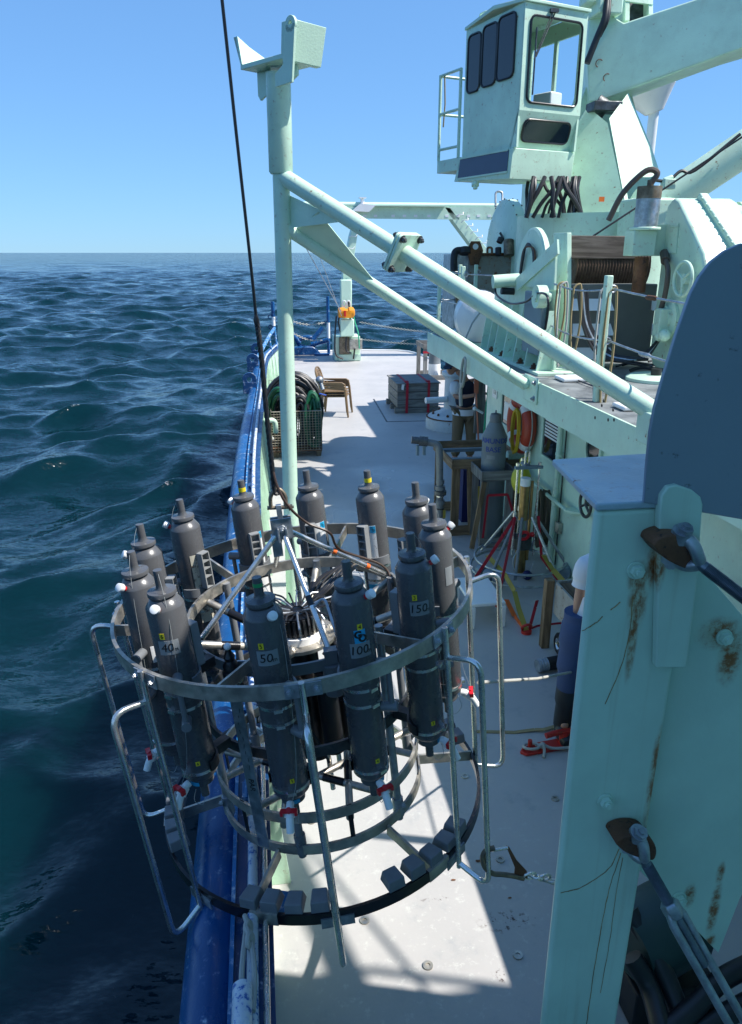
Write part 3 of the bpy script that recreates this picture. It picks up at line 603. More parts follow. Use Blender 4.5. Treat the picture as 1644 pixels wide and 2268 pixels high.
def clampmesh(z):
    s = MB(); s.lathe([(br_, z-.006), (br_+.0016, z-.006), (br_+.0016, z+.006), (br_, z+.006)], seg=32); s.box(pol(br_+.006, 12, z), (.012, .030, .013), Matrix.Rotation(R(12), 3, 'Z')); m = s.mesh('band_clamp'); m.materials.append(M['steel']); return m
CL = [clampmesh(z) for z in (.07, .355, .62-.2)]
sv = MB()
for zz in (.56,):
    sv.box((-.085, 0, zz+.085), (.034, .044, .005)); sv.box((-.085, 0, zz-.085), (.034, .044, .005)); sv.box((-.085, -.021, zz), (.034, .005, .17)); sv.box((-.085, .021, zz), (.034, .005, .17)); sv.box((-.072, 0, zz), (.005, .04, .17))
    for q in (-.03, .01, .045): sv.box((-.086, 0, zz+q), (.030, .04, .005))
BLK = sv.mesh('mount_block'); BLK.materials.append(M.setdefault('clipgrey', paint('clip_grey', (.27, .28, .28), .45, .12, 0, 0, .1)))
LAN = MB().tube(catmull([pol(.016, 60, .885), pol(.045, 64, .83), pol(.070, 62, .70), pol(.076, 50, .40), pol(.082, 30, .15), pol(.10, 8, .045)], 5), .0008, 5).mesh('lanyard'); LAN.materials.append(M.setdefault('line', plain('fishing_line', (.35, .37, .36), .3)))
TAIL = MB().tube(catmull([pol(.05, 20, -.01), pol(.06, 10, -.06), pol(.03, 20, -.10), pol(.01, 60, -.07)], 5), .0012, 5).mesh('tail_line'); TAIL.materials.append(M['line'])
INFO = {0: ('old', 'stained paper label on the seaward rear side'), 1: ('yel', 'yellow taped handle beside the bulwark'), 2: ('paper', 'speckled white label in front of the mast foot'), 3: ('yelp', 'speckled white label and yellow taped handle'),
 4: ('paper', 'short white label, half hidden by its neighbour'), 5: ('side', 'small clear tape patch'), 6: ('150', 'tape reading 150m'), 7: ('100', 'blue GO sticker and tape reading 100m'), 8: ('50', 'green banded handle and tape reading 50m'), 9: ('40', 'tape reading 40m'), 10: ('small', 'little white sticker, seaward side'), 11: ('none', 'unmarked body, seaward side')}
cams = (MR.inverted() @ EYE)
for i, a in enumerate(ANG):
    kind, desc = INFO[i]
    bt = thing('sampling_bottle', (0, 0, 0), 'dark grey water sampling bottle with '+desc, 'bottle', 'sampling bottles around the rosette')
    bt.matrix_world = MR @ Matrix.Translation(pol(RBOT, a, ZB)) @ Matrix.Rotation(R(a), 4, 'Z')
    def ch(me, name, parent=bt):
        o = bpy.data.objects.new(name, me); COL.objects.link(o); o.parent = parent; return o
    bo = ch(BODY, 'body'); tc = ch(TOP, 'top_cap'); ch(BOT, 'bottom_cap'); sp = ch(SPI, 'spigot'); ch(SPH, 'valve_handle', sp); kn = ch(KNOB, 'vent_knob'); ch(KRED, 'washer', kn); ch(SIDE, 'side_handle'); ch(BLK, 'mount_block'); ch(LAN, 'lanyard'); ch(TAIL, 'tail_line')
    for c_ in CL: ch(c_, 'band_clamp')
    d_ = cams-pol(RBOT, a, ZB); ca = math.degrees(math.atan2(d_.y, d_.x))-a      # side turned towards the viewer's deck
    ca = (ca+180) % 360-180
    def pt(mb, name, mat): return mb.build(name, mat, bt, 0, 38, True)
    def tape(word, num, ang, z, logo=False):
        tp = pt(patch(br_, ang, 62, z-.028, z+.028), 'tape_label', TAPE); text_cyl(word, .046, br_, ang-4, z, M['blackgloss'], 'handwriting', tp, .12); text_cyl('m', .022, br_, ang+(26 if len(word) > 2 else 19), z-.008, M['blackgloss'], 'handwriting', tp)
        yp = pt(patch(br_, ang+(4 if logo else -14), 15, z+(.078 if logo else .035), z+(.10 if logo else .058)), 'number_tape', YEL); text_cyl(num, .022, br_, ang+(4 if logo else -14), z+(.089 if logo else .0465), M['blackgloss'], 'number', yp)
        y2 = pt(patch(br_, ang+10, 13, .11, .128), 'number_tape', YEL); text_cyl(num, .017, br_, ang+10, .119, M['blackgloss'], 'number', y2)
        if logo:
            lg = pt(patch(br_, ang+2, 34, z+.028, z+.078), 'sticker', CYAN); text_cyl('G', .036, br_, ang-4, z+.060, M['blackgloss'], 'logo', lg, bold=.002); text_cyl('O', .036, br_, ang+9, z+.044, M['blackgloss'], 'logo', lg, bold=.002)
    if kind == '40': tape('40', '6', ca-14, .62)
    if kind == '50': tape('50', '5', ca-6, .625); pt(MB().lathe([(.0167, .862), (.0174, .862), (.0174, .875), (.0167, .875)], seg=20), 'green_band', GRN)
    if kind == '100': tape('100', '4', ca+12, .585, True)
    if kind == '150': tape('150', '3', ca+10, .62)
    if kind == 'small': tp = pt(patch(br_, ca+6, 26, .45, .52), 'sticker', M['wplastic'])
    if kind == 'side': pt(patch(br_, ca+42, 30, .56, .64), 'tape_label', TAPE)
    if kind in ('paper', 'yel', 'yelp', 'old'):
        lm = M['label_old'] if kind == 'old' else M['label']; an = ca+(24 if kind in ('old', 'paper', 'yel') else -18)
        lb = pt(patch(br_, an, 56, .30 if kind != 'paper' else .36, .64), 'paper_label', lm)
        cy = pt(patch(br_+.0012, an+16, 22, .605, .64, 4), 'sticker', CYAN); text_cyl('G', .016, br_+.0012, an+13, .628, M['blackgloss'], 'logo', cy); text_cyl('O', .016, br_+.0012, an+19, .618, M['blackgloss'], 'logo', cy)
        if kind == 'yelp': pt(patch(br_+.0012, an, 54, .31, .335, 6), 'blue_stripe', CYAN)
    if kind in ('yel', 'yelp'): pt(MB().lathe([(.0167, .838), (.0176, .838), (.0176, .858), (.0167, .858)], seg=20), 'yellow_band', YEL)
    if kind in ('50', '100', '150', '40'): pt(patch(.0475, 15, 50, .002, .018, 6), 'blue_tag', CYAN)
# ------------------------------------------------------------------ hoisting wire
HW = MR @ hub; hy = HW.y
top = MR @ (hub+V((0, 0, .10)))
wr = thing('hoisting_wire', top+V((0, 0, .05)), 'black hoisting wire with thick braided end holding up the rosette', 'cable')
lo = [top+V((0, 0, .045))]+[PY(x, y, hy) for x, y in ((608, 1085), (601, 1015), (592, 930), (580, 800), (571, 725), (568, 708))]
hi = [PY(x, y, hy) for x, y in ((568, 708), (556, 590), (524, 300), (492, 0), (456, -330))]
wl = MB(); lp = catmull(lo, 14); wl.tube(lp, .0095, 8)
for s0 in range(3):                             # strands wound round the thick end
    sp_ = []
    for k, p in enumerate(lp):
        sp_.append(p+V((math.cos(k*.9+s0*2.1), math.sin(k*.9+s0*2.1), 0))*.0062)
    wl.tube(sp_, .0052, 5)
wl.build('braided_end', M['hose_black'], wr)
wl = MB(); wl.tube(catmull(hi, 6), .0058, 8); wl.build('upper_wire', M['blackgloss'], wr)
wl = MB(); wl.tube([hi[0]+(lo[-2]-hi[0])*1.2, hi[0], hi[0]+(hi[1]-hi[0])*.10], [.008, .0125, .006], 10); wl.build('splice', M['blackgloss'], wr)
sk = MB(); c_ = top; sk.tube(fillet([c_+V((-.03, 0, -.012)), c_+V((-.032, 0, .04)), c_+V((0, 0, .075)), c_+V((.032, 0, .04)), c_+V((.03, 0, -.012))], .03, 5), .0085, 10); sk.cyl(c_+V((-.045, 0, -.012)), c_+V((.05, 0, -.012)), .008, 10); sk.hexbolt(c_+V((.042, 0, -.012)), (1, 0, 0), .02, .012); sk.build('shackle', M.setdefault('brownsteel', metal('stained_steel', (.24, .20, .15), .5, .3)), wr)
ld = MB(); e18 = MR @ pol(RIN-.03, 18, .975)
ld.tube(catmull([PY(604, 1040, hy), PY(615, 1078, hy-.02), PY(638, 1120, hy-.03), PY(680, 1158, hy), PY(730, 1180, hy), HW.lerp(e18, .55)+V((0, 0, .02)), e18+V((0, 0, .03)), e18+V((.02, -.1, -.10)), e18+V((.02, -.12, -.25))], 8), .0058, 7); ld.build('signal_lead', M.setdefault('brownlead', plain('brown_cable', (.05, .028, .018), .45, .3)), wr)
# ================================================================== MAST WITH BRACES, FOREGROUND FRAME
def PD(x, y, dep): return EYE + ray(x, y)*dep
FH = V((math.sin(YAW), math.cos(YAW), 0))
YM = 6.86
pt_, pb_ = PY(617, 192, YM), PY(642.3, 1052, YM); ax = (pt_-pb_).normalized(); foot = pb_-ax*(pb_.z/ax.z)
def mz(y): return PY(617+(y-192)*.0294, y, YM)
ms = thing('boom_rest_mast', foot, 'pale green steel mast with cradle head and two sloping braces beside the rail', 'mast')
m = MB(); m.tube([foot+V((0, 0, .02)), mz(376)], .071, 28); m.build('lower_post', M['green'], ms)
m = MB(); a_, b_ = mz(380), mz(162); m.tube([a_-ax*.02, a_, b_], [.085, .100, .100], 30); m.build('upper_post', M['green'], ms)
m = MB(); m.cyl(foot, foot+V((0, 0, .025)), .16, 24); m.build('foot_flange', M['green'], ms, .004)
for k in range(6): q = MB(); q.hexbolt(foot+V((math.cos(k*1.047)*.125, math.sin(k*1.047)*.125, .025)), (0, 0, 1), .03, .02); q.build('bolt', M['galv'], ms)
# cradle head: channel open towards the crane
h0 = mz(150); ca_ = V((.80, .60, 0)); cp_ = V((-.60, .80, 0)); zz = V((0, 0, 1))
def L(a, p, z): return h0+ca_*a+cp_*p+zz*z
hd = MB(); hd.prism([L(-.17, -.27, 0), L(.17, -.27, 0), L(.17, .27, 0), L(-.17, .27, 0)], zz*.035); hc = hd.build('cradle_plate', M['green_clean'], ms, .004)
hd = MB(); hd.prism([L(-.17, .245, .036), L(.17, .245, .036), L(.17, .29, .10), L(-.17, .32, .24), L(-.17, .29, .24)], cp_*.022); hd.build('cradle_cheek', M['green_clean'], ms, .003)
hd = MB(); hd.prism([L(-.17, -.25, .036), L(-.17, -.27, .24), L(-.17, -.40, .24), L(-.17, -.33, -.02), L(-.17, -.27, -.02)], ca_*.34); hd.build('cradle_cheek', M['green_clean'], ms, .004)
for pts_, ev in (([L(-.02, .11, -.002), L(-.02, .25, -.002), L(-.02, .25, -.17), L(-.02, .22, -.21), L(-.02, .09, -.16), L(-.02, .09, -.002)], ca_*.02), ([L(-.03, -.09, -.002), L(-.03, -.27, -.002), L(-.03, -.27, -.09), L(-.03, -.2, -.12), L(-.03, -.09, -.12)], ca_*.02)):
    hd = MB(); hd.prism(pts_, ev); hd.build('cradle_web', M['green_clean'], ms, .002)
lg = MB(); cc = L(-.19, -.36, .10); 
lg.lathe([(.022, -.012), (.058, -.012), (.058, .012), (.022, .012), (.022, -.012)], L(-.185, -.40, .20), ca_, 24); lg.prism([L(-.197, -.345, .20), L(-.197, -.455, .20), L(-.197, -.40, -.18), L(-.197, -.20, -.19), L(-.197, -.20, -.10), L(-.197, -.30, -.05)], ca_*.022); lg.build('eye_plate', M['green_clean'], ms, .003)
# braces
u0 = mz(388); u1 = PD(1464, 922, 4.9); l0 = mz(500); l1 = PX(1166, 853, 2.56)
m = MB(); m.tube([u0, u1], .067, 24); ub = m.build('upper_brace', M['green'], ms)
m = MB(); m.box((u1.x, u1.y, (UD+u1.z)/2), (.22, .22, u1.z-UD+.06)); m.build('brace_foot', M['green'], ms, .01)
m = MB(); m.tube([l0, l1], .054, 22); lb = m.build('lower_brace', M['green'], ms)
m = MB(); m.cyl(l1-(l1-l0).normalized()*.10, l1+V((.02, 0, 0)), .045, 18); m.box((2.588, l1.y-.05, l1.z-.03), (.022, .36, .25)); pl_ = m.build('end_plate', M['green'], ms, .01)
for dy, dz in ((-.18, .05), (-.18, -.10)): q = MB(); q.hexbolt(V((2.577, l1.y+dy, l1.z+dz)), (-1, 0, 0), .034, .02); q.build('bolt', M['galv'], pl_)
fc = min([u0.lerp(u1, k/400) for k in range(400)], key=lambda p: abs(proj(p)[0]-893)); ud_ = (u1-u0).normalized()
us = V((-ud_.y, ud_.x, 0)).normalized(); uu = us.cross(ud_)
if uu.z < 0: uu = -uu
for s_ in (-1, 1):
    m = MB(); c_ = fc+ud_*(.014*s_); r_ = .150; cr_ = .035; o_ = []
    for (sx, sy) in ((1, 1), (-1, 1), (-1, -1), (1, -1)):
        for k in range(5):
            a = {(1, 1): 0, (-1, 1): 90, (-1, -1): 180, (1, -1): 270}[(sx, sy)]+22.5*k
            o_.append(c_+us*(sx*(r_-cr_)+cr_*math.cos(R(a)))+uu*(sy*(r_-cr_)+cr_*math.sin(R(a)))-ud_*.011)
    m.prism(o_, ud_*.022); fl = m.build('flange', M['green_old'], ub, .002)
for sx in (-1, 1):
    for sy in (-1, 1):
        c_ = fc+us*(.118*sx)+uu*(.118*sy); q = MB(); q.hexbolt(c_+ud_*.026, ud_, .036, .024); q.hexbolt(c_-ud_*.026, -ud_, .036, .02); q.build('flange_bolt', M['dark_steel'], ub)
g1 = MB(); A_, B_, C_ = mz(430)+V((.05, 0, 0)), mz(505)+V((.05, 0, 0)), u0.lerp(u1, .095); C2 = u0.lerp(u1, .20)
g1.prism([A_, B_, C2-V((0, 0, .05))], V((.006, .010, 0))); g1.build('gusset', M['green_clean'], ms)
D1, D2 = l0.lerp(l1, .04)+V((0, 0, .02)), l0.lerp(l1, .38); E1 = u0.lerp(u1, .12)-V((0, 0, .10))
g1 = MB(); g1.prism([D1, D2, E1], V((.006, .010, 0))); g1.build('gusset', M['green_clean'], ms)
# ------------------------------------------------------------------ foreground support frame (plates, lugs, bolts)
ZT = 2.74; YF = 1.79
t = NT('streaked_green_paint'); t0 = t.mix(t.ramp(t.noise(2.2, 5), .3, .7), sh(G, .86), sh(G, 1.02))
sv_ = t.noise(1, 5, .6, t.mp((26, 26, .8))); t0 = t.mix(t.math('MULTIPLY', t.ramp(sv_, .5, .8), .30), t0, (.30, .27, .13))
OB = V((.88, YF, 0))
def st_(px, py, w_, h_, soft=.9):
    w_, h_ = w_*1.35, h_*1.35; p = PY(px, py, YF)-OB; return t.stain((p.x, p.y, p.z), (w_, .3, h_), soft)
ms_ = None
for (px, py, w_, h_) in ((1412, 1335, .028, .09), (1415, 1282, .03, .05), (1455, 1690, .018, .13), (1445, 1760, .02, .16), (1447, 1250, .02, .07), (1505, 1215, .05, .05), (1430, 1850, .02, .05), (1402, 1410, .014, .14)):
    s_ = st_(px, py, w_, h_); ms_ = s_ if ms_ is None else t.math('MAXIMUM', ms_, s_)
rr_ = t.math('MULTIPLY', ms_, t.ramp(t.noise(30, 7, .72, t.mp((1, 1, .45))), .40, .58)); t0 = t.mix(t.math('MULTIPLY', ms_, .4), t0, (.42, .29, .09)); t0 = t.mix(rr_, t0, (.26, .095, .022))
t0 = t.mix(t.ramp(t.noise(23, 6, .7), .715, .73), t0, (.15, .06, .02))
t.col(t0); t.set(Roughness=.40); t.bump(t.noise(55, 3), .25, .003); M['fore'] = t.m
t = NT('rust_edged_green_paint'); t0 = t.mix(t.ramp(t.noise(2.2, 5), .3, .7), sh(G, .86), sh(G, 1.0)); ms_ = None
for (px, py, w_, h_) in ((1615, 1180+240, .07, .05), (1640, 1470, .04, .10), (1600, 2040, .02, .12), (1615, 1960, .016, .05), (1592, 2110, .02, .03), (1545, 2010, .022, .05)):
    s_ = st_(px, py, w_, h_); ms_ = s_ if ms_ is None else t.math('MAXIMUM', ms_, s_)
t0 = t.mix(t.math('MULTIPLY', ms_, .45), t0, (.33, .21, .06)); t0 = t.mix(t.math('MULTIPLY', ms_, t.ramp(t.noise(28, 7, .72), .42,   .6)), t0, (.26, .095, .022)); t.col(t0); t.set(Roughness=.42); t.bump(t.noise(55, 3), .25, .003); M['fore2'] = t.m
ff = thing('support_frame', OB, 'big pale green steel upright with rust runs, bolts and a flat top plate', 'support frame')
xl, xr = .884, 1.165
m = MB(); m.prism([V((xl, YF, .02)), V((xl, YF, ZT)), V((xr+.02, YF, ZT)), V((xr, YF, .02))], (0, .03, 0)); m.build('face_plate', M['fore'], ff, .014, seg=4)
m = MB(); m.prism([V((xr-.02, YF+.031, .02)), V((xr-.02, YF+.031, ZT-.002)), V((xr-.02, YF+.5, ZT-.002)), V((xr-.02, YF+.3, .02))], (.022, 0, 0)); m.build('web_plate', M['fore'], ff)
c0 = PZ(1223, 1024, ZT+.012); m = MB(); m.prism([V((xl-.005, YF-.004, ZT+.001)), V((c0.x, c0.y, ZT+.001)), V((1.32, c0.y+.03, ZT+.001)), V((1.20, YF-.004, ZT+.001))], (0, 0, .022)); m.build('top_plate', M.setdefault('toplate', paint('shade_tinted_top_paint', (.36, .46, .50), .35, .15, .3, 0, .6, scale=1.5)), ff, .006, seg=3)  # blue-grey of shade put into the top plate colour, under the paint chips
YG = YF+.05
gp = [PY(x, y, YG) for x, y in ((1500, 1192), (1533, 1232), (1644, 1362), (1760, 1480), (1740, 1830), (1640, 1990), (1592, 2112), (1395, 1905))]
m = MB(); m.prism(gp, (0, .02, 0)); m.build('gusset_plate', M['fore2'], ff, .003)
hp_ = [PY(x, y, YF-.031) for x, y in ((1454, 1480), (1462, 1135), (1466, 1098), (1480, 1078), (1500, 1074), (1535, 1086), (1553, 1101), (1558, 1118), (1545, 1290), (1522, 1480))]
m = MB(); m.prism(hp_, (0, .0285, 0)); m.build('upright_lug', M['fore'], ff, .005, seg=3)
for px, py, r_ in ((1407, 1262, .05), (1340, 1773, .05), (1603, 1410, .055), (1504, 1988, .05)):
    yy = YF if px < 1450 else YG
    p = PY(px, py, yy-.001); q = MB(); q.cyl(p, p+V((0, -.006, 0)), .026, 20); q.hexbolt(p+V((0, -.004, 0)), (0, -1, 0), .034, .016, False); q.build('bolt', M['green'], ff)
def run(pts, w0, yy=YF):      # narrow rust run lying on the plate
    q = MB(); P_ = catmull([PY(x, y, yy-.0012) for x, y in pts], 6); P_ = [p+V((random.uniform(-1, 1)*w0*.5, 0, random.uniform(-1, 1)*w0*.4)) for p in P_]
    for a, b in zip(P_, P_[1:]): q.bar(a, b, w0*random.uniform(.6, 1.1), .0008, (0, -1, 0))
    q.build('rust_run', M.setdefault('run', paint('rust_stain', (.36, .21, .06), .7, .4, 0, 0, .2, scale=4)), ff)
run([(1372, 1880), (1348, 1925), (1290, 1965), (1243, 1978)], .003); run([(1376, 1890), (1350, 1970), (1330, 2070), (1312, 2180), (1300, 2268), (1296, 2310)], .0026); run([(1380, 1900), (1362, 2000), (1350, 2090), (1330, 2200)], .0018); run([(1402, 1320), (1395, 1400), (1375, 1480), (1340, 1560)], .0022); run([(1290, 1398), (1320, 1380), (1335, 1365)], .003); run([(1352, 1352), (1375, 1333)], .003)
# rusty pad eyes
def padeye(px, py, yy, s_=1.0):
    p = PY(px, py, yy); q = MB(); o_ = [v for v in catmull([p+V((x*s_, 0, z*s_)) for x, z in ((-.060, .012), (-.050, .030), (-.01, .040), (.045, .026), (.078, -.02), (.078, -.068), (.04, -.06), (-.02, -.028), (-.060, .012))], 4)[:-1]]
    q.prism(o_, (0, -.080*s_, 0)); q.build('pad_eye', M['rusty'], ff, .010, seg=3)
    return p
e1 = padeye(1460, 1192, YF-.001); e2 = padeye(1378, 1832, YF-.001)
def turnbuckle(p0, p1, label, sc=1.4):
    p0, p1 = V(p0), V(p1); d = (p1-p0).normalized(); sd = V((-d.z, 0, d.x)).normalized(); sd = V((-.12, -.25, 1)).normalized(); sd = (sd-d*sd.dot(d)*.45).normalized(); n_ = d.cross(sd); Ln = (p1-p0).length
    tb = thing('turnbuckle', p0, label, 'turnbuckle')
    for s_ in (-1, 1):
        q = MB(); q.tube(catmull([p0-d*.012+sd*(.027*s_*sc), p0+d*.02+sd*(.029*s_*sc), p0+d*.045+sd*(.022*s_*sc), p0+d*.072+sd*(.002*s_)], 5), [.013*sc]*15+[.012*sc], 12); q.cyl(p0-d*.004+sd*(.016*s_*sc), p0-d*.004+sd*(.040*s_*sc), .019*sc, 20); q.build('clevis_arm', M['galv'], tb)
    q = MB(); q.cyl(p0-sd*.046*sc, p0+sd*.040*sc, .0105*sc, 14); q.hexbolt(p0+sd*.035*sc, sd, .027*sc, .013*sc, False); q.hexbolt(p0-sd*.036*sc, -sd, .024*sc, .012*sc, False); q.build('pin', M['galv'], tb)
    q = MB(); q.cyl(p0+d*.065, p0+d*.26, .0118*sc, 16)
    k = .09
    while k < .225: q.tube([p0+d*k, p0+d*(k+.0012), p0+d*(k+.0024)], [.0118*sc, .0133*sc, .0118*sc], 14, cap=False); k += .0036
    q.cyl(p0+d*.26, p0+d*.46, .0105*sc, 12); q.build('threaded_rod', M.setdefault('rodsteel', metal('threaded_steel', (.20, .23, .27), .4, .3)), tb)
    q = MB(); q.tube([p0+d*.225, p0+d*.235, p0+d*.265, p0+d*.28], [.018*sc, .023*sc, .023*sc, .018*sc], 6); q.build('end_nut', M['galv'], tb, .003)
    for s_ in (-1, 1):
        q = MB(); q.tube(catmull([p0+d*.245+n_*(.012*s_*sc), p0+d*.285+n_*(.0225*s_*sc), p0+d*.36+n_*(.0245*s_*sc), p1+n_*(.0245*s_*sc)], 5), .0095*sc, 12); q.build('body_bar', M['galv'], tb)
    return tb
turnbuckle(e1+V((.026, -.052, -.006)), PY(1900, 1515, 1.42), 'galvanised turnbuckle pinned to the upper rusty pad eye under the rounded lug')
turnbuckle(e2+V((.012, -.052, -.006)), PY(1720, 2420, 1.42), 'galvanised turnbuckle pinned to the lower rusty pad eye, long body slanting down')
# curved plate standing on the frame
pp = [(1427, 1113), (1433, 1030), (1440, 960), (1450, 905), (1470, 833), (1500, 735), (1530, 650), (1550, 612), (1575, 580), (1605, 556), (1640, 540), (1700, 528), (1900, 540), (1900, 1195)]
b0, b1 = PZ(1427, 1113, ZT+.026), PZ(1644, 1149, ZT+.026); b0 = V((b0.x, b0.y+.01, b0.z)); pd_ = V((1, -.06, 0)).normalized(); pn_ = V((-pd_.y, pd_.x, 0))
def onplane(x, y): d = ray(x, y); return EYE+d*((b0-EYE).dot(pn_)/d.dot(pn_))
P_ = [onplane(x, y) for x, y in pp]
t = NT('sky_tinted_sheet'); t.col(t.mix(t.ramp(t.noise(18, 6, .7), .62, .72), t.mix(t.noise(3, 4), (.25, .29, .34), (.30, .345, .40)), (.12, .12, .13))); t.set(Roughness=.38, Metallic=.35); t.bump(t.noise(40, 4), .15, .003)  # blue of the reflected sky put into the grey galvanised colour
q = MB(); q.prism(P_, pn_*.014); gpn = solo(q, 'guard_plate', t.m, 'blue grey sheet metal guard with a curved edge standing on the support frame', 'guard plate', None, .002)
# equipment behind the frame, down in its shade
hs = MB()
for pts in ([(1395, 2020, .6), (1450, 2110, .5), (1500, 2230, .35), (1520, 2330, .3)], [(1400, 2120, .5), (1440, 2190, .4), (1470, 2300, .35)], [(1470, 2290, .35), (1540, 2230, .38), (1600, 2170, .4), (1700, 2120, .42)], [(1480, 2330, .3), (1570, 2270, .33), (1700, 2200, .36)]):
    hs.tube(catmull([PZ(x, y, z) for x, y, z in pts], 6), .045, 10)
solo(hs, 'hose_bundle', M['hose_black'], 'dark hoses lying in the shade behind the big green upright', 'hoses')
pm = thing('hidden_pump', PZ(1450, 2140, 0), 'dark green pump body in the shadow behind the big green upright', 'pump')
c_ = PZ(1450, 2100, .45); q = MB(); q.lathe([(0, -.22), (.16, -.22), (.19, -.16), (.19, .1), (.15, .16), (.07, .18), (0, .18)], c_+V((.1, .1, 0)), (1, .3, .1), 24); q.build('casing', plain('shade_dark_green', (.02, .05, .045), .5), pm)  # casing colour darkened to stand in for the enclosed shade
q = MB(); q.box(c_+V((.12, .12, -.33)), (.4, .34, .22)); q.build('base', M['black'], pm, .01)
# ================================================================== UPPER DECK: CRANE, WINCH, RAILS
# ------------------------------------------------------------------ crane
co = PD(1142, 395, 9.2); lx = (_rt*(-.46)+FH*.89).normalized(); fx = V((-lx.y, lx.x, 0)); fx = fx if fx.x > 0 else -fx
cr_ = PD(1335, 480, 10.3); base = V((cr_.x, cr_.y, UD))
ck = thing('deck_crane', base, 'pale green deck crane with glazed cab, slanted pedestal and thick box boom', 'crane')
def C(l, f, z): return co+lx*l+fx*f+V((0, 0, z))
LL, FW = 1.20, .95; H1, H2, HT = [PY(1150, y_, co.y).z-co.z for y_ in (243, 325, 2)]; kz = (HT-H2)/1.88
def panel(o, u, v, W, Hh, holes, th, name, mat, par=None):
    u, v = V(u), V(v); n = u.cross(v).normalized()*th; m = MB(); xs = 0
    def q(x0, x1, y0, y1):
        if x1-x0 > 1e-4 and y1-y0 > 1e-4: m.prism([o+u*x0+v*y0, o+u*x1+v*y0, o+u*x1+v*y1, o+u*x0+v*y1], n)
    for (x0, x1, y0, y1) in sorted(holes):
        q(xs, x0, 0, Hh); q(x0, x1, 0, y0); q(x0, x1, y1, Hh); xs = x1
    q(xs, W, 0, Hh); return m.build(name, mat, par or ck)
def gasket(o, u, v, x0, x1, y0, y1, par, pane_mat, r_=.016, out=V((0, 0, 0))):
    u, v = V(u), V(v); c = .07; pts = []
    for (cx_, cy_, a0) in ((x1-c, y1-c, 0), (x0+c, y1-c, 90), (x0+c, y0+c, 180), (x1-c, y0+c, 270)):
        for k in range(5): a = R(a0+22.5*k); pts.append(o+u*(cx_+c*math.cos(a))+v*(cy_+c*math.sin(a))+out)
    g = MB(); g.tube(pts, r_, 8, closed=True); gk = g.build('gasket', M['blackgloss'], par)
    # corner fillets between rectangular opening and rounded gasket
    n = u.cross(v).normalized(); p = MB(); p.prism([q for q in pts], n*.004); p.build('pane', pane_mat, par); return gk
side = panel(C(.02, 0, H2), lx, V((0, 0, 1)), LL-.02, HT-H2, [(.14, .46, .98*kz, 1.80*kz), (.50, .78, .96*kz, 1.77*kz), (.84, 1.10, .94*kz, 1.73*kz)], .03, 'side_wall', M['green'])
out = -fx*.012
for h in ((.13, .47, .97, 1.81), (.49, .79, .95, 1.78), (.83, 1.11, .93, 1.74)): gasket(C(.02, 0, H2)-fx*.006, lx, V((0, 0, 1)), h[0], h[1], h[2]*kz, h[3]*kz, side, M['glass'], .014, -fx*.006)
front = panel(C(0, 0, H1), fx, V((0, 0, 1)), FW, HT-H1, [(.10, FW-.09, .10, HT-H1-.13)], -.03, 'front_wall', M['green'])
gasket(C(0, 0, H1)-lx*.004, fx, V((0, 0, 1)), .09, FW-.08, .09, HT-H1-.12, front, M['clear'], .014, -lx*.006)
sv_ = (C(0, 0, H1)-C(.13, 0, H2)); sl_ = sv_.length; sv_ = sv_.normalized()
low = panel(C(.13, 0, H2), fx, sv_, FW, sl_, [(.12, FW-.12, .10, sl_-.10)], -.03, 'lower_front_wall', M['green'])
nn = fx.cross(sv_).normalized(); nn = nn if nn.dot(lx) < 0 else -nn
gasket(C(.13, 0, H2)+nn*.006, fx, sv_, .11, FW-.11, .09, sl_-.09, low, M['glass'], .014, nn*.004)
m = MB(); m.prism([C(.03, FW-.001, H2), C(.01, FW-.001, H1), C(.01, FW-.001, HT), C(.10, FW-.001, HT), C(.10, FW-.001, H2)], -fx*.03); m.prism([C(LL-.2, FW-.001, H2), C(LL-.2, FW-.001, HT), C(LL, FW-.001, HT), C(LL, FW-.001, H2)], -fx*.03); m.prism([C(.10, FW-.001, H2), C(.10, FW-.001, H1), C(LL-.2, FW-.001, H1), C(LL-.2, FW-.001, H2)], -fx*.03); m.prism([C(.10, FW-.001, HT-.2), C(.10, FW-.001, HT), C(LL-.2, FW-.001, HT), C(LL-.2, FW-.001, HT-.2)], -fx*.03); m.prism([C(.5, FW-.001, H1), C(.56, FW-.001, H1), C(.56, FW-.001, HT-.2), C(.5, FW-.001, HT-.2)], -fx*.03); m.build('side_wall', M['green'], ck)
bk = panel(C(LL, FW-.031, H2), -fx, V((0, 0, 1)), FW-.062, HT-H2, [(.08, .42, .62, HT-H2-.2), (.50, .80, .62, HT-H2-.2)], .03, 'back_wall', M['green'])
m = MB(); m.prism([C(.16, .01, H2-.001), C(.16, FW-.01, H2-.001), C(LL, FW-.01, H2-.001), C(LL, .01, H2-.001)], V((0, 0, -.03))); m.build('floor', M['green_old'], ck)
m = MB(); m.prism([C(-.03, -.02, HT+.001), C(-.03, FW+.02, HT+.001), C(LL*.5, FW+.02, HT+.06), C(LL+.02, FW+.02, HT-.03), C(LL+.02, -.02, HT-.03), C(LL*.5, -.02, HT+.06)], V((0, 0, .035))); rf = m.build('roof', M['green_clean'], ck, .006)
m = MB(); m.tube(fillet([C(LL*.75, .1, HT+.05), C(LL*.75, .1, HT+.13), C(LL*.88, .1, HT+.13), C(LL*.88, .1, HT+.03)], .03), .012, 8); m.build('lifting_handle', M['green'], rf)
sk = MB(); sk.prism([C(.10, -.02, .0), C(.06, -.02, H2-.004), C(LL+.02, -.02, H2-.004), C(LL+.15, -.02, .06)], fx*(FW+.04)); sk.build('skirt', M['green'], ck, .008)
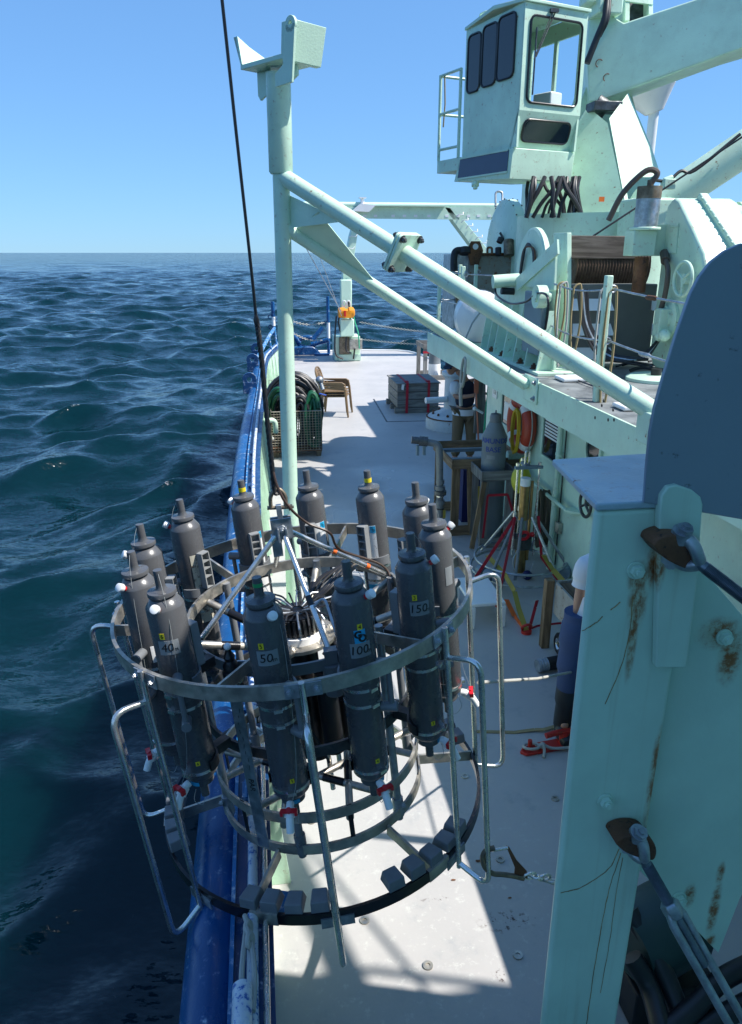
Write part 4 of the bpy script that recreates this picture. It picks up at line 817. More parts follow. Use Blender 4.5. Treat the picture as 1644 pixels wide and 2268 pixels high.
p_ = MB(); p_.prism([C(.15, -.028, .08), C(.13, -.028, .33), C(LL+.0, -.028, .33), C(LL+.05, -.028, .10)], fx*.006); p_.build('dark_panel', M.setdefault('navyglass', plain('dark_blue_panel', (.02, .045, .11), .25)), ck)
for z in (.085, .335):
    b_ = MB(); b_.bar(C(.14, -.034, z), C(LL+.02, -.034, z), .012, .02); b_.build('panel_frame', M['green'], ck)
# cab inside: seat, levers, console, mullions
st_ = MB(); st_.box(C(.75, .40, H2+.35), (.42, .42, .12), Matrix.Rotation(.5, 3, 'Z')); st_.box(C(.97, .40, H2+.75), (.42, .12, .75), Matrix.Rotation(.5, 3, 'Z')); st_.cyl(C(.75, .4, H2), C(.75, .4, H2+.3), .06, 10); st_.build('seat', M['black'], ck, .03)
cs = MB(); cs.box(C(.45, .78, H2+.35), (.22, .3, .72), Matrix.Rotation(.5, 3, 'Z')); cs.build('console', M['white'], ck, .02)
for f_ in (.18, .26): q = MB(); q.tube([C(.3, f_, H2+.02), C(.22, f_, H2+.78)], .010, 8); q.sphere(C(.22, f_, H2+.79), .026); q.build('lever', M['blackgloss'], ck)
for f_ in (.34, .68): q = MB(); q.bar(C(LL-.06, f_, H1), C(LL-.06, f_, HT-.01), .03, .03); q.build('mullion', M['green'], ck)
wp = MB(); wp.tube([C(-.03, .42, HT-.06), C(-.05, .16, HT-.55)], .008, 6); wp.tube([C(-.03, .38, HT-.06), C(-.05, .13, HT-.58)], .006, 6); wp.tube([C(-.045, .15, HT-.25), C(-.045, .145, HT-.95)], .010, 6); wp.box(C(-.03, .40, HT-.05), (.10, .05, .04)); wp.build('wiper', M['dark_steel'], ck)
# access platform with rail at the back of the cab
pf = MB(); pf.prism([C(LL+.03, -.02, .20), C(LL+.60, -.02, .20), C(LL+.60, .5, .20), C(LL+.03, .5, .20)], V((0, 0, .16))); pf.build('platform', M['green'], ck, .006)
def rail(pts, r_=.019): q = MB(); q.tube(pts, r_, 8); q.build('platform_rail', M['green'], ck)
A0, A1 = C(LL+.08, -.01, .36), C(LL+.58, -.01, .36)
for z in (.5, .95, 1.42): rail([A0+V((0, 0, z-.36+.0)), A1+V((0, 0, z-.36))])
rail([A0, A0+V((0, 0, 1.07))], .022); rail([A1, A1+V((0, 0, 1.07))], .022)
for z in (.95, 1.42): rail([A1+V((0, 0, z-.36)), A1+fx*.45+V((0, 0, z-.36))])
rail([A1+fx*.45, A1+fx*.45+V((0, 0, 1.07))], .022)
q = MB(); q.tube([A1-lx*.1+V((0, 0, 1.05)), A1-lx*.13+V((0, 0, .7)), A1-lx*.1+V((0, 0, .42))], .010, 6); q.build('hung_line', M['tanstrap'], ck)
# pedestal and slewing drum
dc = V((cr_.x, cr_.y, 0)); zd = PD(1200, 471, 9.4).z
m = MB(); m.lathe([(0, UD+.001), (1.16, UD+.001), (1.16, zd), (.6, zd+.002), (0, zd+.002)], dc, (0, 0, 1), 48); m.build('slewing_drum', M['green'], ck)
t0_ = PD(1346, 272, 9.9); b0_ = PD(1397, 512, 9.7)
tl, bl = PD(1302, 236, 10.3), PD(1165, 470, 10.4); tr_, br2 = PD(1392, 205, 10.4), PD(1470, 400, 10.3)
br3 = PD(1410, 508, 9.75)
m = MB(); back = FH*1.0+_rt*.15; m.prism([tl, t0_, b0_, bl], FH*.03); m.build('pedestal_side', M['green'], ck)
arch = [PD(x, y, dd) for x, y, dd in ((1350, 262, 9.9), (1392, 205, 10.2), (1420, 270, 10.15), (1445, 330, 10.1), (1463, 385, 10.1), (1440, 392, 10.05), (1412, 392, 9.98), (1396, 400, 9.92), (1388, 420, 9.86), (1392, 445, 9.82), (1402, 470, 9.78), (1412, 500, 9.74), (1408, 511, 9.72), (1397, 512, 9.71))]
m = MB(); m.prism(arch, (FH*.9+_rt*.3)*.04); m.build('pedestal_web', M['green_clean'], ck)
m = MB(); m.prism([PD(1300, 190, 10.6), PD(1395, 190, 10.9), PD(1450, 400, 10.9), PD(1440, 520, 10.7), PD(1180, 500, 10.9)], FH*.6); m.build('pedestal_core', M['green_old'], ck)
q = MB(); q.lathe([(0, 0), (.17, 0), (.20, .03), (.20, .06), (0, .06)], PD(1425, 448, 10.05), -FH, 20); q.build('pivot_boss', M['green_old'], ck)
# boom
def BP(x, y, d): return PD(x, y, d)
def BS(x, y, o=.02): return PD(x, y, 10.42-(x-1306)*.00255-o)
o1 = [BP(1308, 5, 10.4), BP(1383, 50, 10.22), BP(1528, 2, 9.85), BP(1900, -121, 8.9), BP(1900, 28, 8.9), BP(1642, 107, 9.55), BP(1450, 178, 10.05), BP(1330, 222, 10.4), BP(1306, 226, 10.45), BP(1300, 120, 10.45)]
bd_ = FH*.95+_rt*.12
o1 = [EYE+ray(*proj(p))*(10.42-(proj(p)[0]-1306)*.00255) for p in o1]
m = MB(); m.prism(o1, bd_); bm_ = m.build('boom', M['green_wall'], ck, .02, seg=3)
q = MB(); q.prism([BS(1468, 76), BS(1515, 58), BS(1513, 114), BS(1466, 131)], -FH*.004); q.build('patch_plate', M['galv'], bm_, .003)
q = MB(); 
for sx in (0, 1): q.prism([BP(1385+sx*52, -40, 10.3), BP(1395+sx*52, -40, 10.3), BP(1395+sx*52, 45-sx*14, 10.3), BP(1385+sx*52, 45-sx*14, 10.3)], FH*.5)
q.prism([BP(1385, -40, 10.29), BP(1447, -40, 10.29), BP(1447, 10, 10.29), BP(1385, 2, 10.29)], FH*.05); q.build('radiator_frame', M['green_old'], bm_, .004)
q = MB(); q.prism([BP(1396, 3, 10.5), BP(1437, 10, 10.5), BP(1437, 40, 10.5), BP(1396, 46, 10.5)], FH*.05); q.build('radiator_grille', M['dark_steel'], bm_)
q = MB(); q.box(BP(1340, 20, 10.3), (.35, .4, .2)); q.box(BP(1330, 2, 10.3), (.5, .3, .12)); q.build('winch_block', M['green_old'], bm_, .02)
q = MB(); q.tube(catmull([BP(1345, 0, 10.1), BP(1340, 40, 10.1), BP(1322, 85, 10.2), BP(1300, 140, 10.3)], 5), .045, 10); q.tube(catmull([BP(1350, 0, 10.1), BP(1346, 42, 10.1), BP(1328, 80, 10.2)], 5), .03, 10); q.build('boom_hose', M['hose_black'], bm_)
for x, y in ((1328, 140), (1345, 172)): q = MB(); q.torus(BS(x, y, .003), FH, .05, .006, 16, 6); q.build('weld_ring', M['rusty'], bm_)
q = MB(); q.cyl(PD(1320, 228, 10.3), PD(1345, 245, 10.3), .12, 14); q.box(PD(1338, 238, 10.2), (.4, .3, .12)); q.build('pivot_pin', M['dark_steel'], ck, .01)
for k in range(26):
    x0 = random.uniform(1165, 1288); x1 = x0+random.uniform(-60, 60); x1 = min(1290, max(1166, x1)); d0 = random.uniform(9.3, 9.75)
    q = MB(); q.tube(catmull([PD(x0, 392, d0), PD(x0+(x1-x0)*.25+random.uniform(-5, 5), 420, d0-.03), PD(x0+(x1-x0)*.75+random.uniform(-5, 5), 450, d0), PD(x1, 482, d0+.05)], 6), random.uniform(.014, .030), 8); q.build('hydraulic_hose', M['hose_black'], ck)
q = MB(); q.box(PD(1333, 441, 9.75), (.07, .012, .06), Matrix.Rotation(-YAW, 3, 'Z')); q.build('warning_plate', M['orange'], ck)
q = MB(); q.cyl(PD(1053, 404, 9.9), PD(1053, 412, 9.9), .05, 10); q.cyl(PD(1053, 411, 9.9), PD(1053, 418, 9.9), .03, 8); q.build('floor_drain', M['green_old'], ck)
# ------------------------------------------------------------------ radome behind
rc = PD(1441, 207, 15.0); q = MB(); ra = V((-.33, .1, 1)).normalized()
q.lathe([(0, 1.0), (.32, .92), (.47, .7), (.49, .45), (.49, .02), (.47, 0), (.18, -.36), (0, -.38)], rc, ra, 40); rd = solo(q, 'radome', M['white'], 'white drum shaped radome with tapered bottom behind the crane boom', 'radome', None)
# mast that carries the radome
q = MB(); q.tube([V((rc.x+.28, rc.y+.3, UD)), rc-ra*.33], .10, 12); rdm = solo(q, 'radome_post', M['white'], 'white post under the radome behind the crane', 'post')
# ------------------------------------------------------------------ second boom, low on the right
jb = thing('tubular_boom', PD(1470, 430, 8.9), 'pale green round boom with black hose along it, slanting up behind the winch', 'boom')
j0, j1 = PD(1440, 470, 8.95), PD(1900, 160, 8.3); q = MB(); q.tube([j0, j1], .205, 30); q.build('boom_tube', M['green'], jb)
q = MB(); q.box(PD(1430, 500, 8.98), (.5, .5, .6)); q.build('boom_foot', M['green_old'], jb, .03)
q = MB(); q.tube([PD(1312, 524, 8.4), PD(1400, 466, 8.4), PD(1480, 412, 8.45), PD(1640, 306, 8.3), PD(1800, 200, 8.1)], .011, 6); q.build('black_line', M['blackgloss'], jb)
q = MB(); q.tube(catmull([PD(1445, 398, 8.5), PD(1482, 402, 8.5), PD(1492, 392, 8.5), PD(1510, 378, 8.5), PD(1540, 377, 8.5), PD(1640, 297, 8.4)], 5), .018, 8); q.build('hydraulic_hose', M['hose_black'], jb)
q = MB(); q.box(PD(1480, 408, 8.5), (.14, .1, .11)); q.cyl(PD(1470, 400, 8.5), PD(1490, 392, 8.5), .03, 8); q.build('valve_block', M['green_old'], jb, .008)
# pipe with valves at the right edge
q = MB(); q.tube([PD(1575, 492, 9.6), PD(1800, 500, 9.4)], .22, 20); 
for x in (1592, 1612, 1628): q.tube([PD(x, 492, 9.6), PD(x+7, 492, 9.6)], .245, 20)
gp_ = thing('exhaust_pipe', PD(1620, 560, 9.6), 'ribbed pale green pipe lying behind the winch housing', 'pipe'); q.build('ribbed_pipe', M['green_old'], gp_)
q = MB(); q.box(PD(1630, 545, 9.6), (.5, .3, .6)); q.build('saddle', M['green_old'], gp_, .02)
# ------------------------------------------------------------------ big winch
wn = thing('deck_winch', V((3.6, 8.2, UD)), 'pale green trawl winch with gear housing, drum and louvred cabinet on the upper deck', 'winch')
GX = 4.1
hp2 = [PX(x, y, GX) for x, y in ((1468, 500), (1478, 455), (1492, 437), (1502, 445), (1530, 503), (1556, 561), (1561, 608), (1530, 720), (1500, 838), (1473, 836), (1443, 808), (1440, 768), (1457, 636), (1465, 565))]
q = MB(); q.prism(hp2, (.62, 0, 0)); gh = q.build('gear_housing', M['green'], wn, .03, seg=3)
hwc = PX(1513, 618, GX-.09); q = MB(); q.torus(hwc, (1, 0, 0), .155, .017, 28, 8, sx=1); q.cyl(hwc, hwc+V((.10, 0, 0)), .05, 14)
for k in range(3): an = R(30+120*k); q.tube([hwc, hwc+V((0, math.cos(an)*.15, math.sin(an)*.15))], .012, 6)
q.build('brake_wheel', M['green'], gh)
q = MB(); c_ = PX(1482, 705, GX-.001); q.lathe([(0, 0), (.19, 0), (.19, .03), (.13, .05), (.13, .08), (0, .08)], c_, (-1, 0, 0), 24); q.build('bearing_cover', M['green'], gh)
q = MB(); q.box(PX(1466, 715, GX-.1), (.12, .12, .28)); q.sphere(PX(1462, 745, GX-.12), .05); q.sphere(PX(1472, 743, GX-.12), .06); q.build('hydraulic_fitting', M['green_old'], gh, .01)
q = MB(); q.box(PX(1497, 714, GX-.003), (.006, .09, .14)); q.build('name_plate', M['galv'], gh)
q = MB(); ya, yb = PX(1492, 575, GX).y, PX(1476, 575, GX).y; q.prism([PX(1483, 497, GX-.002), PX(1505, 494, GX-.002), PX(1499, 560, GX-.002), PX(1478, 562, GX-.002)], (-.008, 0, 0)); q.build('cover_strip', M['green'], gh)
for k in range(6): p = PX(1486+k*3.2, 501, GX-.012); b_ = MB(); b_.cyl(p, p+V((-.008, 0, 0)), .012, 6); b_.build('rivet', M['green_old'], gh)
q = MB(); q.tube(catmull([PX(1473, 572, GX-.06), PX(1480, 600, GX-.1), PX(1474, 650, GX-.1), PX(1462, 690, GX-.1)], 6), .026, 10); q.cyl(PX(1472, 560, GX-.02), PX(1474, 578, GX-.07), .045, 10); q.build('hydraulic_hose', M.setdefault('brownhose', plain('brown_hose', (.10, .075, .06), .5)), gh)
# ladder like guard strut with bolts, sloping on the right
q = MB(); s0, s1 = PD(1555, 433, 7.3), PD(1640, 560, 6.9); q.bar(s0, s1, .10, .07); sg = q.build('guard_strut', M['green'], wn, .015)
for k in range(9): p = s0.lerp(s1, .06+.11*k)+V((-.045, -.04, 0)); b_ = MB(); b_.sphere(p, .014, 8, n=5); b_.build('rivet', M['green_clean'], sg)
# drum, level wind beam
y_ = 8.2; da, db = PY(1256, 588, y_), PY(1412, 588, y_)
wd = paint('wound_wire', (.075, .045, .03), .7, .4, 0, 0, .8, scale=3)
q = MB(); q.tube([da, db], .29, 36); 
for k in range(26): p = da.lerp(db, k/25); q.torus(p, (1, 0, 0), .29, .008, 36, 4)
q.build('wire_drum', wd, wn)
lv = wood('weathered_beam', (.20, .17, .15), (.08, .065, .055), 0); q = MB(); q.prism([PY(1258, 521, 7.9), PY(1412, 523, 7.9), PY(1412, 573, 7.9), PY(1258, 573, 7.9)], (0, .16, 0)); q.build('guide_beam', lv, wn, .008)
# louvred cabinet
q = MB(); c0, c1 = PY(1256, 630, 7.62), PY(1458, 630, 7.62); q.prism([V((c0.x, 7.62, UD+.06)), V((c1.x, 7.62, UD+.06)), V((c1.x, 7.62, c0.z)), V((c0.x, 7.62, c0.z))], (0, .22, 0)); cb = q.build('louvre_cabinet', M.setdefault('greybox', plain('grey_cabinet', (.12, .13, .125), .5, .15)), wn, .01)
for r0, y in enumerate((668, 723, 776)):
    for x0, x1 in ((1268, 1352), (1444, 1462)):
        p, p2 = PY(x0, y, 7.615), PY(x1, y, 7.615); b_ = MB(); b_.add([p+V((0, 0, .03)), p2+V((0, 0, .03)), p2+V((.02, -.075, -.085)), p+V((-.02, -.075, -.085)), p+V((0, 0, -.085)), p2+V((0, 0, -.085))], [(0, 1, 2, 3), (0, 3, 4), (1, 5, 2), (3, 2, 5, 4)]); b_.build('louvre', M['white'], cb, 0, 0)
# left bearing frame on the deck edge
X0 = 2.95
q = MB(); fpts = [PX(x, y, X0) for x, y in ((1090, 775), (1100, 640), (1118, 612), (1160, 600), (1225, 545), (1238, 516))]
fr = [PX(1088, 778, X0), PX(1096, 640, X0), PX(1122, 606, X0), PX(1176, 628, X0), PX(1232, 640, X0), PX(1226, 820, X0)]
q.prism(fr, (.03, 0, 0)); bf = q.build('bearing_frame', M['green_old'], wn, .004)
for i, k in enumerate((.03, .16, .28, .45, .62, .80, .97)):
    y = fr[0].y+(fr[-1].y-fr[0].y)*k; b_ = MB(); b_.prism([V((X0, y, UD+.02)), V((X0-.16, y, UD+.02)), V((X0-.07, y, UD+.62)), V((X0, y, UD+.62))], (0, .022, 0)); b_.build('frame_rib', M['green_old'], bf)
b_ = MB(); b_.prism([V((X0-.2, fr[0].y+.05, UD+.001)), V((X0-.2, fr[-1].y-.1, UD+.001)), V((X0+.2, fr[-1].y-.1, UD+.001)), V((X0+.2, fr[0].y+.05, UD+.001))], (0, 0, .03)); b_.build('frame_base', M['green_old'], bf, .004)
for k in (.2, .4, .7, .9): y = fr[0].y+(fr[-1].y-fr[0].y)*k; b_ = MB(); b_.hexbolt(V((X0-.13, y, UD+.03)), (0, 0, 1), .05, .035); b_.build('anchor_bolt', M['rusty'], bf)
b_ = MB(); yv = PX(1240, 640, 3.2).y; b_.prism([PX(1226, 516, 3.15), PX(1256, 515, 3.15), PX(1256, 640, 3.15), PX(1246, 818, 3.15), PX(1226, 822, 3.15), PX(1232, 640, 3.15)], (.05, 0, 0)); b_.build('frame_post', M['green_old'], wn, .006)
b_ = MB(); b_.prism([PX(1147, 632, X0-.02), PX(1236, 548, X0-.02), PX(1232, 642, X0-.02)], (-.02, 0, 0)); b_.bar(PX(1146, 630, X0-.05), PX(1237, 546, X0-.05), .14, .02, (1, 0, 0)); b_.build('frame_gusset', M['green'], bf)
dcn = PX(1176, 600, 3.25); b_ = MB(); b_.lathe([(0, -.02), (.46, -.02), (.485, 0), (.485, .05), (.46, .07), (0, .07)], dcn, (1, 0, 0), 44); df = b_.build('drum_flange', M['green_clean'], wn)
for k in range(4):
    b_ = MB(); b_.tube(catmull([dcn+V((-.04, .28, -.25)), dcn+V((-.05, .16+.02*k, .08)), dcn+V((-.06, .03+.02*k, .30-.015*k)), dcn+V((-.05, -.14-.02*k, .24)), dcn+V((-.04, -.2-.02*k, .0))], 6), .010, 6); b_.build('hydraulic_line', M['hose_black'] if k < 3 else M['rusty'], df)
b_ = MB(); s0 = PX(1092, 624, X0-.25); b_.tube([s0, s0+V((.30, -.02, .02))], .075, 18); b_.build('pipe_stub', M['green_clean'], bf); b_ = MB(); b_.tube([s0+V((.1, -.02, -.1)), s0+V((.3, -.02, -.11))], .04, 10); b_.build('rubber_sleeve', M['black'], bf)
b_ = MB(); b_.box(PX(1183, 715, X0-.1), (.06, .5, .62)); b_.build('junction_box', M.setdefault('bluegrey', plain('blue_grey_box', (.16, .22, .26), .4)), bf, .01)
pu = PX(1197, 657, X0-.16); b_ = MB(); b_.lathe([(.05, -.04), (.11, -.05), (.11, .05), (.05, .04), (.05, -.04)], pu, (1, 0, 0), 20); b_.cyl(pu-V((.06, 0, 0)), pu+V((.1, 0, 0)), .05, 14); b_.build('guide_pulley', M['green_old'], bf)
b_ = MB(); b_.tube(catmull([s0+V((.03, 0, -.06)), PX(1102, 655, X0-.22), PX(1130, 672, X0-.22), PX(1165, 668, X0-.2), PX(1190, 650, X0-.2), PX(1212, 655, X0-.2), PX(1214, 690, X0-.2), PX(1208, 730, X0-.2)], 5), .012, 6); b_.build('black_cable', M['blackgloss'], bf)
# motor
mc0, mc1 = PY(1430, 503, 7.4), PY(1430, 413, 7.4); mc1 = V((mc0.x, mc0.y, mc1.z)); b_ = MB(); b_.tube([mc0, mc1], .113, 28); mo = b_.build('winch_motor', M['galv'], wn)
b_ = MB(); b_.lathe([(.1135, -.11), (.1165, -.11), (.1165, .002), (0, .002)], mc1, (0, 0, 1), 28); b_.cyl(mc1, mc1+V((0, 0, .06)), .03, 10); b_.build('motor_cap', M.setdefault('tanmetal', metal('oxidised_cap', (.24, .20, .15), .6, .3)), mo)
b_ = MB(); b_.cyl(mc0-V((0, 0, .03)), mc0, .15, 24); b_.box(mc0-V((.02, -.04, .15)), (.24, .20, .24)); b_.box(mc0-V((-.2, -.1, .12)), (.3, .12, .3)); b_.build('motor_bracket', M['green'], mo, .008)
b_ = MB(); b_.cyl(mc0-V((0, 0, .62)), mc0-V((0, 0, .28)), .07, 14); b_.build('motor_shaft', M['rusty'], mo)
b_ = MB(); b_.tube(catmull([mc1+V((0, 0, .02)), mc1+V((.05, -.02, .12)), mc1+V((-.05, .02, .14)), mc1+V((-.22, .1, -.05)), mc1+V((-.3, .2, -.3))], 6), .028, 8); b_.build('motor_hose', M['brownhose'], mo)
# hoses coiled below the cabinet
for k in range(5):
    b_ = MB(); b_.tube(catmull([PY(1280+k*5, 640, 7.35), PY(1292+k*4, 720, 7.3), PY(1320+k*8, 780, 7.2), PY(1370+k*6, 800-k*2, 7.1), PY(1420+k*3, 790, 7.1), PY(1462, 750, 7.15)], 6), .017, 7); b_.build('hydraulic_hose', M['hose_black'] if k != 2 else M['galv'], wn)
# ------------------------------------------------------------------ rust coloured container with fittings
rb0, rb1 = PD(1040, 566, 11.8), PD(1140, 566, 11.9); rz1 = rb0.z
rst = paint('rust_eaten_paint', (.30, .29, .25), .6, .2, .9, .3, .5, scale=.6)
bx_ = thing('rusty_tank', V((rb0.x+.4, rb0.y, UD)), 'rust stained steel tank with a hexagonal lifting lug on the upper deck', 'tank')
q = MB(); q.prism([V((rb0.x, rb0.y, UD)), V((rb1.x+.2, rb1.y, UD)), V((rb1.x+.2, rb1.y, rz1)), V((rb0.x, rb0.y, rz1))], (0, .9, 0)); q.build('shell', rst, bx_, .01)
q = MB(); q.prism([V((rb0.x-.03, rb0.y-.03, rz1+.001)), V((rb1.x+.2, rb1.y-.03, rz1+.001)), V((rb1.x+.2, rb1.y+.9, rz1+.001)), V((rb0.x-.03, rb0.y+.9, rz1+.001))], (0, 0, .04)); q.build('lid', M['rusty'], bx_)
q = MB(); q.prism([V((rb0.x-.21, rb0.y+.05, UD)), V((rb0.x-.005, rb0.y+.02, UD)), V((rb0.x-.005, rb0.y+.02, rz1+.02)), V((rb0.x-.21, rb0.y+.05, rz1+.02))], (0, .8, 0)); q.build('side_channel', M['galv'], bx_)
hx = PD(1053, 558, 11.7); q = MB(); hpts = [hx+V((x, 0, z)) for x, z in ((-.13, .02), (-.07, .16), (.07, .16), (.13, .02), (.06, -.20), (-.06, -.20))]; q.prism(hpts, (0, .03, 0)); lgx = q.build('lifting_lug', M['rusty'], bx_); q = MB(); q.cyl(hx+V((0, -.006, .08)), hx+V((0, .036, .08)), .045, 16); q.build('lug_bush', M['white'], lgx)
q = MB(); q.tube(fillet([PD(1080, 564, 11.8), PD(1080, 548, 11.8), PD(1090, 548, 11.8), PD(1090, 564, 11.8)], .03), .018, 8); q.build('handle', M['rusty'], bx_)
q = MB(); q.cyl(PD(1104, 565, 11.8), PD(1104, 549, 11.8), .05, 12); q.build('filler_cap', M['black'], bx_); q = MB(); q.cyl(PD(1127, 566, 11.8), PD(1127, 532, 11.8), .08, 14); q.build('stub_pipe', M['tanmetal'], bx_)
q = MB(); q.cyl(PD(1030, 562, 11.7), PD(1030, 549, 11.7), .09, 14); q.tube(fillet([PD(1028, 554, 11.7), PD(1008, 554, 11.7), PD(1005, 575, 11.7), PD(1006, 640, 11.7)], .08), .055, 10); q.build('suction_elbow', M['black'], bx_)
for x, y0, y1, mt in ((1016, 622, 680, 'wood'), (1027, 630, 690, 'galv'), (1040, 640, 690, 'wood_grey')):
    p, p2 = PD(x, y0, 11.2), PD(x, y1, 11.2); q = MB(); q.bar(p2, p, .09, .04, FH); solo(q, 'plank', M[mt], {'wood': 'brown plank end standing up beside the rusty tank', 'galv': 'grey board standing between two planks by the rusty tank', 'wood_grey': 'pale tilted plank leaning against the rusty tank'}[mt], 'plank')
# white liferaft canister
wc = PD(1062, 690, 9.9); q = MB(); q.lathe([(0, -.44), (.2, -.43), (.30, -.36), (.335, -.22), (.335, .22), (.30, .36), (.2, .43), (0, .44)], V((wc.x, wc.y, UD+.37)), (.25, 1, 0), 32); cn = thing('liferaft_canister', V((wc.x, wc.y, UD)), 'white rounded liferaft canister behind the winch frame', 'canister'); q.build('shell', M['white'], cn)
q = MB(); q.ring(V((wc.x, wc.y, UD+.37)), (.25, 1, 0), .334, .345, .05, 32); q.build('seam_band', M['galv'], cn); q = MB(); q.box(V((wc.x, wc.y, UD+.03)), (.5, .7, .06)); q.build('cradle', M['green'], cn)
q = MB(); q.tube([PD(1028, 758, 9.0), PD(1046, 716, 9.2), PD(1075, 676, 9.5)], .012, 6); q.build('lashing', M['rope'], cn)
# reel case beyond, with U shaped pipe on top
rcn = PD(1108, 556, 12.4); axr = (_rt*(-.986)-FH*.17).normalized(); q = MB(); q.lathe([(0, 0), (.74, 0), (.80, -.03), (.80, -.17), (.74, -.2), (0, -.2)], rcn, axr, 44); rl = thing('cable_reel', V((rcn.x, rcn.y, UD)), 'tall round pale green reel case with bolted rim behind the rusty tank', 'reel'); q.build('case', M['green_clean'], rl)
q = MB(); q.box(V((rcn.x+.1, rcn.y, (UD+rcn.z-.5)/2)), (.3, .5, rcn.z-.5-UD)); q.build('stand', M['green_old'], rl)
for k in range(10):
    a = R(10+k*16); u_, w2, _ = frame(axr); 
    for off in (-.03, -.17): p = rcn+(u_*math.cos(a)+w2*math.sin(a))*.803+axr*off; b_ = MB(); b_.sphere(p, .014, 8, n=4); b_.build('rim_bolt', M['dark_steel'], rl)
q = MB(); q.tube(fillet([PD(1098, 458, 12.4), PD(1098, 424, 12.4), PD(1113, 424, 12.4), PD(1113, 458, 12.4)], .085, 6), .018, 10); q.build('pipe_loop', M['galv'], rl)
q = MB(); q.cyl(PD(1106, 537, 12.2), PD(1110, 527, 12.2), .05, 10); q.bar(PD(1108, 515, 12.2), PD(1127, 550, 12.2), .03, .03); q.build('crank', M['dark_steel'], rl)
# ------------------------------------------------------------------ guard rail of the upper deck
gr_ = thing('guard_rail', V((2.75, 5.8, UD)), 'wire rope guard rail with pale green stanchions along the upper deck edge', 'guard rail')
def stan(p, h=1.0, w_=.055, mt='green'):
    q = MB(); q.box(p+V((0, 0, h/2+.001)), (w_, w_, h)); sn = q.build('stanchion', M[mt], gr_, .006)
    for z in (.5, .9): b_ = MB(); b_.torus(p+V((.035, -.02, z*h)), (0, 1, 0), .026, .008, 12, 6); b_.build('wire_eye', M['galv'], sn)
    return p
s1_ = stan(V((2.76, 5.80, UD)), 1.0); s0_ = V((2.76, 3.0, UD)); stan(s0_); s2_ = V((2.9, 7.55, UD))
far = [V((2.72, 10.0, UD)), V((2.72, 11.3, UD)), V((3.05, 11.38, UD)), V((3.3, 11.4, UD))]
for p in far: stan(p, 1.0, .05)
chain = [s0_, s1_, s2_]
for z in (.5, .9):
    for a, b in zip(chain, chain[1:]):
        q = MB(); P_ = [a.lerp(b, k/8)+V((.035, -.02, z-.05*math.sin(math.pi*k/8))) for k in range(9)]; q.tube(P_, .0085, 6); q.build('wire_rope', M['galv'], gr_)
    q = MB(); q.tube([V((2.95, 9.45, UD+z)), far[0]+V((.03, 0, z))], .0085, 6); q.tube([far[0]+V((.03, 0, z)), far[1]+V((.03, 0, z)), far[2]+V((0, 0, z))], .0085, 6); q.build('wire_rope', M['galv'], gr_)
    q = MB(); p = s1_.lerp(s0_, .22)+V((.035, -.02, z-.035)); d_ = (s0_-s1_).normalized(); q.tube([p-d_*.08, p-d_*.05, p+d_*.05, p+d_*.08], [.009, .018, .018, .009], 8); q.build('wire_tensioner', M['rusty'] if z > .7 else M['galv'], gr_)
for k, (x, dz) in enumerate(((.25, .55), (.30, .75), (.52, .62), (.9, .9), (1.0, 1.0))):
    p = s2_.lerp(s1_, x)+V((.035, -.02, .87)); q = MB(); w_ = .035; q.tube(catmull([p+V((-w_, 0, 0)), p+V((0, 0, .03)), p+V((w_, 0, 0)), p+V((w_*1.3, -.02, -dz*.5)), p+V((0, -.02, -dz)), p+V((-w_*1.3, -.02, -dz*.5)), p+V((-w_, 0, 0))], 5), .010, 6)
    tag(recenter(q.build('hung_line', M['rope'] if k % 2 else M['tanstrap'])), ['short pale line looped over the guard rail by the winch post', 'tan line looped over the guard rail by the winch post', 'pale line hanging midway between winch post and stanchion', 'tan line hanging in a long loop close to the stanchion', 'longest pale line hanging on the stanchion of the guard rail'][k if k < 5 else 4], 'rope', 'lines hung on the guard rail')
# clutter on the deck edge: white pads, hatch lid, wires
q = MB(); hp3 = PZ(1452, 842, UD); q.lathe([(0, .05), (.24, .05), (.28, .03), (.28, 0.002), (0, .002)], hp3, (0, 0, 1), 30); hl = thing('deck_hatch', hp3, 'round flat hatch lid on the upper deck in front of the winch', 'hatch'); q.build('lid', M['green_old'], hl); q = MB(); q.cyl(hp3+V((0, 0, .05)), hp3+V((0, 0, .11)), .05, 10); q.build('knob', M['black'], hl)
for (x, y, s_) in ((1270, 842, .30), (1400, 905, .26), (1245, 818, .2)):
    p = PZ(x, y, UD+.002); q = MB(); q.box(p+V((.06, 0, .02)), (s_*1.4, s_*.8, .035)); solo(q, 'pad', M['white'], {1270: 'white pad lying on the upper deck edge beside the brace', 1400: 'white pad lying near the foot of the upper brace', 1245: 'small white pad beside the winch frame base'}[x], 'pad', None, .012)
q = MB()
for k in range(9):
    p = PZ(1400+random.uniform(-40, 60), 812+random.uniform(-12, 12), UD+.03); q.tube(catmull([p, p+V((.15, .05, .02)), p+V((.3, -.08, .01)), p+V((.45, .04, .0))], 5), .012, 6)
o = solo(q, 'line_tangle', M['hose_black'], 'tangle of dark lines on the deck below the louvred cabinet', 'ropes')
q = MB(); q.tube(catmull([PZ(1190, 806, UD+.01), PZ(1215, 818, UD+.02), PZ(1255, 830, UD+.02), PZ(1290, 846, UD+.02), PZ(1330, 860, UD+.02)], 6), .007, 6); solo(q, 'loose_wire', M['blackgloss'], 'loose black wire lying along the upper deck edge', 'wire')
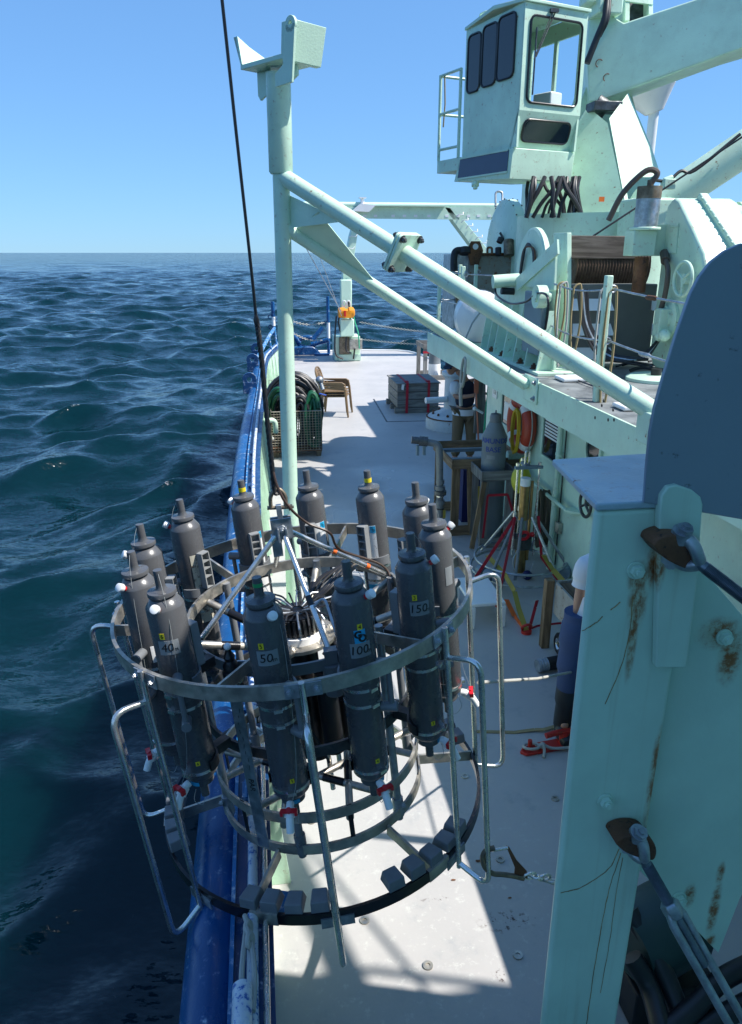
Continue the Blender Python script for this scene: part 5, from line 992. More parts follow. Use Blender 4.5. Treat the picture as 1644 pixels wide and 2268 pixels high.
# ------------------------------------------------------------------ unseen block and arm right of the view, added for shade
fh = thing('foreground_shade_block', V((3.2, 0, 0)), 'pale green forward deckhouse block rising beside the working deck', 'deckhouse')
q = MB(); q.box((4.25, -1.0, 2.8), (4.4, 4.9, 5.6)); q.build('wall', M['green'], fh)  # stands out of view, placed to shade the big upright
q = MB(); q.box((2.40, 1.72, 2.8), (.68, .52, 5.596)); q.build('shade_trunk', M['green'], fh)  # unseen, added so the top plate falls into shade
q = MB(); q.box((4.4, -5.4, 5.0), (9.6, 3.6, 10.4)); q.build('bridge_block', M['green'], fh)  # unseen superstructure, added to hold back sky light
dv = thing('davit', V((4.3, 1.32, 5.6)), 'pale green davit arm on the roof of the forward house', 'davit')
q = MB(); q.tube([V((4.25, 1.25, 5.61)), V((4.3, 1.32, 5.8)), V((4.8, 2.14, 7.0)), V((5.2, 2.8, 8.0))], .075, 12); q.build('arm', M['green'], dv)  # unseen arm, laid out from the shadow band it casts
q = MB(); q.tube([V((4.5, 1.42, 5.61)), V((5.2, 2.75, 7.95))], .016, 8); q.build('stay', M['galv'], dv)  # unseen wire, added for a thin shadow line
q = MB(); q.tube([V((3.2, 1.42, 5.61)), V((3.2, 1.42, 6.6)), V((4.9, 1.42, 6.62)), V((4.9, 1.42, 5.61))], .022, 8); q.build('shadow_rail', M['green'], dv)  # unseen rail, added for its shadow on the deck
# ================================================================== THINGS ON THE MAIN DECK
# ------------------------------------------------------------------ stern frame
YA = 25.2
af = thing('stern_gantry', PZ(770, 800), 'pale green gantry with bent legs and a beam across the stern', 'gantry')
bx0 = PZ(769, 799); yb = bx0.y
q = MB(); x0, x1 = PY(742, 770, yb).x, PY(798, 770, yb).x; zt_ = PY(770, 745, yb).z; q.prism([V((x0, yb, .0)), V((x1, yb, .0)), V((x1, yb, zt_)), V((x0, yb, zt_))], (0, .9, 0)); pdl = q.build('leg_base', M['green_clean'], af, .02)
q = MB(); q.prism([V((x0+.12, yb-.12, .02)), V((x1, yb-.12, .02)), V((x1, yb-.12, .22)), V((x0+.12, yb-.12, .22))], (0, .115, 0)); q.build('base_sill', M['green_clean'], pdl)
def PA(x, y): return PY(x, y, YA)
q = MB(); lgp = [(759, 745), (760, 600), (776, 520), (796, 450), (812, 450), (792, 520), (780, 600), (779, 745)]; q.prism([PA(x, y) for x, y in lgp], (0, .45, 0)); lg_ = q.build('gantry_leg', M['green_clean'], af, .01)
for k in range(8):
    y = 500+k*27; x = 784-.22*(y-500) if y < 600 else 765; q = MB(); q.tube([PA(x-6, y)+V((0, -.05, 0)), PA(x-2, y-5)+V((0, -.09, 0)), PA(x+9, y-3)+V((0, -.09, 0)), PA(x+13, y-8)+V((0, -.05, 0))], .014, 5); q.build('rung', M['white'], lg_)
bl_, brt = PA(640, 470), PA(1104, 466)
q = MB(); q.prism([PA(660, 458), PA(1112, 458), PA(1112, 487), PA(660, 482)], (0, .08, 0)); web = q.build('beam_web', M['green'], af)
q = MB(); q.tube([PA(655, 452)+V((0, .1, 0)), PA(1115, 456)+V((0, .1, 0))], .085, 12); q.build('beam_tube', M['green_clean'], af)
q = MB(); q.prism([PA(820, 457)+V((0, -.22, 0)), PA(985, 458)+V((0, -.22, 0)), PA(985, 458)+V((0, .3, 0)), PA(820, 457)+V((0, .3, 0))], (0, 0, .04)); q.build('beam_flange', M['green_clean'], af)
for x in (704, 721, 808, 832, 871, 896, 921, 950, 990, 1015, 1038, 1060, 1084): q = MB(); p = PA(x, 478); q.box(p+V((0, -.003, 0)), (.11, .012, .07)); q.build('beam_slot', M['white'], web)
q = MB(); q.prism([PA(x, y) for x, y in ((985, 458), (1008, 462), (1030, 490), (1100, 575), (1150, 640), (1118, 640), (1068, 575), (1006, 492))], (0, .45, 0)); lg2 = q.build('gantry_leg', M['green_clean'], af, .01)
for k in range(8): x, y = 1012+k*10.5, 475+k*12.6; q = MB(); q.tube([PA(x-2, y+6)+V((0, -.06, 0)), PA(x+2, y)+V((0, -.1, 0)), PA(x+13, y)+V((0, -.1, 0)), PA(x+13, y-5)+V((0, -.05, 0))], .016, 5); q.build('rung', M['white'], lg2)
q = MB(); q.prism([PA(778, 468), PA(796, 452), PA(830, 455), PA(815, 470)], (0, -.3, 0)); q.tube([PA(803, 452), PA(803, 440)], .06, 8); q.box(PA(803, 438), (.22, .2, .03)); q.build('beam_bracket', M['white'], af)
q = MB(); q.box(PY(766, 655, YA-.3), (.36, .3, 1.0)); q.box(PY(768, 725, yb-.1), (.45, .4, .55)); q.build('leg_knuckle', M['green_clean'], lg_, .03)
q = MB(); q.box(PY(788, 762, yb-.16), (.42, .14, .34)); q.build('control_box', M['dull'], pdl, .01); q = MB(); q.box(PY(763, 765, yb-.1), (.34, .10, .55)); q.build('control_box', M['tanmetal'], pdl, .01)
for k, pts in enumerate(([(745, 700), (742, 750), (744, 785), (760, 795)], [(774, 720), (768, 745), (767, 775), (778, 782)], [(786, 772), (783, 795)], [(772, 668), (776, 700), (772, 730)], [(757, 690), (750, 712), (757, 745)])):
    q = MB(); q.tube(catmull([PY(x, y, yb-.25) for x, y in pts], 5), .03, 6); q.build('hose', M['hose_black'], af)
hb_ = thing('hoist_block', PY(766, 703, YA-.6), 'bright orange hoist hung on the gantry leg with shackles', 'hoist')
oc = PY(767, 692, YA-.55); om = M.setdefault('orangepaint', paint('orange_paint', (.72, .27, .01), .4, .15, .3, 0, .2)); q = MB(); q.lathe([(0, -.26), (.14, -.26), (.16, -.2), (.16, -.06), (.12, -.03), (.12, .05), (.17, .08), (.17, .22), (.1, .27), (0, .27)], oc, (1, .05, 0), 18); q.box(oc+V((0, -.1, -.05)), (.3, .12, .22)); q.build('hoist_body', om, hb_)
q = MB(); q.box(oc+V((-.06, -.18, -.02)), (.06, .03, .18)); q.build('red_tag', M['redplastic'], hb_)
for dx in (-.06, .08): q = MB(); q.torus(oc+V((dx, 0, .28)), (0, 1, .2), .09, .022, 16, 6, sx=.6); q.build('shackle', M['white'], hb_)
q = MB(); q.tube(catmull([PY(781, 690, YA-.5), PY(787, 715, YA-.5), PY(794, 740, YA-.6), PY(796, 772, YA-.7)], 5), .022, 6); solo(q, 'green_line', M.setdefault('greenrope', plain('green_rope', (.02, .35, .18), .6)), 'green rope hanging down beside the gantry leg', 'rope')
q = MB(); q.tube([PY(676, 545, YA-2), PY(756, 690, YA-1)], .014, 5); solo(q, 'stay_wire', M['galv'], 'longer stay wire crossing below the mast brace to the gantry leg', 'wire', 'stay wires by the gantry')
q = MB(); q.tube([PY(700, 545, YA-2), PY(757, 700, YA-1)], .010, 5); solo(q, 'stay_wire', M['galv'], 'thinnest stay wire, nearer the gantry leg', 'wire', 'stay wires by the gantry')
# ------------------------------------------------------------------ blue posts, chains, mooring fairlead
def bluepost(px, py0, py1, label, Y=None):
    p = PZ(px, py0) if Y is None else V((PY(px, py0, Y).x, Y, PY(px, py0, Y).z)); top_ = PY(px+1, py1, p.y); h = top_.z-p.z
    t_ = thing('rail_post', p, label, 'post', 'blue posts at the stern')
    q = MB(); q.tube([p, p+V((0, 0, h))], .055, 12); q.build('post', M['blue'], t_); q = MB(); q.tube([p+V((0, 0, h*.28)), p+V((0, 0, h*.55))], .058, 12); q.build('white_band', M['wplastic'], t_)
    for z in (.25, .55): q = MB(); q.torus(p+V((-.09, 0, h*z)), (0, 1, 0), .06, .018, 14, 6); q.build('chain_eye', M['navy'], t_)
    return p, h
p1_, h1_ = bluepost(728.5, 784, 656, 'blue post with a white band beside the gantry base'); p2_, h2_ = bluepost(607, 742, 668, 'blue post rising from the end of the bulwark', YA-1.5)
def chain(a, b, sag, label, n):
    q = MB(); pts = [a.lerp(b, k/n)-V((0, 0, sag*math.sin(math.pi*k/n))) for k in range(n+1)]
    for k in range(n):
        c = (pts[k]+pts[k+1])/2; d = (pts[k+1]-pts[k]).normalized(); s_ = frame(d)[k % 2]; L_ = (pts[k+1]-pts[k]).length
        q.tube([c-d*L_*.5+s_*.0, c-d*L_*.2+s_*.028, c+d*L_*.2+s_*.028, c+d*L_*.5, c+d*L_*.2-s_*.028, c-d*L_*.2-s_*.028], .010, 5, closed=True)
    o = solo(q, 'chain', M['rope'], label, 'chain'); o['kind'] = 'stuff' if False else 'thing'; del o['kind']; return o
ex = V((7.5, p1_.y-1.0, 0))
chain(V((PY(797, 742, p1_.y).x, p1_.y, h1_*.55)), ex+V((0, 0, .72)), .10, 'upper white chain stretched across the stern from the gantry', 70)
chain(V((PY(797, 768, p1_.y).x, p1_.y, h1_*.25)), ex+V((0, 0, .36)), .08, 'lower white chain stretched across the stern from the gantry', 70)
chain(p1_+V((-.15, 0, h1_*.55)), p2_+V((.25, 0, .55)), .14, 'upper short chain between the two blue posts', 26)
chain(p1_+V((-.15, 0, h1_*.25)), p2_+V((.5, 0, .1)), .12, 'lower short chain between the two blue posts', 26)
fp = PZ(678, 786); fl_ = thing('mooring_fairlead', fp, 'blue mooring fairlead with two horns and an open eye on the stern deck', 'fairlead')
q = MB(); q.prism([fp+V((-.55, -.1, .0)), fp+V((.55, -.1, .0)), fp+V((.40, -.1, .18)), fp+V((.25, -.1, .30)), fp+V((-.3, -.1, .30)), fp+V((-.5, -.1, .25))], (0, .35, 0)); q.build('base', M['blue'], fl_, .04)
q = MB(); q.torus(fp+V((.05, .08, .42)), (0, 1, .15), .30, .075, 24, 10, sx=1.0, sy=.62); q.build('eye', M['blue'], fl_)
q = MB(); q.tube([fp+V((.22, .05, .48)), fp+V((.62, .1, .92))], .085, 14); q.build('horn', M['blue'], fl_); q = MB(); q.tube([fp+V((.2, .0, .36)), fp+V((.80, -.1, .52))], .085, 14); q.build('horn', M['blue'], fl_); q = MB(); q.tube([fp+V((-.2, .05, .4)), fp+V((-.55, .1, .85))], .085, 14); q.build('horn', M['blue'], fl_)
q = MB(); q.box(fp+V((.55, -.15, .03)), (.5, .3, .06)); q.build('foot_plate', M['blue'], fl_, .01)
# ------------------------------------------------------------------ wire basket with hoses
ba = PZ(607, 1011); bb = PZ(712, 1011); YBK = bb.y; xL, xR = PY(604, 1000, YBK).x, PY(714, 1000, YBK).x; zF = PY(660, 911, YBK).z; YBB = YBK+.85; zB = PY(700, 840, YBB).z
bk_ = thing('wire_basket', V(((xL+xR)/2, YBK, 0)), 'galvanised wire mesh basket on feet holding coiled hoses by the bulwark', 'basket')
def meshpanel(o, u, v, nu, nv, r_, name):
    q = MB(); o, u, v = V(o), V(u), V(v)
    for k in range(nu+1): q.tube([o+u*(k/nu), o+u*(k/nu)+v], r_, 4)
    for k in range(nv+1): q.tube([o+v*(k/nv), o+v*(k/nv)+u], r_, 4)
    o_ = q.build(name, M.setdefault('meshwire', metal('galvanised_wire', (.40, .36, .29), .5, .3)), bk_); o_['kind'] = 'stuff'; return o_
zb_ = .13
meshpanel((xL, YBK, zb_), (xR-xL, 0, 0), (0, 0, zF-zb_), 17, 15, .0045, 'front_mesh'); meshpanel((xL, YBB, zb_), (xR-xL, 0, 0), (0, 0, zB-zb_), 17, 20, .0045, 'back_mesh')
for x, n_ in ((xL, 'side_mesh'), (xR, 'side_mesh')): meshpanel((x, YBK, zb_), (0, YBB-YBK, 0), (0, 0, (zF if x == xR else zF)-zb_), 16, 15, .0045, n_)
for z, y0, y1, h in ((zF, YBK, YBK, 0),):
    q = MB(); q.tube([V((xL, YBK, zF)), V((xR, YBK, zF))], .010, 6); q.tube([V((xR, YBK, zF)), V((xR, YBB, zF))], .010, 6); q.tube([V((xL, YBK, zF)), V((xL, YBB, zF))], .010, 6); q.build('rim', M['meshwire'], bk_)
q = MB(); q.box(((xL+xR)/2, (YBK+YBB)/2, .12), (xR-xL, YBB-YBK, .025)); q.build('floor', M['rusty'], bk_)
for x in (xL+.06, xR-.06):
    for y in (YBK+.04, YBB-.04): q = MB(); q.prism([V((x-.06, y, .108)), V((x+.06, y, .108)), V((x+.04, y, 0)), V((x-.04, y, 0))], (0, .05, 0)); q.build('foot', M['tanmetal'], bk_)
xm, ym = (xL+xR)/2, (YBK+YBB)/2
def hosecoil(cx_, cy_, cz_, rx, rz, n, lean, rad, mat, label, jit, ny=.05):
    pts = []
    for k in range(n*14+8):
        a = 2*math.pi*k/14+.6; j = math.sin(k*.37)*jit+math.sin(k*.23+1)*jit; 
        pts.append(V((cx_+(rx+j)*math.cos(a)+.02*math.sin(k*.11), cy_+lean*math.sin(a)+ny*(k/14-n/2)+j*.4, max(.19, cz_+(rz+j)*math.sin(a)))))
    q = MB(); q.tube(catmull(pts, 2), rad, 9); return solo(q, 'hose', mat, label, 'hose')
hosecoil(xm-.03, ym+.14, .70, .40, .54, 10, .10, .036, M['hose_black'], 'thick black hose coiled high in the wire basket', .07, .035)
hosecoil(xm-.06, ym+.02, .55, .24, .42, 6, .10, .034, M['hose_black'], 'black hose bundled in the middle of the wire basket', .06, .05)
hosecoil(xm+.08, ym-.18, .56, .13, .40, 4, .05, .033, M['hose_black'], 'shorter black hose looped in front inside the wire basket', .04, .05)
hosecoil(xm+.30, ym-.18, .56, .09, .46, 5, .10, .034, M['hose_green'], 'green hose looped on the chair side of the wire basket', .035, .06)
hosecoil(xm-.28, ym-.05, .80, .13, .33, 3, -.16, .032, M['hose_green'], 'green hose looped on the bulwark side of the wire basket', .04, .07)
q = MB(); c_ = PY(708, 842, YBB-.1); q.sphere(c_, .075, 14); q.cyl(c_, c_+V((.05, -.05, -.16)), .04, 10); solo(q, 'pipe_coupling', M['galv'], 'shiny metal hose coupling on the rear corner of the basket', 'coupling')
q = MB(); q.tube([V((xR, YBK+.25, zF+.25)), PZ(722, 875, .62)], .012, 6); solo(q, 'blue_strap', M.setdefault('bluestrap', plain('blue_strap', (.02, .10, .55), .6)), 'blue strap tying the chairs to the basket', 'strap')
# ------------------------------------------------------------------ three stacked garden chairs
chm = plain('brown_resin', (.19, .125, .065), .45, .12)
def chair(p, rz, label):
    t_ = thing('garden_chair', p, label, 'chair', 'stacked garden chairs'); t_.rotation_euler.z = rz
    def bld(m, n, **k): return m.build(n, chm, t_, k.get('bevel', 0), 38, True)
    s_ = MB(); s_.prism([V((-.24, -.21, .41)), V((.24, -.23, .43)), V((.24, .23, .43)), V((-.24, .21, .41))], (0, 0, .025)); bld(s_, 'seat', bevel=.01)
    s_ = MB()
    for k in range(-4, 5): s_.bar((-.245, k*.049, .42), (-.41, k*.052, .88-.012*abs(k)), .034, .014, (1, 0, .3))
    s_.tube(catmull([(-.30, -.235, .50), (-.39, -.24, .80), (-.42, -.14, .90), (-.425, 0, .925), (-.42, .14, .90), (-.39, .24, .80), (-.30, .235, .50)], 5), .022, 8); bld(s_, 'backrest')
    for s in (-1, 1):
        s_ = MB(); s_.prism([V((-.33, s*.25, .645)), V((.18, s*.26, .655)), V((.24, s*.265, .62)), V((.24, s*.265, .58)), V((-.33, s*.25, .615))], (0, s*.045, 0)); bld(s_, 'armrest', bevel=.012)
        s_ = MB(); s_.bar((.23, s*.265, .62), (.285, s*.285, .0), .055, .035, (1, 0, 0)); bld(s_, 'leg', bevel=.008)
        s_ = MB(); s_.bar((-.25, s*.23, .60), (-.33, s*.275, .0), .055, .035, (1, 0, 0)); bld(s_, 'leg', bevel=.008)
    return t_
cp0 = PZ(748, 918)
for k in range(3): chair(cp0+V((-.012*k, 0, .055*k)), R(-16), ['brown plastic garden chair, lowest of the stack beside the hose basket', 'brown plastic garden chair in the middle of the stack beside the basket', 'brown plastic garden chair, topmost of the stack beside the hose basket'][k])
# ------------------------------------------------------------------ strapped wooden chest on a pallet
a, b, c = PZ(880, 916), PZ(972, 914), PZ(870, 893); ex_ = V((b.x-a.x, 0, 0)); dy = c.y-a.y; hz = PY(884, 849, a.y).z
ch_ = thing('wooden_chest', V(((a.x+b.x)/2, a.y, 0)), 'grey weathered wooden chest on a pallet, tied with two red straps', 'chest')
w0 = b.x-a.x
for k in range(3): q = MB(); q.box(((a.x+b.x)/2, a.y+.05+k*(dy-.1)/2, .06), (w0+.1, .1, .12)); q.build('pallet_beam', M['wood_grey_x'], ch_, .005)
for k in range(3): z0 = .125+k*(hz-.15)/3; q = MB(); q.box(((a.x+b.x)/2, a.y+dy/2, z0+(hz-.15)/6), (w0, dy, (hz-.15)/3-.012)); q.build('board', M['wood_grey_x'], ch_, .006)
q = MB(); q.box(((a.x+b.x)/2, a.y+dy/2, hz-.012), (w0+.06, dy+.06, .026)); q.build('lid', M['wood_grey_x'], ch_, .005)
q = MB(); q.prism([V((a.x+.09, a.y-.036, hz-.02)), V((a.x+.15, a.y-.036, hz-.02)), V((a.x+.13, a.y-.036, hz-.15)), V((a.x+.08, a.y-.036, hz-.13))], (0, .004, 0)); q.build('paper_tag', M['wplastic'], ch_)
for fx_ in (.22, .74):
    x = a.x+w0*fx_; q = MB(); q.bar((x, a.y-.036, .01), (x+.01, a.y-.036, hz+.004), .055, .006, (0, 1, 0)); q.bar((x+.01, a.y-.04, hz+.006), (x+.02, a.y+dy+.04, hz+.006), .055, .006); q.box((x+.01, a.y+.1, hz+.02), (.08, .12, .03)); q.build('strap', M['redstrap'], ch_)
# ------------------------------------------------------------------ wooden stands with large bottles
def stand(x0, x1, y0, y1, h, name, label, post, mats, inner=None, brace=True):
    t_ = thing(name, V(((x0+x1)/2, y0, 0)), label, 'stand')
    mz_, mx_, my_ = mats
    for (x, y) in ((x0, y0), (x1, y0), (x0, y1), (x1, y1)): q = MB(); q.box((x, y, h/2-.05), (post, .045, h-.1)); q.build('leg', M[mz_], t_, .004)
    for y in (y0-.033, y1+.033): q = MB(); q.box(((x0+x1)/2, y, h-.06), (x1-x0+post, .02, .12)); q.build('top_rail', M[mx_], t_, .003)
    for x in (x0-post/2-.012, x1+post/2+.012): q = MB(); q.box((x, (y0+y1)/2, h-.06), (.02, y1-y0+.11, .12)); q.build('top_rail', M[my_], t_, .003)
    for y in (y0-.033, y1+.033): q = MB(); q.box(((x0+x1)/2, y, .07), (x1-x0+post, .02, .13)); q.build('bottom_rail', M[mx_], t_, .003)
    return t_
p = PZ(998, 1187); q_ = PZ(982, 978, 1.0); xr_ = PY(1150, 1005, p.y).x
sa = stand(p.x+.05, xr_, p.y+.03, q_.y, 1.0, 'wooden_stand', 'tall brown wooden stand frame against the deckhouse, blue panel inside', .10, ('wood', 'wood_x', 'wood_y'))
q = MB(); q.box(((p.x+xr_)/2+.05, p.y+.35, .45), (.55, .3, .7)); q.build('blue_panel', M.setdefault('dkblue', plain('dark_blue_board', (.01, .015, .10), .6)), sa)
for y in (p.y+.25, q_.y-.2): q = MB(); q.box(((p.x+xr_)/2, y, .93), (xr_-p.x, .07, .04)); q.build('cross_slat', M['bluegrey'], sa)
q = MB(); q.bar((p.x+.27, p.y-.01, .06), (p.x+.22, p.y-.01, .90), .09, .03, (0, 1, 0)); q.build('brace', M['wood'], sa)
for nm, x, z0, z1, mt in (('yellow_strap', .36, .15, .66, 'yelstrap'), ('yellow_strap', .43, .02, .52, 'yelstrap')):
    q = MB(); q.bar((p.x+x, p.y-.05, z0), (p.x+x-.02, p.y-.05, z1), .05, .012, (0, 1, 0)); q.box((p.x+x-.01, p.y-.07, (z0+z1)/2), (.06, .04, .13)); q.build(nm, M[mt], sa)
q = MB(); q.box((p.x+.37, p.y-.06, .10), (.04, .01, .14)); q.build('orange_label', M['orange'], sa)
p3 = PZ(1061, 1215); xr3 = PY(1143, 1042, p3.y).x; hB = PY(1063, 1045, p3.y).z
sb = stand(p3.x+.05, xr3-.05, p3.y+.04, p3.y+.46, hB, 'bottle_stand', 'grey wooden stand with a large bottle through its top, beside the tripod', .085, ('wood_grey', 'wood_grey_x', 'wood_grey'))
q = MB(); q.bar((p3.x-.10, p3.y-.03, .02), (p3.x+.02, p3.y-.02, hB-.12), .055, .03, (0, 1, 0)); q.build('brace', M['wood'], sb)
q = MB(); q.bar((p3.x+.08, p3.y+.01, hB-.30), (xr3-.08, p3.y+.01, hB-.30), .03, .006, (0, 1, 0)); q.bar((p3.x+.08, p3.y+.01, hB-.30), (p3.x+.04, p3.y, .1), .025, .006, (0, 1, 0)); q.bar((xr3-.08, p3.y+.01, hB-.30), (xr3, p3.y-.02, hB-.55), .025, .006, (0, 1, 0)); q.build('red_strap', M['redstrap'], sb)
bc = V(((p3.x+xr3)/2, p3.y+.25, 0)); zc = PY(1095, 914, bc.y).z
bt_ = thing('large_bottle', bc, 'big grey sampling bottle with blue hand lettering standing in the grey wooden stand', 'bottle')
gm = paint('grey_pvc_worn', (.17, .20, .215), .5, .18, 0, 0, .15, dirt=.3)
q = MB(); r_ = .145; zs = PY(1095, 966, bc.y).z; q.lathe([(0, .03), (r_, .03), (r_, zs-.06), (r_+.006, zs-.055), (r_+.006, zs), (.075, zs+(zc-zs)*.58), (.072, zs+(zc-zs)*.62)], bc, (0, 0, 1), 36); q.build('body', gm, bt_)
q = MB(); q.lathe([(.068, zs+(zc-zs)*.62+.001), (.070, zc-.05), (.06, zc-.015), (.01, zc), (.008, zc+.03), (0, zc+.03)], bc, (0, 0, 1), 24); q.build('cap', M['pvc_mid'], bt_)
def text_on(s, size, cen, r, ac, z, mat, name, parent):
    o = text(s, size, Matrix.Identity(4), mat, name, parent, True, .0008, .0015); off = origin(parent)
    for v in o.data.vertices: a = R(ac)+v.co.x/r; rr2 = r+.003+v.co.z; v.co = V((cen.x+rr2*math.cos(a), cen.y+rr2*math.sin(a), z+v.co.y))-off
blu = plain('blue_marker', (.03, .055, .24), .6); text_on('AMUNDS', .085, bc, r_+.006, -108, zs-.03, blu, 'lettering', bt_); text_on('BASE', .085, bc, r_, -112, zs-.135, blu, 'lettering', bt_)
tpm = MB()
o_ = patch(r_, -122, 40, zs-.25, zs-.205, 8); o_.v = [v+bc for v in o_.v]; o_.build('tape_strip', M['galv'] if False else TAPE, bt_)
# farther stand beyond the chest
p4 = PZ(935, 842); x4 = PY(985, 830, p4.y).x; h4 = PY(932, 762, p4.y).z
s4 = stand(p4.x+.08, x4+.55, p4.y, p4.y+.9, h4, 'crate_stand', 'weathered wooden stand beyond the strapped chest', .11, ('wood_grey', 'wood_grey_x', 'wood_grey'))
q = MB(); q.lathe([(0, .05), (.17, .05), (.17, .45), (.165, .46), (.165, h4-.15), (0, h4-.15)], V((p4.x+.42, p4.y+.3, 0)), (0, 0, 1), 24); b4 = thing('large_bottle', V((p4.x+.42, p4.y+.3, 0)), 'grey and white sampling bottle inside the stand beyond the strapped chest', 'bottle'); q.build('body', gm, b4); q = MB(); q.lathe([(.172, .05), (.172, .42)], V((p4.x+.42, p4.y+.3, 0)), (0, 0, 1), 24); q.build('white_sleeve', M['wplastic'], b4)
q = MB(); q.bar((p4.x, p4.y-.06, h4-.22), (x4+.6, p4.y-.06, h4-.22), .06, .01, (0, 1, 0)); q.build('red_strap', M['redstrap'], s4)
q = MB(); q.bar((x4+.1, p4.y-.07, .02), (x4+.5, p4.y-.07, h4-.3), .10, .03, (0, 1, 0)); q.build('brace', M['wood'], s4)
q = MB()
for k in range(7): x = PY(992+k*2.5, 800, 14.5).x; q.tube(catmull([V((x, 14.5, 1.75)), V((x+.05, 14.45, 1.55)), V((x+.08+.02*k, 14.5, 1.30)), V((x+.02, 14.55, 1.5)), V((x-.01, 14.5, 1.74))], 5), .016, 6)
solo(q, 'rope_coil', M['yelrope'], 'yellow rope coil hung behind the man in the cap', 'rope')
# ------------------------------------------------------------------ capstan
cpn = PZ(1003, 946); ct = thing('capstan', cpn, 'white capstan with bolted round base and a side arm next to the man', 'capstan')
wpnt = paint('stained_white_paint', (.55, .60, .62), .45, .12, .35, .2, .3)
q = MB(); q.lathe([(0, 0), (.56, 0), (.56, .16), (.54, .22), (.52, .24), (.50, .26), (.24, .36), (.20, .40), (.19, 1.0), (.22, 1.04), (.26, 1.08), (.26, 1.14), (.15, 1.18), (.12, 1.5), (0, 1.5)], cpn, (0, 0, 1), 36); q.build('drum', wpnt, ct)
q = MB(); q.ring(cpn+V((0, 0, .235)), (0, 0, 1), .525, .555, .018, 36); q.build('base_gap', M['rusty'], ct)
for k in range(12): q = MB(); q.hexbolt(cpn+V((math.cos(k*.5236)*.42, math.sin(k*.5236)*.42, .285)), (0, 0, 1), .045, .03, False); q.build('base_bolt', M['rusty'], ct)
q = MB(); q.tube([cpn+V((-.18, -.1, .60)), cpn+V((-.62, -.16, .60))], .062, 14); q.build('side_arm', M['white'], ct)
# ------------------------------------------------------------------ grey plastic pipe with valves
pb2 = PZ(975, 1200); pv = thing('plastic_pipe', pb2, 'grey plastic pipe with flange rings, valves and an elbow, beside the stands', 'pipe')
H_ = PY(966, 985, pb2.y).z
q = MB(); q.tube(fillet([pb2, pb2+V((-.04, 0, H_-.12)), pb2+V((-.05, .02, H_)), pb2+V((-.22, .05, H_+.03))], .09, 6), .042, 14); q.build('pipe', M['pvc_mid'], pv)
for z, r_, h in ((.12, .062, .12), (.30, .05, .03), (.50, .055, .05), (.62, .075, .05), (.68, .06, .05), (.76, .052, .05)): q = MB(); q.cyl(pb2+V((-.03*z, 0, z)), pb2+V((-.03*z, 0, z+h)), r_, 16); q.build('collar', M['pvc_mid'] if r_ < .07 else M['pvc'], pv)
q = MB(); e_ = pb2+V((-.18, .045, H_+.03)); q.tube([e_, e_+V((-.1, .02, .01))], .06, 14); q.tube([e_+V((-.1, .02, .01)), e_+V((-.19, .035, .02))], .045, 12); q.build('end_coupling', M['pvc'], pv)
q = MB(); q.box(e_+V((-.04, 0, -.09)), (.03, .05, .14)); q.box(e_+V((-.12, 0, -.10)), (.03, .05, .12)); q.build('bracket', M['bluegrey'], pv)
for z in (.24, .44, .60): q = MB(); q.lathe([(.044, -.008), (.047, -.008), (.047, .008), (.044, .008)], pb2+V((-.03*z, 0, z)), (0, 0, 1), 14); q.build('band', M['steel'] if z > .5 else M['redplastic'] if z < .3 else M['black'], pv)
q = MB(); q.box(pb2+V((.03, -.045, .38)), (.03, .02, .10)); q.build('yellow_tag', M['yelstrap'], pv)
# ------------------------------------------------------------------ corer on a tripod with rings
tc0 = PZ(1150, 1274); tp_ = thing('sediment_corer', tc0, 'corer with tall rods, splayed grey legs and round base, strapped to the deck', 'corer')
tz = PY(1155, 1028, tc0.y).z; legtop = tz*.56
for r_, z in ((.50, .22), (.54, .10)): q = MB(); q.torus(tc0+V((0, 0, z)), (0, 0, 1), r_, .014, 48, 8); q.build('base_ring', M['galv'], tp_)
rods = [tc0+V((x, y, 0)) for x, y in ((-.12, -.06), (.12, -.06), (0, .13))]
for k, p in enumerate(rods): q = MB(); q.tube([p+V((0, 0, .25)), p+V((0, 0, tz))], .012, 8); q.tube([p+V((0, 0, tz)), p+V((0, 0, tz+.03))], .022, 8); q.tube([p+V((0, 0, legtop)), p+V((0, 0, legtop+.05))], .02, 8); q.build('rod', M['steel'], tp_)
q = MB(); q.bar(rods[0]+V((-.03, 0, tz-.02)), rods[1]+V((.03, 0, tz-.02)), .05, .03); q.bar(rods[2]+V((0, 0, tz-.02)), tc0+V((0, -.06, tz-.02)), .05, .03); q.build('top_plate', M['bluegrey'], tp_)
q = MB(); q.tube(fillet([tc0+V((-.02, 0, tz)), tc0+V((-.02, 0, tz+.14)), tc0+V((.02, 0, tz+.14)), tc0+V((.02, 0, tz))], .03), .012, 8); q.build('lifting_eye', M['steel'], tp_)
brass = metal('brass', (.34, .23, .10), .4, .25); q = MB(); q.tube([tc0+V((-.01, -.02, legtop-.05)), tc0+V((-.01, -.02, tz*.88))], .052, 16); q.build('core_tube', brass, tp_); q = MB(); q.tube([tc0+V((-.01, -.02, tz*.82)), tc0+V((-.01, -.02, tz*.885))], .054, 16); q.build('white_wrap', M['wplastic'], tp_); q = MB(); q.tube([tc0+V((.06, -.04, .2)), tc0+V((.06, -.04, tz*.86))], .017, 8); q.build('tie_rod', brass, tp_)
q = MB(); q.tube([tc0+V((0, 0, .05)), tc0+V((0, 0, .36))], .062, 16); q.build('core_tube', brass, tp_); q = MB(); q.tube([tc0+V((0, 0, .34)), tc0+V((0, 0, .46))], .11, 18); q.build('weight', M['dark_steel'], tp_)
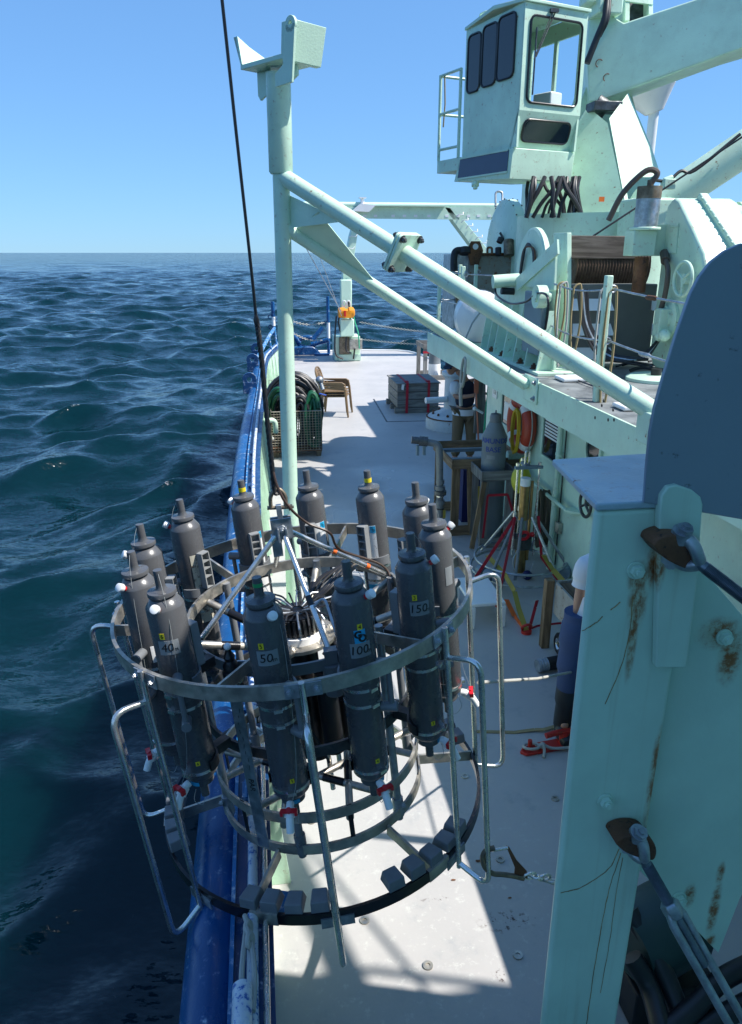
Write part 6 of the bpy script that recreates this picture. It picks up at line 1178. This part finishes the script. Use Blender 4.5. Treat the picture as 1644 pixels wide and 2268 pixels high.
q = MB(); q.sphere(tc0+V((.05, -.12, .05)), .055); q.build('blue_ball', M['dkblue'], tp_); q = MB(); q.tube(catmull([tc0+V((-.06, -.06, .34)), tc0+V((-.13, -.12, .2)), tc0+V((-.06, -.16, .07)), tc0+V((.05, -.15, .05)), tc0+V((.12, -.1, .2))], 5), .006, 5); q.build('chain_loop', M['galv'], tp_)
q = MB(); q.torus(tc0+V((-.02, -.12, .52)), (0, 1, .3), .05, .018, 14, 8); q.sphere(tc0+V((.1, -.05, .5)), .03); q.build('red_hook', M['redplastic'], tp_)
for a in (215, 245, 300, 340, 60, 130): e_ = tc0+V((math.cos(R(a))*.51, math.sin(R(a))*.51, .16)); q = MB(); q.tube([tc0+V((math.cos(R(a))*.12, math.sin(R(a))*.12, legtop)), e_], .017, 8); q.build('leg', M['pvc_mid'] if a in (215, 245) else M['galv'], tp_)
for a in (200, 213, 226, 320, 335, 350, 5, 60, 75): e_ = tc0+V((math.cos(R(a))*.52, math.sin(R(a))*.52, .16)); q = MB(); q.cyl(e_+V((math.sin(R(a))*.05, -math.cos(R(a))*.05, 0)), e_-V((math.sin(R(a))*.05, -math.cos(R(a))*.05, 0)), .06, 12); q.build('ring_weight', M['bluegrey'], tp_)
q = MB(); q.sphere(tc0+V((.05, .28, tz*.80)), .11, 16, (1, 1, 1.5)); q.sphere(tc0+V((.06, .22, tz*.97)), .06); solo(q, 'yellow_float', plain('yellow_float_skin', (.42, .40, .02), .45), 'yellow float hanging behind the corer rods', 'float')
# straps
def strap(pts, w_, mat, label, nm='lashing_strap', up=(0, -1, .2)):
    q = MB(); P_ = [V(p) for p in pts]
    for a, b in zip(P_, P_[1:]): q.bar(a, b, w_, .005, up)
    return solo(q, nm, mat, label, 'strap')
lt = tc0+V((-.12, -.08, legtop)); rt2 = tc0+V((.14, -.08, legtop))
strap([lt, PZ(1050, 1285, .12)], .035, M['redstrap'], 'red strap running from the corer down beside the bottle stand')
strap([lt, PZ(1100, 1345, .22)], .03, M['redstrap'], 'red strap running from the corer to the white step stool')
strap([rt2, PZ(1200, 1235, .25), PZ(1240, 1290, .15)], .03, M['redstrap'], 'red strap running from the corer towards the deckhouse wall')
strap([PZ(1080, 1230, .25), PZ(1120, 1275, .22), PZ(1140, 1310, .25), PZ(1150, 1350, .15), PZ(1166, 1396, .03)], .05, M['yelstrap'], 'worn yellow strap running over the base ring to the red deck ring')
strap([PZ(1122, 1328, .06), PZ(1140, 1365, .02), PZ(1163, 1396, .02)], .05, M['orange'], 'short orange strap lying on deck by the red deck ring')
strap([PZ(1205, 1230, .32), PZ(1225, 1262, .28), PZ(1250, 1290, .22)], .055, M['yelstrap'], 'yellow strap sloping down towards the wooden cart')
dr = thing('deck_ring', PZ(1166, 1402), 'red deck ring where the yellow strap is hooked', 'deck ring'); p = PZ(1166, 1402); q = MB(); q.cyl(p, p+V((0, 0, .03)), .05, 14); q.build('boss', M['redpaint'], dr); q = MB(); q.torus(p+V((0, .0, .06)), (0, 1, .6), .045, .013, 16, 8); q.build('ring', M['redpaint'], dr)
strap([p+V((.03, 0, .04)), PZ(1192, 1386, .03), PZ(1260, 1378, .03)], .02, M['redstrap'], 'red strap on the deck between deck ring and wooden cart'); strap([p+V((.03, 0, .05)), PZ(1186, 1345, .2), PZ(1190, 1330, .3)], .03, M['redstrap'], 'red strap rising from the deck ring to the cart post')
# white step stool
s0 = PZ(1068, 1390); st2 = thing('step_stool', s0, 'white plastic step stool under the edge of the corer', 'stool'); h_ = PY(1064, 1340, s0.y).z
q = MB(); q.box(s0+V((.05, .30, h_)), (.34, .62, .035)); q.build('top', M['wplastic'], st2, .01)
for x, y in ((-.1, 0), (.2, 0), (-.1, .58), (.2, .58)): q = MB(); q.box(s0+V((x, y+.0, h_/2-.01)), (.045, .045, h_-.02)); q.build('leg', M['wplastic'], st2, .005)
# ------------------------------------------------------------------ lifebuoy, hung rope, line throwers
lb_c = PX(1155, 938, WX-.09); lbm = paint('orange_red_lifebuoy', (.50, .055, .025), .5, .15, 0, 0, .2, dirt=.3)
lbo = thing('lifebuoy', V((WX-.06, lb_c.y, lb_c.z-.37)), 'red orange lifebuoy with yellow rope coil on the deckhouse wall', 'lifebuoy')
q = MB(); q.torus(lb_c, (1, 0, 0), .28, .085, 40, 14); q.build('ring', lbm, lbo)
for a in (45, 135, 225, 315): q = MB(); c_ = lb_c+V((0, math.cos(R(a))*.28, math.sin(R(a))*.28)); q.torus(lb_c, (1, 0, 0), .28, .088, 4, 14, a-9, a+9); q.build('white_band', M['wplastic'], lbo)
q = MB(); q.torus(lb_c, (1, 0, 0), .375, .007, 40, 6); q.build('grab_line', M['rope'], lbo)
q = MB()
pts = []
for k in range(15*12): a = 2*math.pi*k/12; j = random.uniform(-.008, .008); pts.append(lb_c+V((-.10-.002*(k/12), -.13+math.cos(a)*(.115+j), math.sin(a)*(.26+j)-.06+.01*math.sin(k*.2))))
q.tube(pts, .010, 6); solo(q, 'rope_coil', M['yelrope'], 'yellow rope coil hung in the lifebuoy', 'rope')
rc_ = V((WX-.11, (ry0.y+ry1.y)/2-.12, .86)); q = MB(); pts = []
for k in range(10*12): a = 2*math.pi*k/12; j = random.uniform(-.012, .012); pts.append(rc_+V((math.sin(k*.4)*.05, math.cos(a)*(.075+.03*math.sin(k*.13)+j), -.30+math.sin(a)*(.33+j))))
q.tube(pts, .016, 6); q.torus(rc_+V((0, 0, -.33)), (0, 0, 1), .10, .016, 16, 6); solo(q, 'rope_hank', M['ropebrown'], 'brown rope hank hung on the wall grab rail', 'rope')
hr_ = V((2.57, PX(1034, 792, 2.58).y, 0)); zt2 = PX(1034, 790, 2.58).z; q = MB(); pts = []
for k in range(4*12): a = 2*math.pi*k/12; pts.append(V((hr_.x-.03+.02*math.sin(k*.5), hr_.y+math.cos(a)*(.06+.015*math.sin(k)), zt2-.20+math.sin(a)*.19)))
q.tube(pts, .014, 6); q.tube(catmull([V((hr_.x-.04, hr_.y, zt2-.32)), V((hr_.x-.05, hr_.y+.01, zt2-.45)), V((hr_.x-.04, hr_.y, zt2-.62))], 5), .024, 7); solo(q, 'rope_hank', M['rope'], 'pale rope hank hung on the upper deck beam above the man', 'rope')
q = MB(); yb2 = 11.55; xb = PY(1062, 900, yb2).x; q.prism([PY(1050, 960, yb2), PY(1078, 960, yb2), PY(1076, 850, yb2), PY(1055, 840, yb2)], (0, .03, 0)); solo(q, 'grey_board', M['wood_grey'], 'grey board standing on edge beside the man at the deckhouse corner', 'board', None, .004)
q = MB(); q.prism([PY(1051, 870, yb2-.05), PY(1060, 872, yb2-.05), PY(1061, 845, yb2-.05), PY(1056, 832, yb2-.05), PY(1051, 845, yb2-.05)], (0, .02, 0)); q.tube([PY(1055, 868, yb2-.04), PY(1060, 975, yb2-.04)], .014, 6); solo(q, 'paddle', plain('orange_paddle', (.55, .16, .09), .5), 'orange bladed paddle leaning on the grey board', 'paddle')
q = MB(); q.tube([PY(1083, 848, yb2-.15), PY(1070, 985, yb2-.15)], .018, 8); solo(q, 'green_pole', M['greenrope'], 'bright green pole leaning beside the grey board', 'pole')
q = MB(); q.tube([PY(1052, 905, yb2-.1), PY(1070, 915, yb2-.1)], .02, 8); q.sphere(PY(1052, 905, yb2-.1), .035); solo(q, 'pole_handle', M['wplastic'], 'white handled stick resting across the grey board', 'stick')
# ------------------------------------------------------------------ wooden cart
cb0 = PZ(1205, 1432); cz = PY(1197, 1284, cb0.y).z
cart = thing('wooden_cart', V((cb0.x+.4, cb0.y-.6, 0)), 'weathered wooden box cart with small rubber wheel beside the person in white', 'cart')
q = MB(); q.box(cb0+V((0, 0, cz/2)), (.075, .075, cz)); q.build('corner_post', M['wood'], cart, .004)
q = MB(); q.box(cb0+V((.0, -1.35, cz/2-.1)), (.07, .07, cz-.2)); q.build('corner_post', M['wood'], cart, .004)
ww = paint('whitewashed_board', (.36, .33, .29), .75, .25, .6, .2, .4, chipc=(.12, .07, .04), scale=1.2)
q = MB(); q.box(cb0+V((.05, -.70, cz-.16)), (.022, 1.3, .30)); q.build('side_board', ww, cart, .003); q = MB(); q.box(cb0+V((.40, -.02, cz-.16)), (.68, .022, .30)); q.build('end_board', ww, cart, .003)
q = MB(); q.box(cb0+V((.42, -.69, cz-.03)), (.70, 1.27, .02)); q.build('lid', wood('stained_plank', (.20, .13, .085), (.07, .045, .03), 1), cart, .003)
q = MB(); q.box(cb0+V((.42, -.69, cz-.33)), (.6, 1.2, .04)); q.build('frame', M['dark_steel'], cart)
wc_ = cb0+V((.10, -.16, .105)); q = MB(); q.lathe([(.06, -.04), (.085, -.045), (.105, -.03), (.105, .03), (.085, .045), (.06, .04)], wc_, (1, 0, 0), 26); wh = q.build('wheel', M['black'], cart); q = MB(); q.lathe([(0, -.035), (.03, -.036), (.05, -.02), (.062, -.038), (.062, .03), (0, .03)], wc_, (1, 0, 0), 22); q.build('hub', M['steel'], wh)
hc_ = PZ(1190, 1475, .06); cp2 = thing('hose_coupling', hc_, 'black and steel pump coupling lying on deck before the cart wheel', 'coupling'); q = MB(); d_ = V((1, .10, .05)).normalized(); q.tube([hc_, hc_+d_*.10], .055, 18); 
for k in range(4): q.torus(hc_+d_*(.012+.025*k), d_, .055, .006, 18, 6)
q.build('threaded_end', M['galv'], cp2); q = MB(); q.tube([hc_+d_*.09, hc_+d_*.22], .058, 16); q.build('rubber_sleeve', M['black'], cp2); q = MB(); q.tube([hc_+d_*.22, hc_+d_*.30, hc_+d_*.42], [.06, .085, .07], 14); q.box(hc_+d_*.36+V((0, 0, .05)), (.14, .12, .1)); q.build('pump_body', M['bluegrey'], cp2, .01)
# ------------------------------------------------------------------ red cleat, webbing and lines on deck
c0_ = PZ(1160, 1668); c1_ = PZ(1300, 1640); cd_ = (c1_-c0_).normalized(); cl_ = thing('deck_cleat', c0_, 'red horn cleat with a rope tied round its peg, beside the boots', 'cleat')
sdv = V((-cd_.y, cd_.x, 0)); q = MB(); q.prism([c0_+sdv*.03, c0_-cd_*.03+sdv*.0, c0_-sdv*.045, c1_-sdv*.06, c1_+sdv*.06, c0_+cd_*.1+sdv*.06], (0, 0, .022)); q.build('base', M['redpaint'], cl_, .006)
q = MB(); q.tube([c0_+cd_*.05+V((0, 0, .02)), c0_+cd_*.045+V((0, 0, .10))], .016, 12); q.build('peg', M['redpaint'], cl_); q = MB(); q.tube(catmull([c0_+cd_*.17+V((0, 0, .11)), c0_+cd_*.28+V((0, 0, .12)), c0_+cd_*.42+V((0, 0, .11)), c1_+V((0, 0, .12))], 4), .021, 12); q.tube([c0_+cd_*.32+V((0, 0, .02)), c0_+cd_*.32+V((0, 0, .12))], .035, 12); q.build('horn', M['redpaint'], cl_)
q = MB(); q.torus(c0_+cd_*.06+V((0, 0, .045)), (0, .2, 1), .045, .010, 18, 7, sx=1.0, sy=1.3); q.tube(catmull([c0_+cd_*.10+V((0, -.02, .05)), c0_+cd_*.14+V((0, -.03, .06)), c0_+cd_*.14+V((.0, -.06, .03)), c0_+cd_*.12+V((0, -.10, .012))], 5), .011, 7); q.tube(catmull([c0_+cd_*.09+V((0, 0, .05)), c0_+cd_*.15+V((0, -.02, .05)), c0_+cd_*.25+V((0, -.06, .03)), c1_+V((.1, -.1, .04))], 5), .011, 7); q.sphere(c0_+cd_*.14+V((0, -.02, .05)), .024); solo(q, 'mooring_line', M['rope'], 'pale rope knotted round the peg of the red cleat', 'rope')
strap([PZ(1045, 1620, .004), PZ(1140, 1622, .004), PZ(1185, 1616, .012), PZ(1205, 1616, .02), PZ(1240, 1606, .012)], .032, M['tanstrap'], 'tan webbing strap lying flat on the deck near the red cleat', 'webbing', (0, 0, 1))
# ================================================================== PEOPLE AND WHAT THEY HOLD
SKIN = plain('skin', (.42, .22, .15), .5, .12, .1); DENIM = plain('blue_denim', (.03, .06, .15), .8, .2, .4, 150); KHAKI = plain('khaki_cloth', (.17, .12, .07), .85, .15, .4, 90); NAVY = plain('navy_fleece', (.010, .014, .035), .9, .2, .5, 120); WTEE = plain('white_cotton', (.70, .71, .74), .85, .05, .3, 60); BOOT = plain('rubber_boot', (.016, .022, .026), .45, .2); HAIR = plain('brown_hair', (.05, .03, .02), .7)
def skin(name, nodes, edges, mat, parent, sub=2, root=0):
    ids = {k: i for i, k in enumerate(nodes)}; off = origin(parent) if parent else V((0, 0, 0))
    me = bpy.data.meshes.new(name); me.from_pydata([tuple(V(n[0])-off) for n in nodes.values()], [(ids[a], ids[b]) for a, b in edges], []); me.materials.append(mat)
    o = bpy.data.objects.new(name, me); COL.objects.link(o); o.parent = parent
    m = o.modifiers.new('skin', 'SKIN'); m.use_smooth_shade = True; m.branch_smoothing = .4
    for i, n in enumerate(nodes.values()):
        r = n[1]; sv = me.skin_vertices[0].data[i]; sv.radius = r if isinstance(r, tuple) else (r, r); sv.use_root = (i == root)
    s = o.modifiers.new('sub', 'SUBSURF'); s.levels = sub; s.render_levels = sub; return o
def fuse(o, hq):       # one continuous surface from limbs, trunk and head
    bpy.context.view_layer.update(); dg = bpy.context.evaluated_depsgraph_get(); me = bpy.data.meshes.new_from_object(o.evaluated_get(dg)); off = origin(o)
    hm = hq.mesh('h', off, 0); bm = bmesh.new(); bm.from_mesh(me); bm.from_mesh(hm); bm.to_mesh(me); bm.free(); bpy.data.meshes.remove(hm)
    mat = o.data.materials[0]; o.modifiers.clear(); o.data = me; me.materials.clear(); me.materials.append(mat); me.polygons.foreach_set('material_index', [0]*len(me.polygons))
    r = o.modifiers.new('fuse', 'REMESH'); r.mode = 'VOXEL'; r.voxel_size = .0065; r.use_smooth_shade = True; sm_ = o.modifiers.new('soft', 'SMOOTH'); sm_.iterations = 3; sm_.factor = .4
def head(c, yaw, tilt, parent, sz=1.0):
    """head with face, built as one displaced ball: nose, brow, chin, ears"""
    q = MB(); q.sphere((0, 0, 0), .105*sz, 24, (.80, .96, 1.18), 18); me = None
    for v in q.v:
        x, y, z = v
        if y < 0:
            if abs(x) < .028 and -.045 < z < .02: v.y -= .022*(1-abs(x)/.028)*(1-(z+.045)/.075*.6)
            if .018 < abs(x) < .05 and 0 < z < .03: v.y += .008
            if z < -.06: v.y -= .012
        if z < -.05: v.x *= .86
    for s in (-1, 1): q.sphere((s*.086*sz, .012, -.01), .03*sz, 10, (.35, .7, 1.1), 6)
    Mx = Matrix.Translation(c) @ Matrix.Rotation(yaw, 4, 'Z') @ Matrix.Rotation(tilt, 4, 'X'); q.v = [Mx @ v for v in q.v]; return q, Mx
# ---- man in a cap beside the capstan
YP = 12.0
def Q(x, y, dy=0): return PY(x, y, YP+dy)
p0 = Q(1024, 1030); p0.z = 0
man = thing('person', p0, 'person in dark cap, navy vest and khaki trousers standing by the capstan', 'person')
hp_, ch2, nk = p0+V((0, 0, .95)), p0+V((-.02, -.02, 1.30)), p0+V((-.05, -.02, 1.50)); hdc = Q(1000, 813, -.03)
body = {'pelvis': (hp_, .11), 'waist': (p0+V((0, 0, 1.10)), .11), 'chest': (ch2, .115), 'neckb': (nk, .07), 'neck': (nk.lerp(hdc, .6), .055),
 'shl': (ch2+V((-.17, -.02, .10)), .065), 'ell': (ch2+V((-.20, -.16, -.14)), .047), 'wrl': (ch2+V((.06, -.30, -.10)), .034), 'hal': (ch2+V((.14, -.31, -.09)), (.036, .020)),
 'shr': (ch2+V((.17, .02, .11)), .065), 'elr': (ch2+V((.26, -.10, -.12)), .047), 'wrr': (ch2+V((.24, -.30, -.06)), .034), 'har': (ch2+V((.26, -.37, -.05)), (.036, .020)),
 'hipl': (hp_+V((-.09, 0, -.05)), .10), 'knl': (p0+V((-.12, -.04, .50)), .07), 'anl': (p0+V((-.13, .02, .10)), .05), 'tol': (p0+V((-.17, -.14, .05)), .045),
 'hipr': (hp_+V((.09, 0, -.05)), .10), 'knr': (p0+V((.12, -.05, .50)), .07), 'anr': (p0+V((.13, .02, .10)), .05), 'tor': (p0+V((.12, -.16, .05)), .045)}
ed = [('pelvis', 'waist'), ('waist', 'chest'), ('chest', 'neckb'), ('neckb', 'neck'), ('chest', 'shl'), ('shl', 'ell'), ('ell', 'wrl'), ('wrl', 'hal'), ('chest', 'shr'), ('shr', 'elr'), ('elr', 'wrr'), ('wrr', 'har'), ('pelvis', 'hipl'), ('hipl', 'knl'), ('knl', 'anl'), ('anl', 'tol'), ('pelvis', 'hipr'), ('hipr', 'knr'), ('knr', 'anr'), ('anr', 'tor')]
for s_, h, o_ in (('l', 'hal', V((1, -.1, 0))), ('r', 'har', V((.15, -1, .1)))):
    for k in range(4):
        b_ = body[h][0]; sd = V((0, 0, 1)); f1 = b_+o_.normalized()*.055+sd*(.021-.014*k); body[f'f{s_}{k}a'] = (f1, .009); body[f'f{s_}{k}b'] = (f1+o_.normalized()*(.035-.004*abs(k-1))+V((0, 0, -.008)), .008); ed += [(h, f'f{s_}{k}a'), (f'f{s_}{k}a', f'f{s_}{k}b')]
    th = body['wr'+s_][0]+o_.normalized()*.03+V((0, 0, .04)); body[f't{s_}a'] = (th, .010); body[f't{s_}b'] = (th+o_.normalized()*.035+V((0, 0, .005)), .009); ed += [('wr'+s_, f't{s_}a'), (f't{s_}a', f't{s_}b')]
bo_ = skin('body', body, ed, SKIN, man)
hq, HM = head(hdc, R(-42), R(12), man); fuse(bo_, hq)
vest = {k: body[k] for k in ('pelvis', 'waist', 'chest')}; vest = {'b': (p0+V((0, 0, .93)), .19), 'w': (p0+V((0, 0, 1.12)), .19), 'c': (ch2, .20), 'n': (nk-V((0, 0, .03)), .10), 'sl': (ch2+V((-.14, -.02, .10)), .10), 'sr': (ch2+V((.14, .02, .11)), .10)}
skin('vest', vest, [('b', 'w'), ('w', 'c'), ('c', 'n'), ('c', 'sl'), ('c', 'sr')], NAVY, man)
for s_ in 'lr':
    a, b = body['sh'+s_][0], body['el'+s_][0]; skin('sleeve', {'a': (a, .105), 'm': (a.lerp(b, .5), .095), 'b': (a.lerp(b, .92), .095)}, [('a', 'm'), ('m', 'b')], WTEE, man)
q = MB(); q.lathe([(.19, .0), (.205, .0), (.20, .10), (.18, .10)], p0+V((0, 0, .84)), (0, 0, 1), 24); q.v = [V((v.x, p0.y+(v.y-p0.y)*.95, v.z)) for v in q.v]; q.build('shirt_hem', WTEE, man)
skin('trousers', {'p': (hp_, .165), 'hl': (hp_+V((-.09, 0, -.08)), .125), 'kl': (p0+V((-.12, -.04, .50)), .095), 'al': (p0+V((-.13, .02, .10)), .085), 'hr': (hp_+V((.09, 0, -.08)), .125), 'kr': (p0+V((.12, -.05, .50)), .095), 'ar': (p0+V((.13, .02, .10)), .085)}, [('p', 'hl'), ('hl', 'kl'), ('kl', 'al'), ('p', 'hr'), ('hr', 'kr'), ('kr', 'ar')], KHAKI, man)
for s_ in 'lr': q = MB(); a, b = body['an'+s_][0], body['to'+s_][0]; q.tube([a+V((0, .05, -.05)), a+V((0, 0, -.045)), b+V((0, -.02, -.01)), b+V((0, -.06, -.015))], [.045, .05, .048, .03], 12); q.build('shoe', M['black'], man)
q = MB(); q.lathe([(.112, .0), (.110, .04), (.09, .085), (.05, .108), (0, .113)], (0, .005, .035), (0, 0, 1), 24); q.v = [V((v.x*.86, v.y, v.z)) for v in q.v]; q.prism([V((-.075, -.09, .045)), V((.075, -.09, .045)), V((.06, -.16, .03)), V((.02, -.185, .025)), V((-.02, -.185, .025)), V((-.06, -.16, .03))], (0, 0, .008)); q.v = [HM @ v for v in q.v]; q.build('cap', plain('navy_cap', (.015, .03, .06), .8), man)
q = MB(); 
for s in (-1, 1): q.sphere((s*.034, -.095, .018), .026, 12, (1, .35, .75), 6)
q.box((0, -.10, .024), (.03, .008, .008)); q.v = [HM @ v for v in q.v]; q.build('sunglasses', M['blackgloss'], man)
# ---- second person behind the green upright: white tee shirt, jeans, rubber boots
p5 = V((2.22, 4.42, 0)); w2 = thing('person', p5, 'person in white tee shirt, jeans and rubber boots, half hidden by the green upright', 'person')
def Q5(x, y, dy=0): return PY(x, y, p5.y+dy)
shL = Q5(1297, 1260); elL = Q5(1282, 1335); wrL = Q5(1277, 1402); haL = Q5(1275, 1422)
hp5, c5, n5 = p5+V((0, 0, .93)), p5+V((0, 0, 1.22)), p5+V((0, 0, 1.42)); ankl, knel = Q5(1247, 1590, .02), Q5(1262, 1490, -.02); ankl.z = max(.09, ankl.z)
b5 = {'pelvis': (hp5, .10), 'waist': (p5+V((0, 0, 1.06)), .09), 'chest': (c5, .10), 'neckb': (n5, .06), 'neck': (n5+V((.05, 0, .08)), .05), 'shl': (shL, .050), 'ell': (elL, .040), 'wrl': (wrL, .029), 'hal': (haL, (.034, .018)),
 'shr': (c5+V((.18, 0, .10)), .055), 'elr': (c5+V((.26, -.08, -.12)), .042), 'wrr': (c5+V((.20, -.26, -.22)), .029), 'har': (c5+V((.17, -.33, -.24)), (.034, .018)),
 'hipl': (hp5+V((-.09, 0, -.06)), .10), 'knl': (knel, .065), 'anl': (ankl, .040), 'tol': (ankl+V((-.01, -.08, -.045)), .03), 'hipr': (hp5+V((.09, 0, -.06)), .10), 'knr': (p5+V((.12, -.03, .48)), .065), 'anr': (p5+V((.12, .02, .10)), .045), 'tor': (p5+V((.12, -.06, .055)), .03)}
e5 = [('pelvis', 'waist'), ('waist', 'chest'), ('chest', 'neckb'), ('neckb', 'neck'), ('chest', 'shl'), ('shl', 'ell'), ('ell', 'wrl'), ('wrl', 'hal'), ('chest', 'shr'), ('shr', 'elr'), ('elr', 'wrr'), ('wrr', 'har'), ('pelvis', 'hipl'), ('hipl', 'knl'), ('knl', 'anl'), ('anl', 'tol'), ('pelvis', 'hipr'), ('hipr', 'knr'), ('knr', 'anr'), ('anr', 'tor')]
for k in range(4):
    f1 = haL+V((-.030+.020*k, -.01, -.045)); b5[f'f{k}a'] = (f1, .0088); b5[f'f{k}b'] = (f1+V((.004, -.016, -.030+.004*abs(k-1))), .0082); b5[f'f{k}c'] = (f1+V((.006, -.010, -.052+.006*abs(k-1))), .0075); e5 += [('hal', f'f{k}a'), (f'f{k}a', f'f{k}b'), (f'f{k}b', f'f{k}c')]
th = wrL+V((-.034, -.028, -.03)); b5['ta'] = (th, .010); b5['tb'] = (th+V((-.004, -.018, -.035)), .009); e5 += [('wrl', 'ta'), ('ta', 'tb')]
bo_ = skin('body', b5, e5, SKIN, w2)
skin('shirt', {'b': (p5+V((0, 0, .86)), .165), 'w': (p5+V((0, 0, 1.05)), .15), 'c': (c5, .165), 'n': (n5-V((0, 0, .03)), .085), 'r': (c5+V((.17, 0, .09)), .085), 'r2': (c5+V((.22, -.04, -.02)), .075)}, [('b', 'w'), ('w', 'c'), ('c', 'n'), ('c', 'r'), ('r', 'r2')], WTEE, w2)
q = MB(); q.tube(catmull([c5+V((-.06, 0, .11)), shL+V((.03, 0, .035)), shL+V((-.005, 0, -.02)), shL.lerp(elL, .30), shL.lerp(elL, .50)], 4), [.085]*4+[.080]*4+[.074]*4+[.068]*4+[.072], 16); q.build('sleeve', WTEE, w2)
kr_ = p5+V((.12, -.03, .48))
for hx_, kn_, an_ in ((hp5+V((-.085, 0, 0)), knel, ankl), (hp5+V((.085, 0, 0)), kr_, p5+V((.12, .02, .10)))):
    q = MB(); q.tube(catmull([hx_+V((0, 0, .10)), hx_, hx_.lerp(kn_, .5), kn_, kn_.lerp(an_, .3)], 4), [.105]*4+[.115]*4+[.100]*4+[.082]*4+[.080], 18); q.build('jeans_leg', DENIM, w2)
for a, b in ((knel, ankl), (p5+V((.12, -.03, .48)), p5+V((.12, .02, .10)))): q = MB(); q.tube(catmull([a.lerp(b, .18), a.lerp(b, .6), V((b.x, b.y, .12)), V((b.x-.01, b.y-.05, .06)), V((b.x-.02, b.y-.17, .045))], 5), [.078]*6+[.066]*6+[.06]*5+[.05]*3+[.035], 16); q.build('rubber_boot', BOOT, w2)
hq, HM2 = head(n5+V((.09, -.02, .20)), R(-20), R(15), w2); fuse(bo_, hq); q = MB(); q.sphere((0, .022, .026), .118, 20, (.86, .95, 1.1), 12); q.v = [HM2 @ v for v in q.v]; q.build('hair', HAIR, w2)
q = MB(); q.torus(wrL+V((0, 0, .02)), (elL-wrL), .036, .006, 18, 6); q.build('bracelet', M['wplastic'], w2)
wm = Q5(1290, 1462, -.05); q = MB(); q.bar(Q5(1283, 1428, -.04), Q5(1276, 1500, -.03), .05, .02, (0, 1, 0)); solo(q, 'wood_block', M['wood'], 'short piece of wood held in the hand beside the cart', 'wood')
# ---- tag line and snap hook on the rosette
ga = MR @ pol(RB+.150, 2, .30); 
q = MB(); e5_ = Q5(1275, 1487, .0); s5_ = PY(1060, 1512, ga.y); q.tube([s5_, s5_.lerp(e5_, .5)-V((0, 0, .02)), e5_], .009, 8); solo(q, 'tag_line', M['rope'], 'taut pale tag line from the rosette guard to the person behind the upright', 'rope')
hk = MR @ pol(RB+.150, -47, -.06); sh_ = thing('snap_hook', hk, 'rusty snap hook with steel links clipped to a rosette guard', 'hook')
def HK(x, y): return PY(x, y, hk.y)
q = MB(); q.tube(catmull([HK(1096, 1878), HK(1076, 1885), HK(1069, 1902), HK(1075, 1922), HK(1092, 1935), HK(1112, 1937), HK(1135, 1940), HK(1160, 1946)], 5), .0105, 10); q.build('hook_body', M['brownsteel'], sh_)
q = MB(); q.tube([HK(1092, 1884), HK(1125, 1878)], .006, 8); q.build('gate', M['steel'], sh_)
q = MB(); q.prism([HK(1122, 1876), HK(1130, 1880), HK(1146, 1908), HK(1168, 1932), HK(1170, 1948), HK(1140, 1946), HK(1142, 1925)], (0, .012, 0)); q.build('hook_shank', M['rusty'], sh_, .003)
for x, y, ax_ in ((1174, 1940, (0, 1, .3)), (1190, 1943, (.2, .5, 1)), (1206, 1944, (0, 1, .3)), (1224, 1952, (.2, .6, 1))): q = MB(); q.torus(HK(x, y), ax_, .020, .0055, 18, 8, sx=1.25); q.build('link', M['steel'], sh_)
q = MB(); q.tube([HK(1165, 1938), HK(1225, 1958), HK(1290, 1975)], .004, 6); solo(q, 'tag_line', M['galv'], 'thin line running from the snap hook behind the green upright', 'line')
# rope tied round the pipe at the near rail
q = MB(); zr_ = 1.03; P_ = [PZ(x, y, zr_) for x, y in ((545, 2060), (538, 2120), (535, 2165), (536, 2200))]; q.tube(catmull(P_, 5), .010, 7); P2 = [PZ(x, y, zr_) for x, y in ((552, 2060), (562, 2130), (563, 2190), (560, 2240))]; q.tube(catmull(P2, 5), .010, 7)
for k in range(4): q.torus(PZ(548+k*2, 2042+k*14, zr_+.01), (1, .3*(-1)**k, .3), .022, .010, 14, 7)
q.tube(catmull([P_[0], PZ(548, 2045, zr_), P2[0]], 4), .010, 7); solo(q, 'lashing_rope', M['rope'], 'grey rope knotted round the pipe on top of the bulwark', 'rope')
q = MB(); a_, b_ = PZ(537, 2185, 1.05), PZ(534, 2400, 1.05); q.tube([a_+V((0, .02, 0)), a_, b_], [.012, .034, .034], 16); pp_ = solo(q, 'rail_pipe', M['worn_pipe'], 'thick worn white pipe lying on the near end of the bulwark', 'pipe')
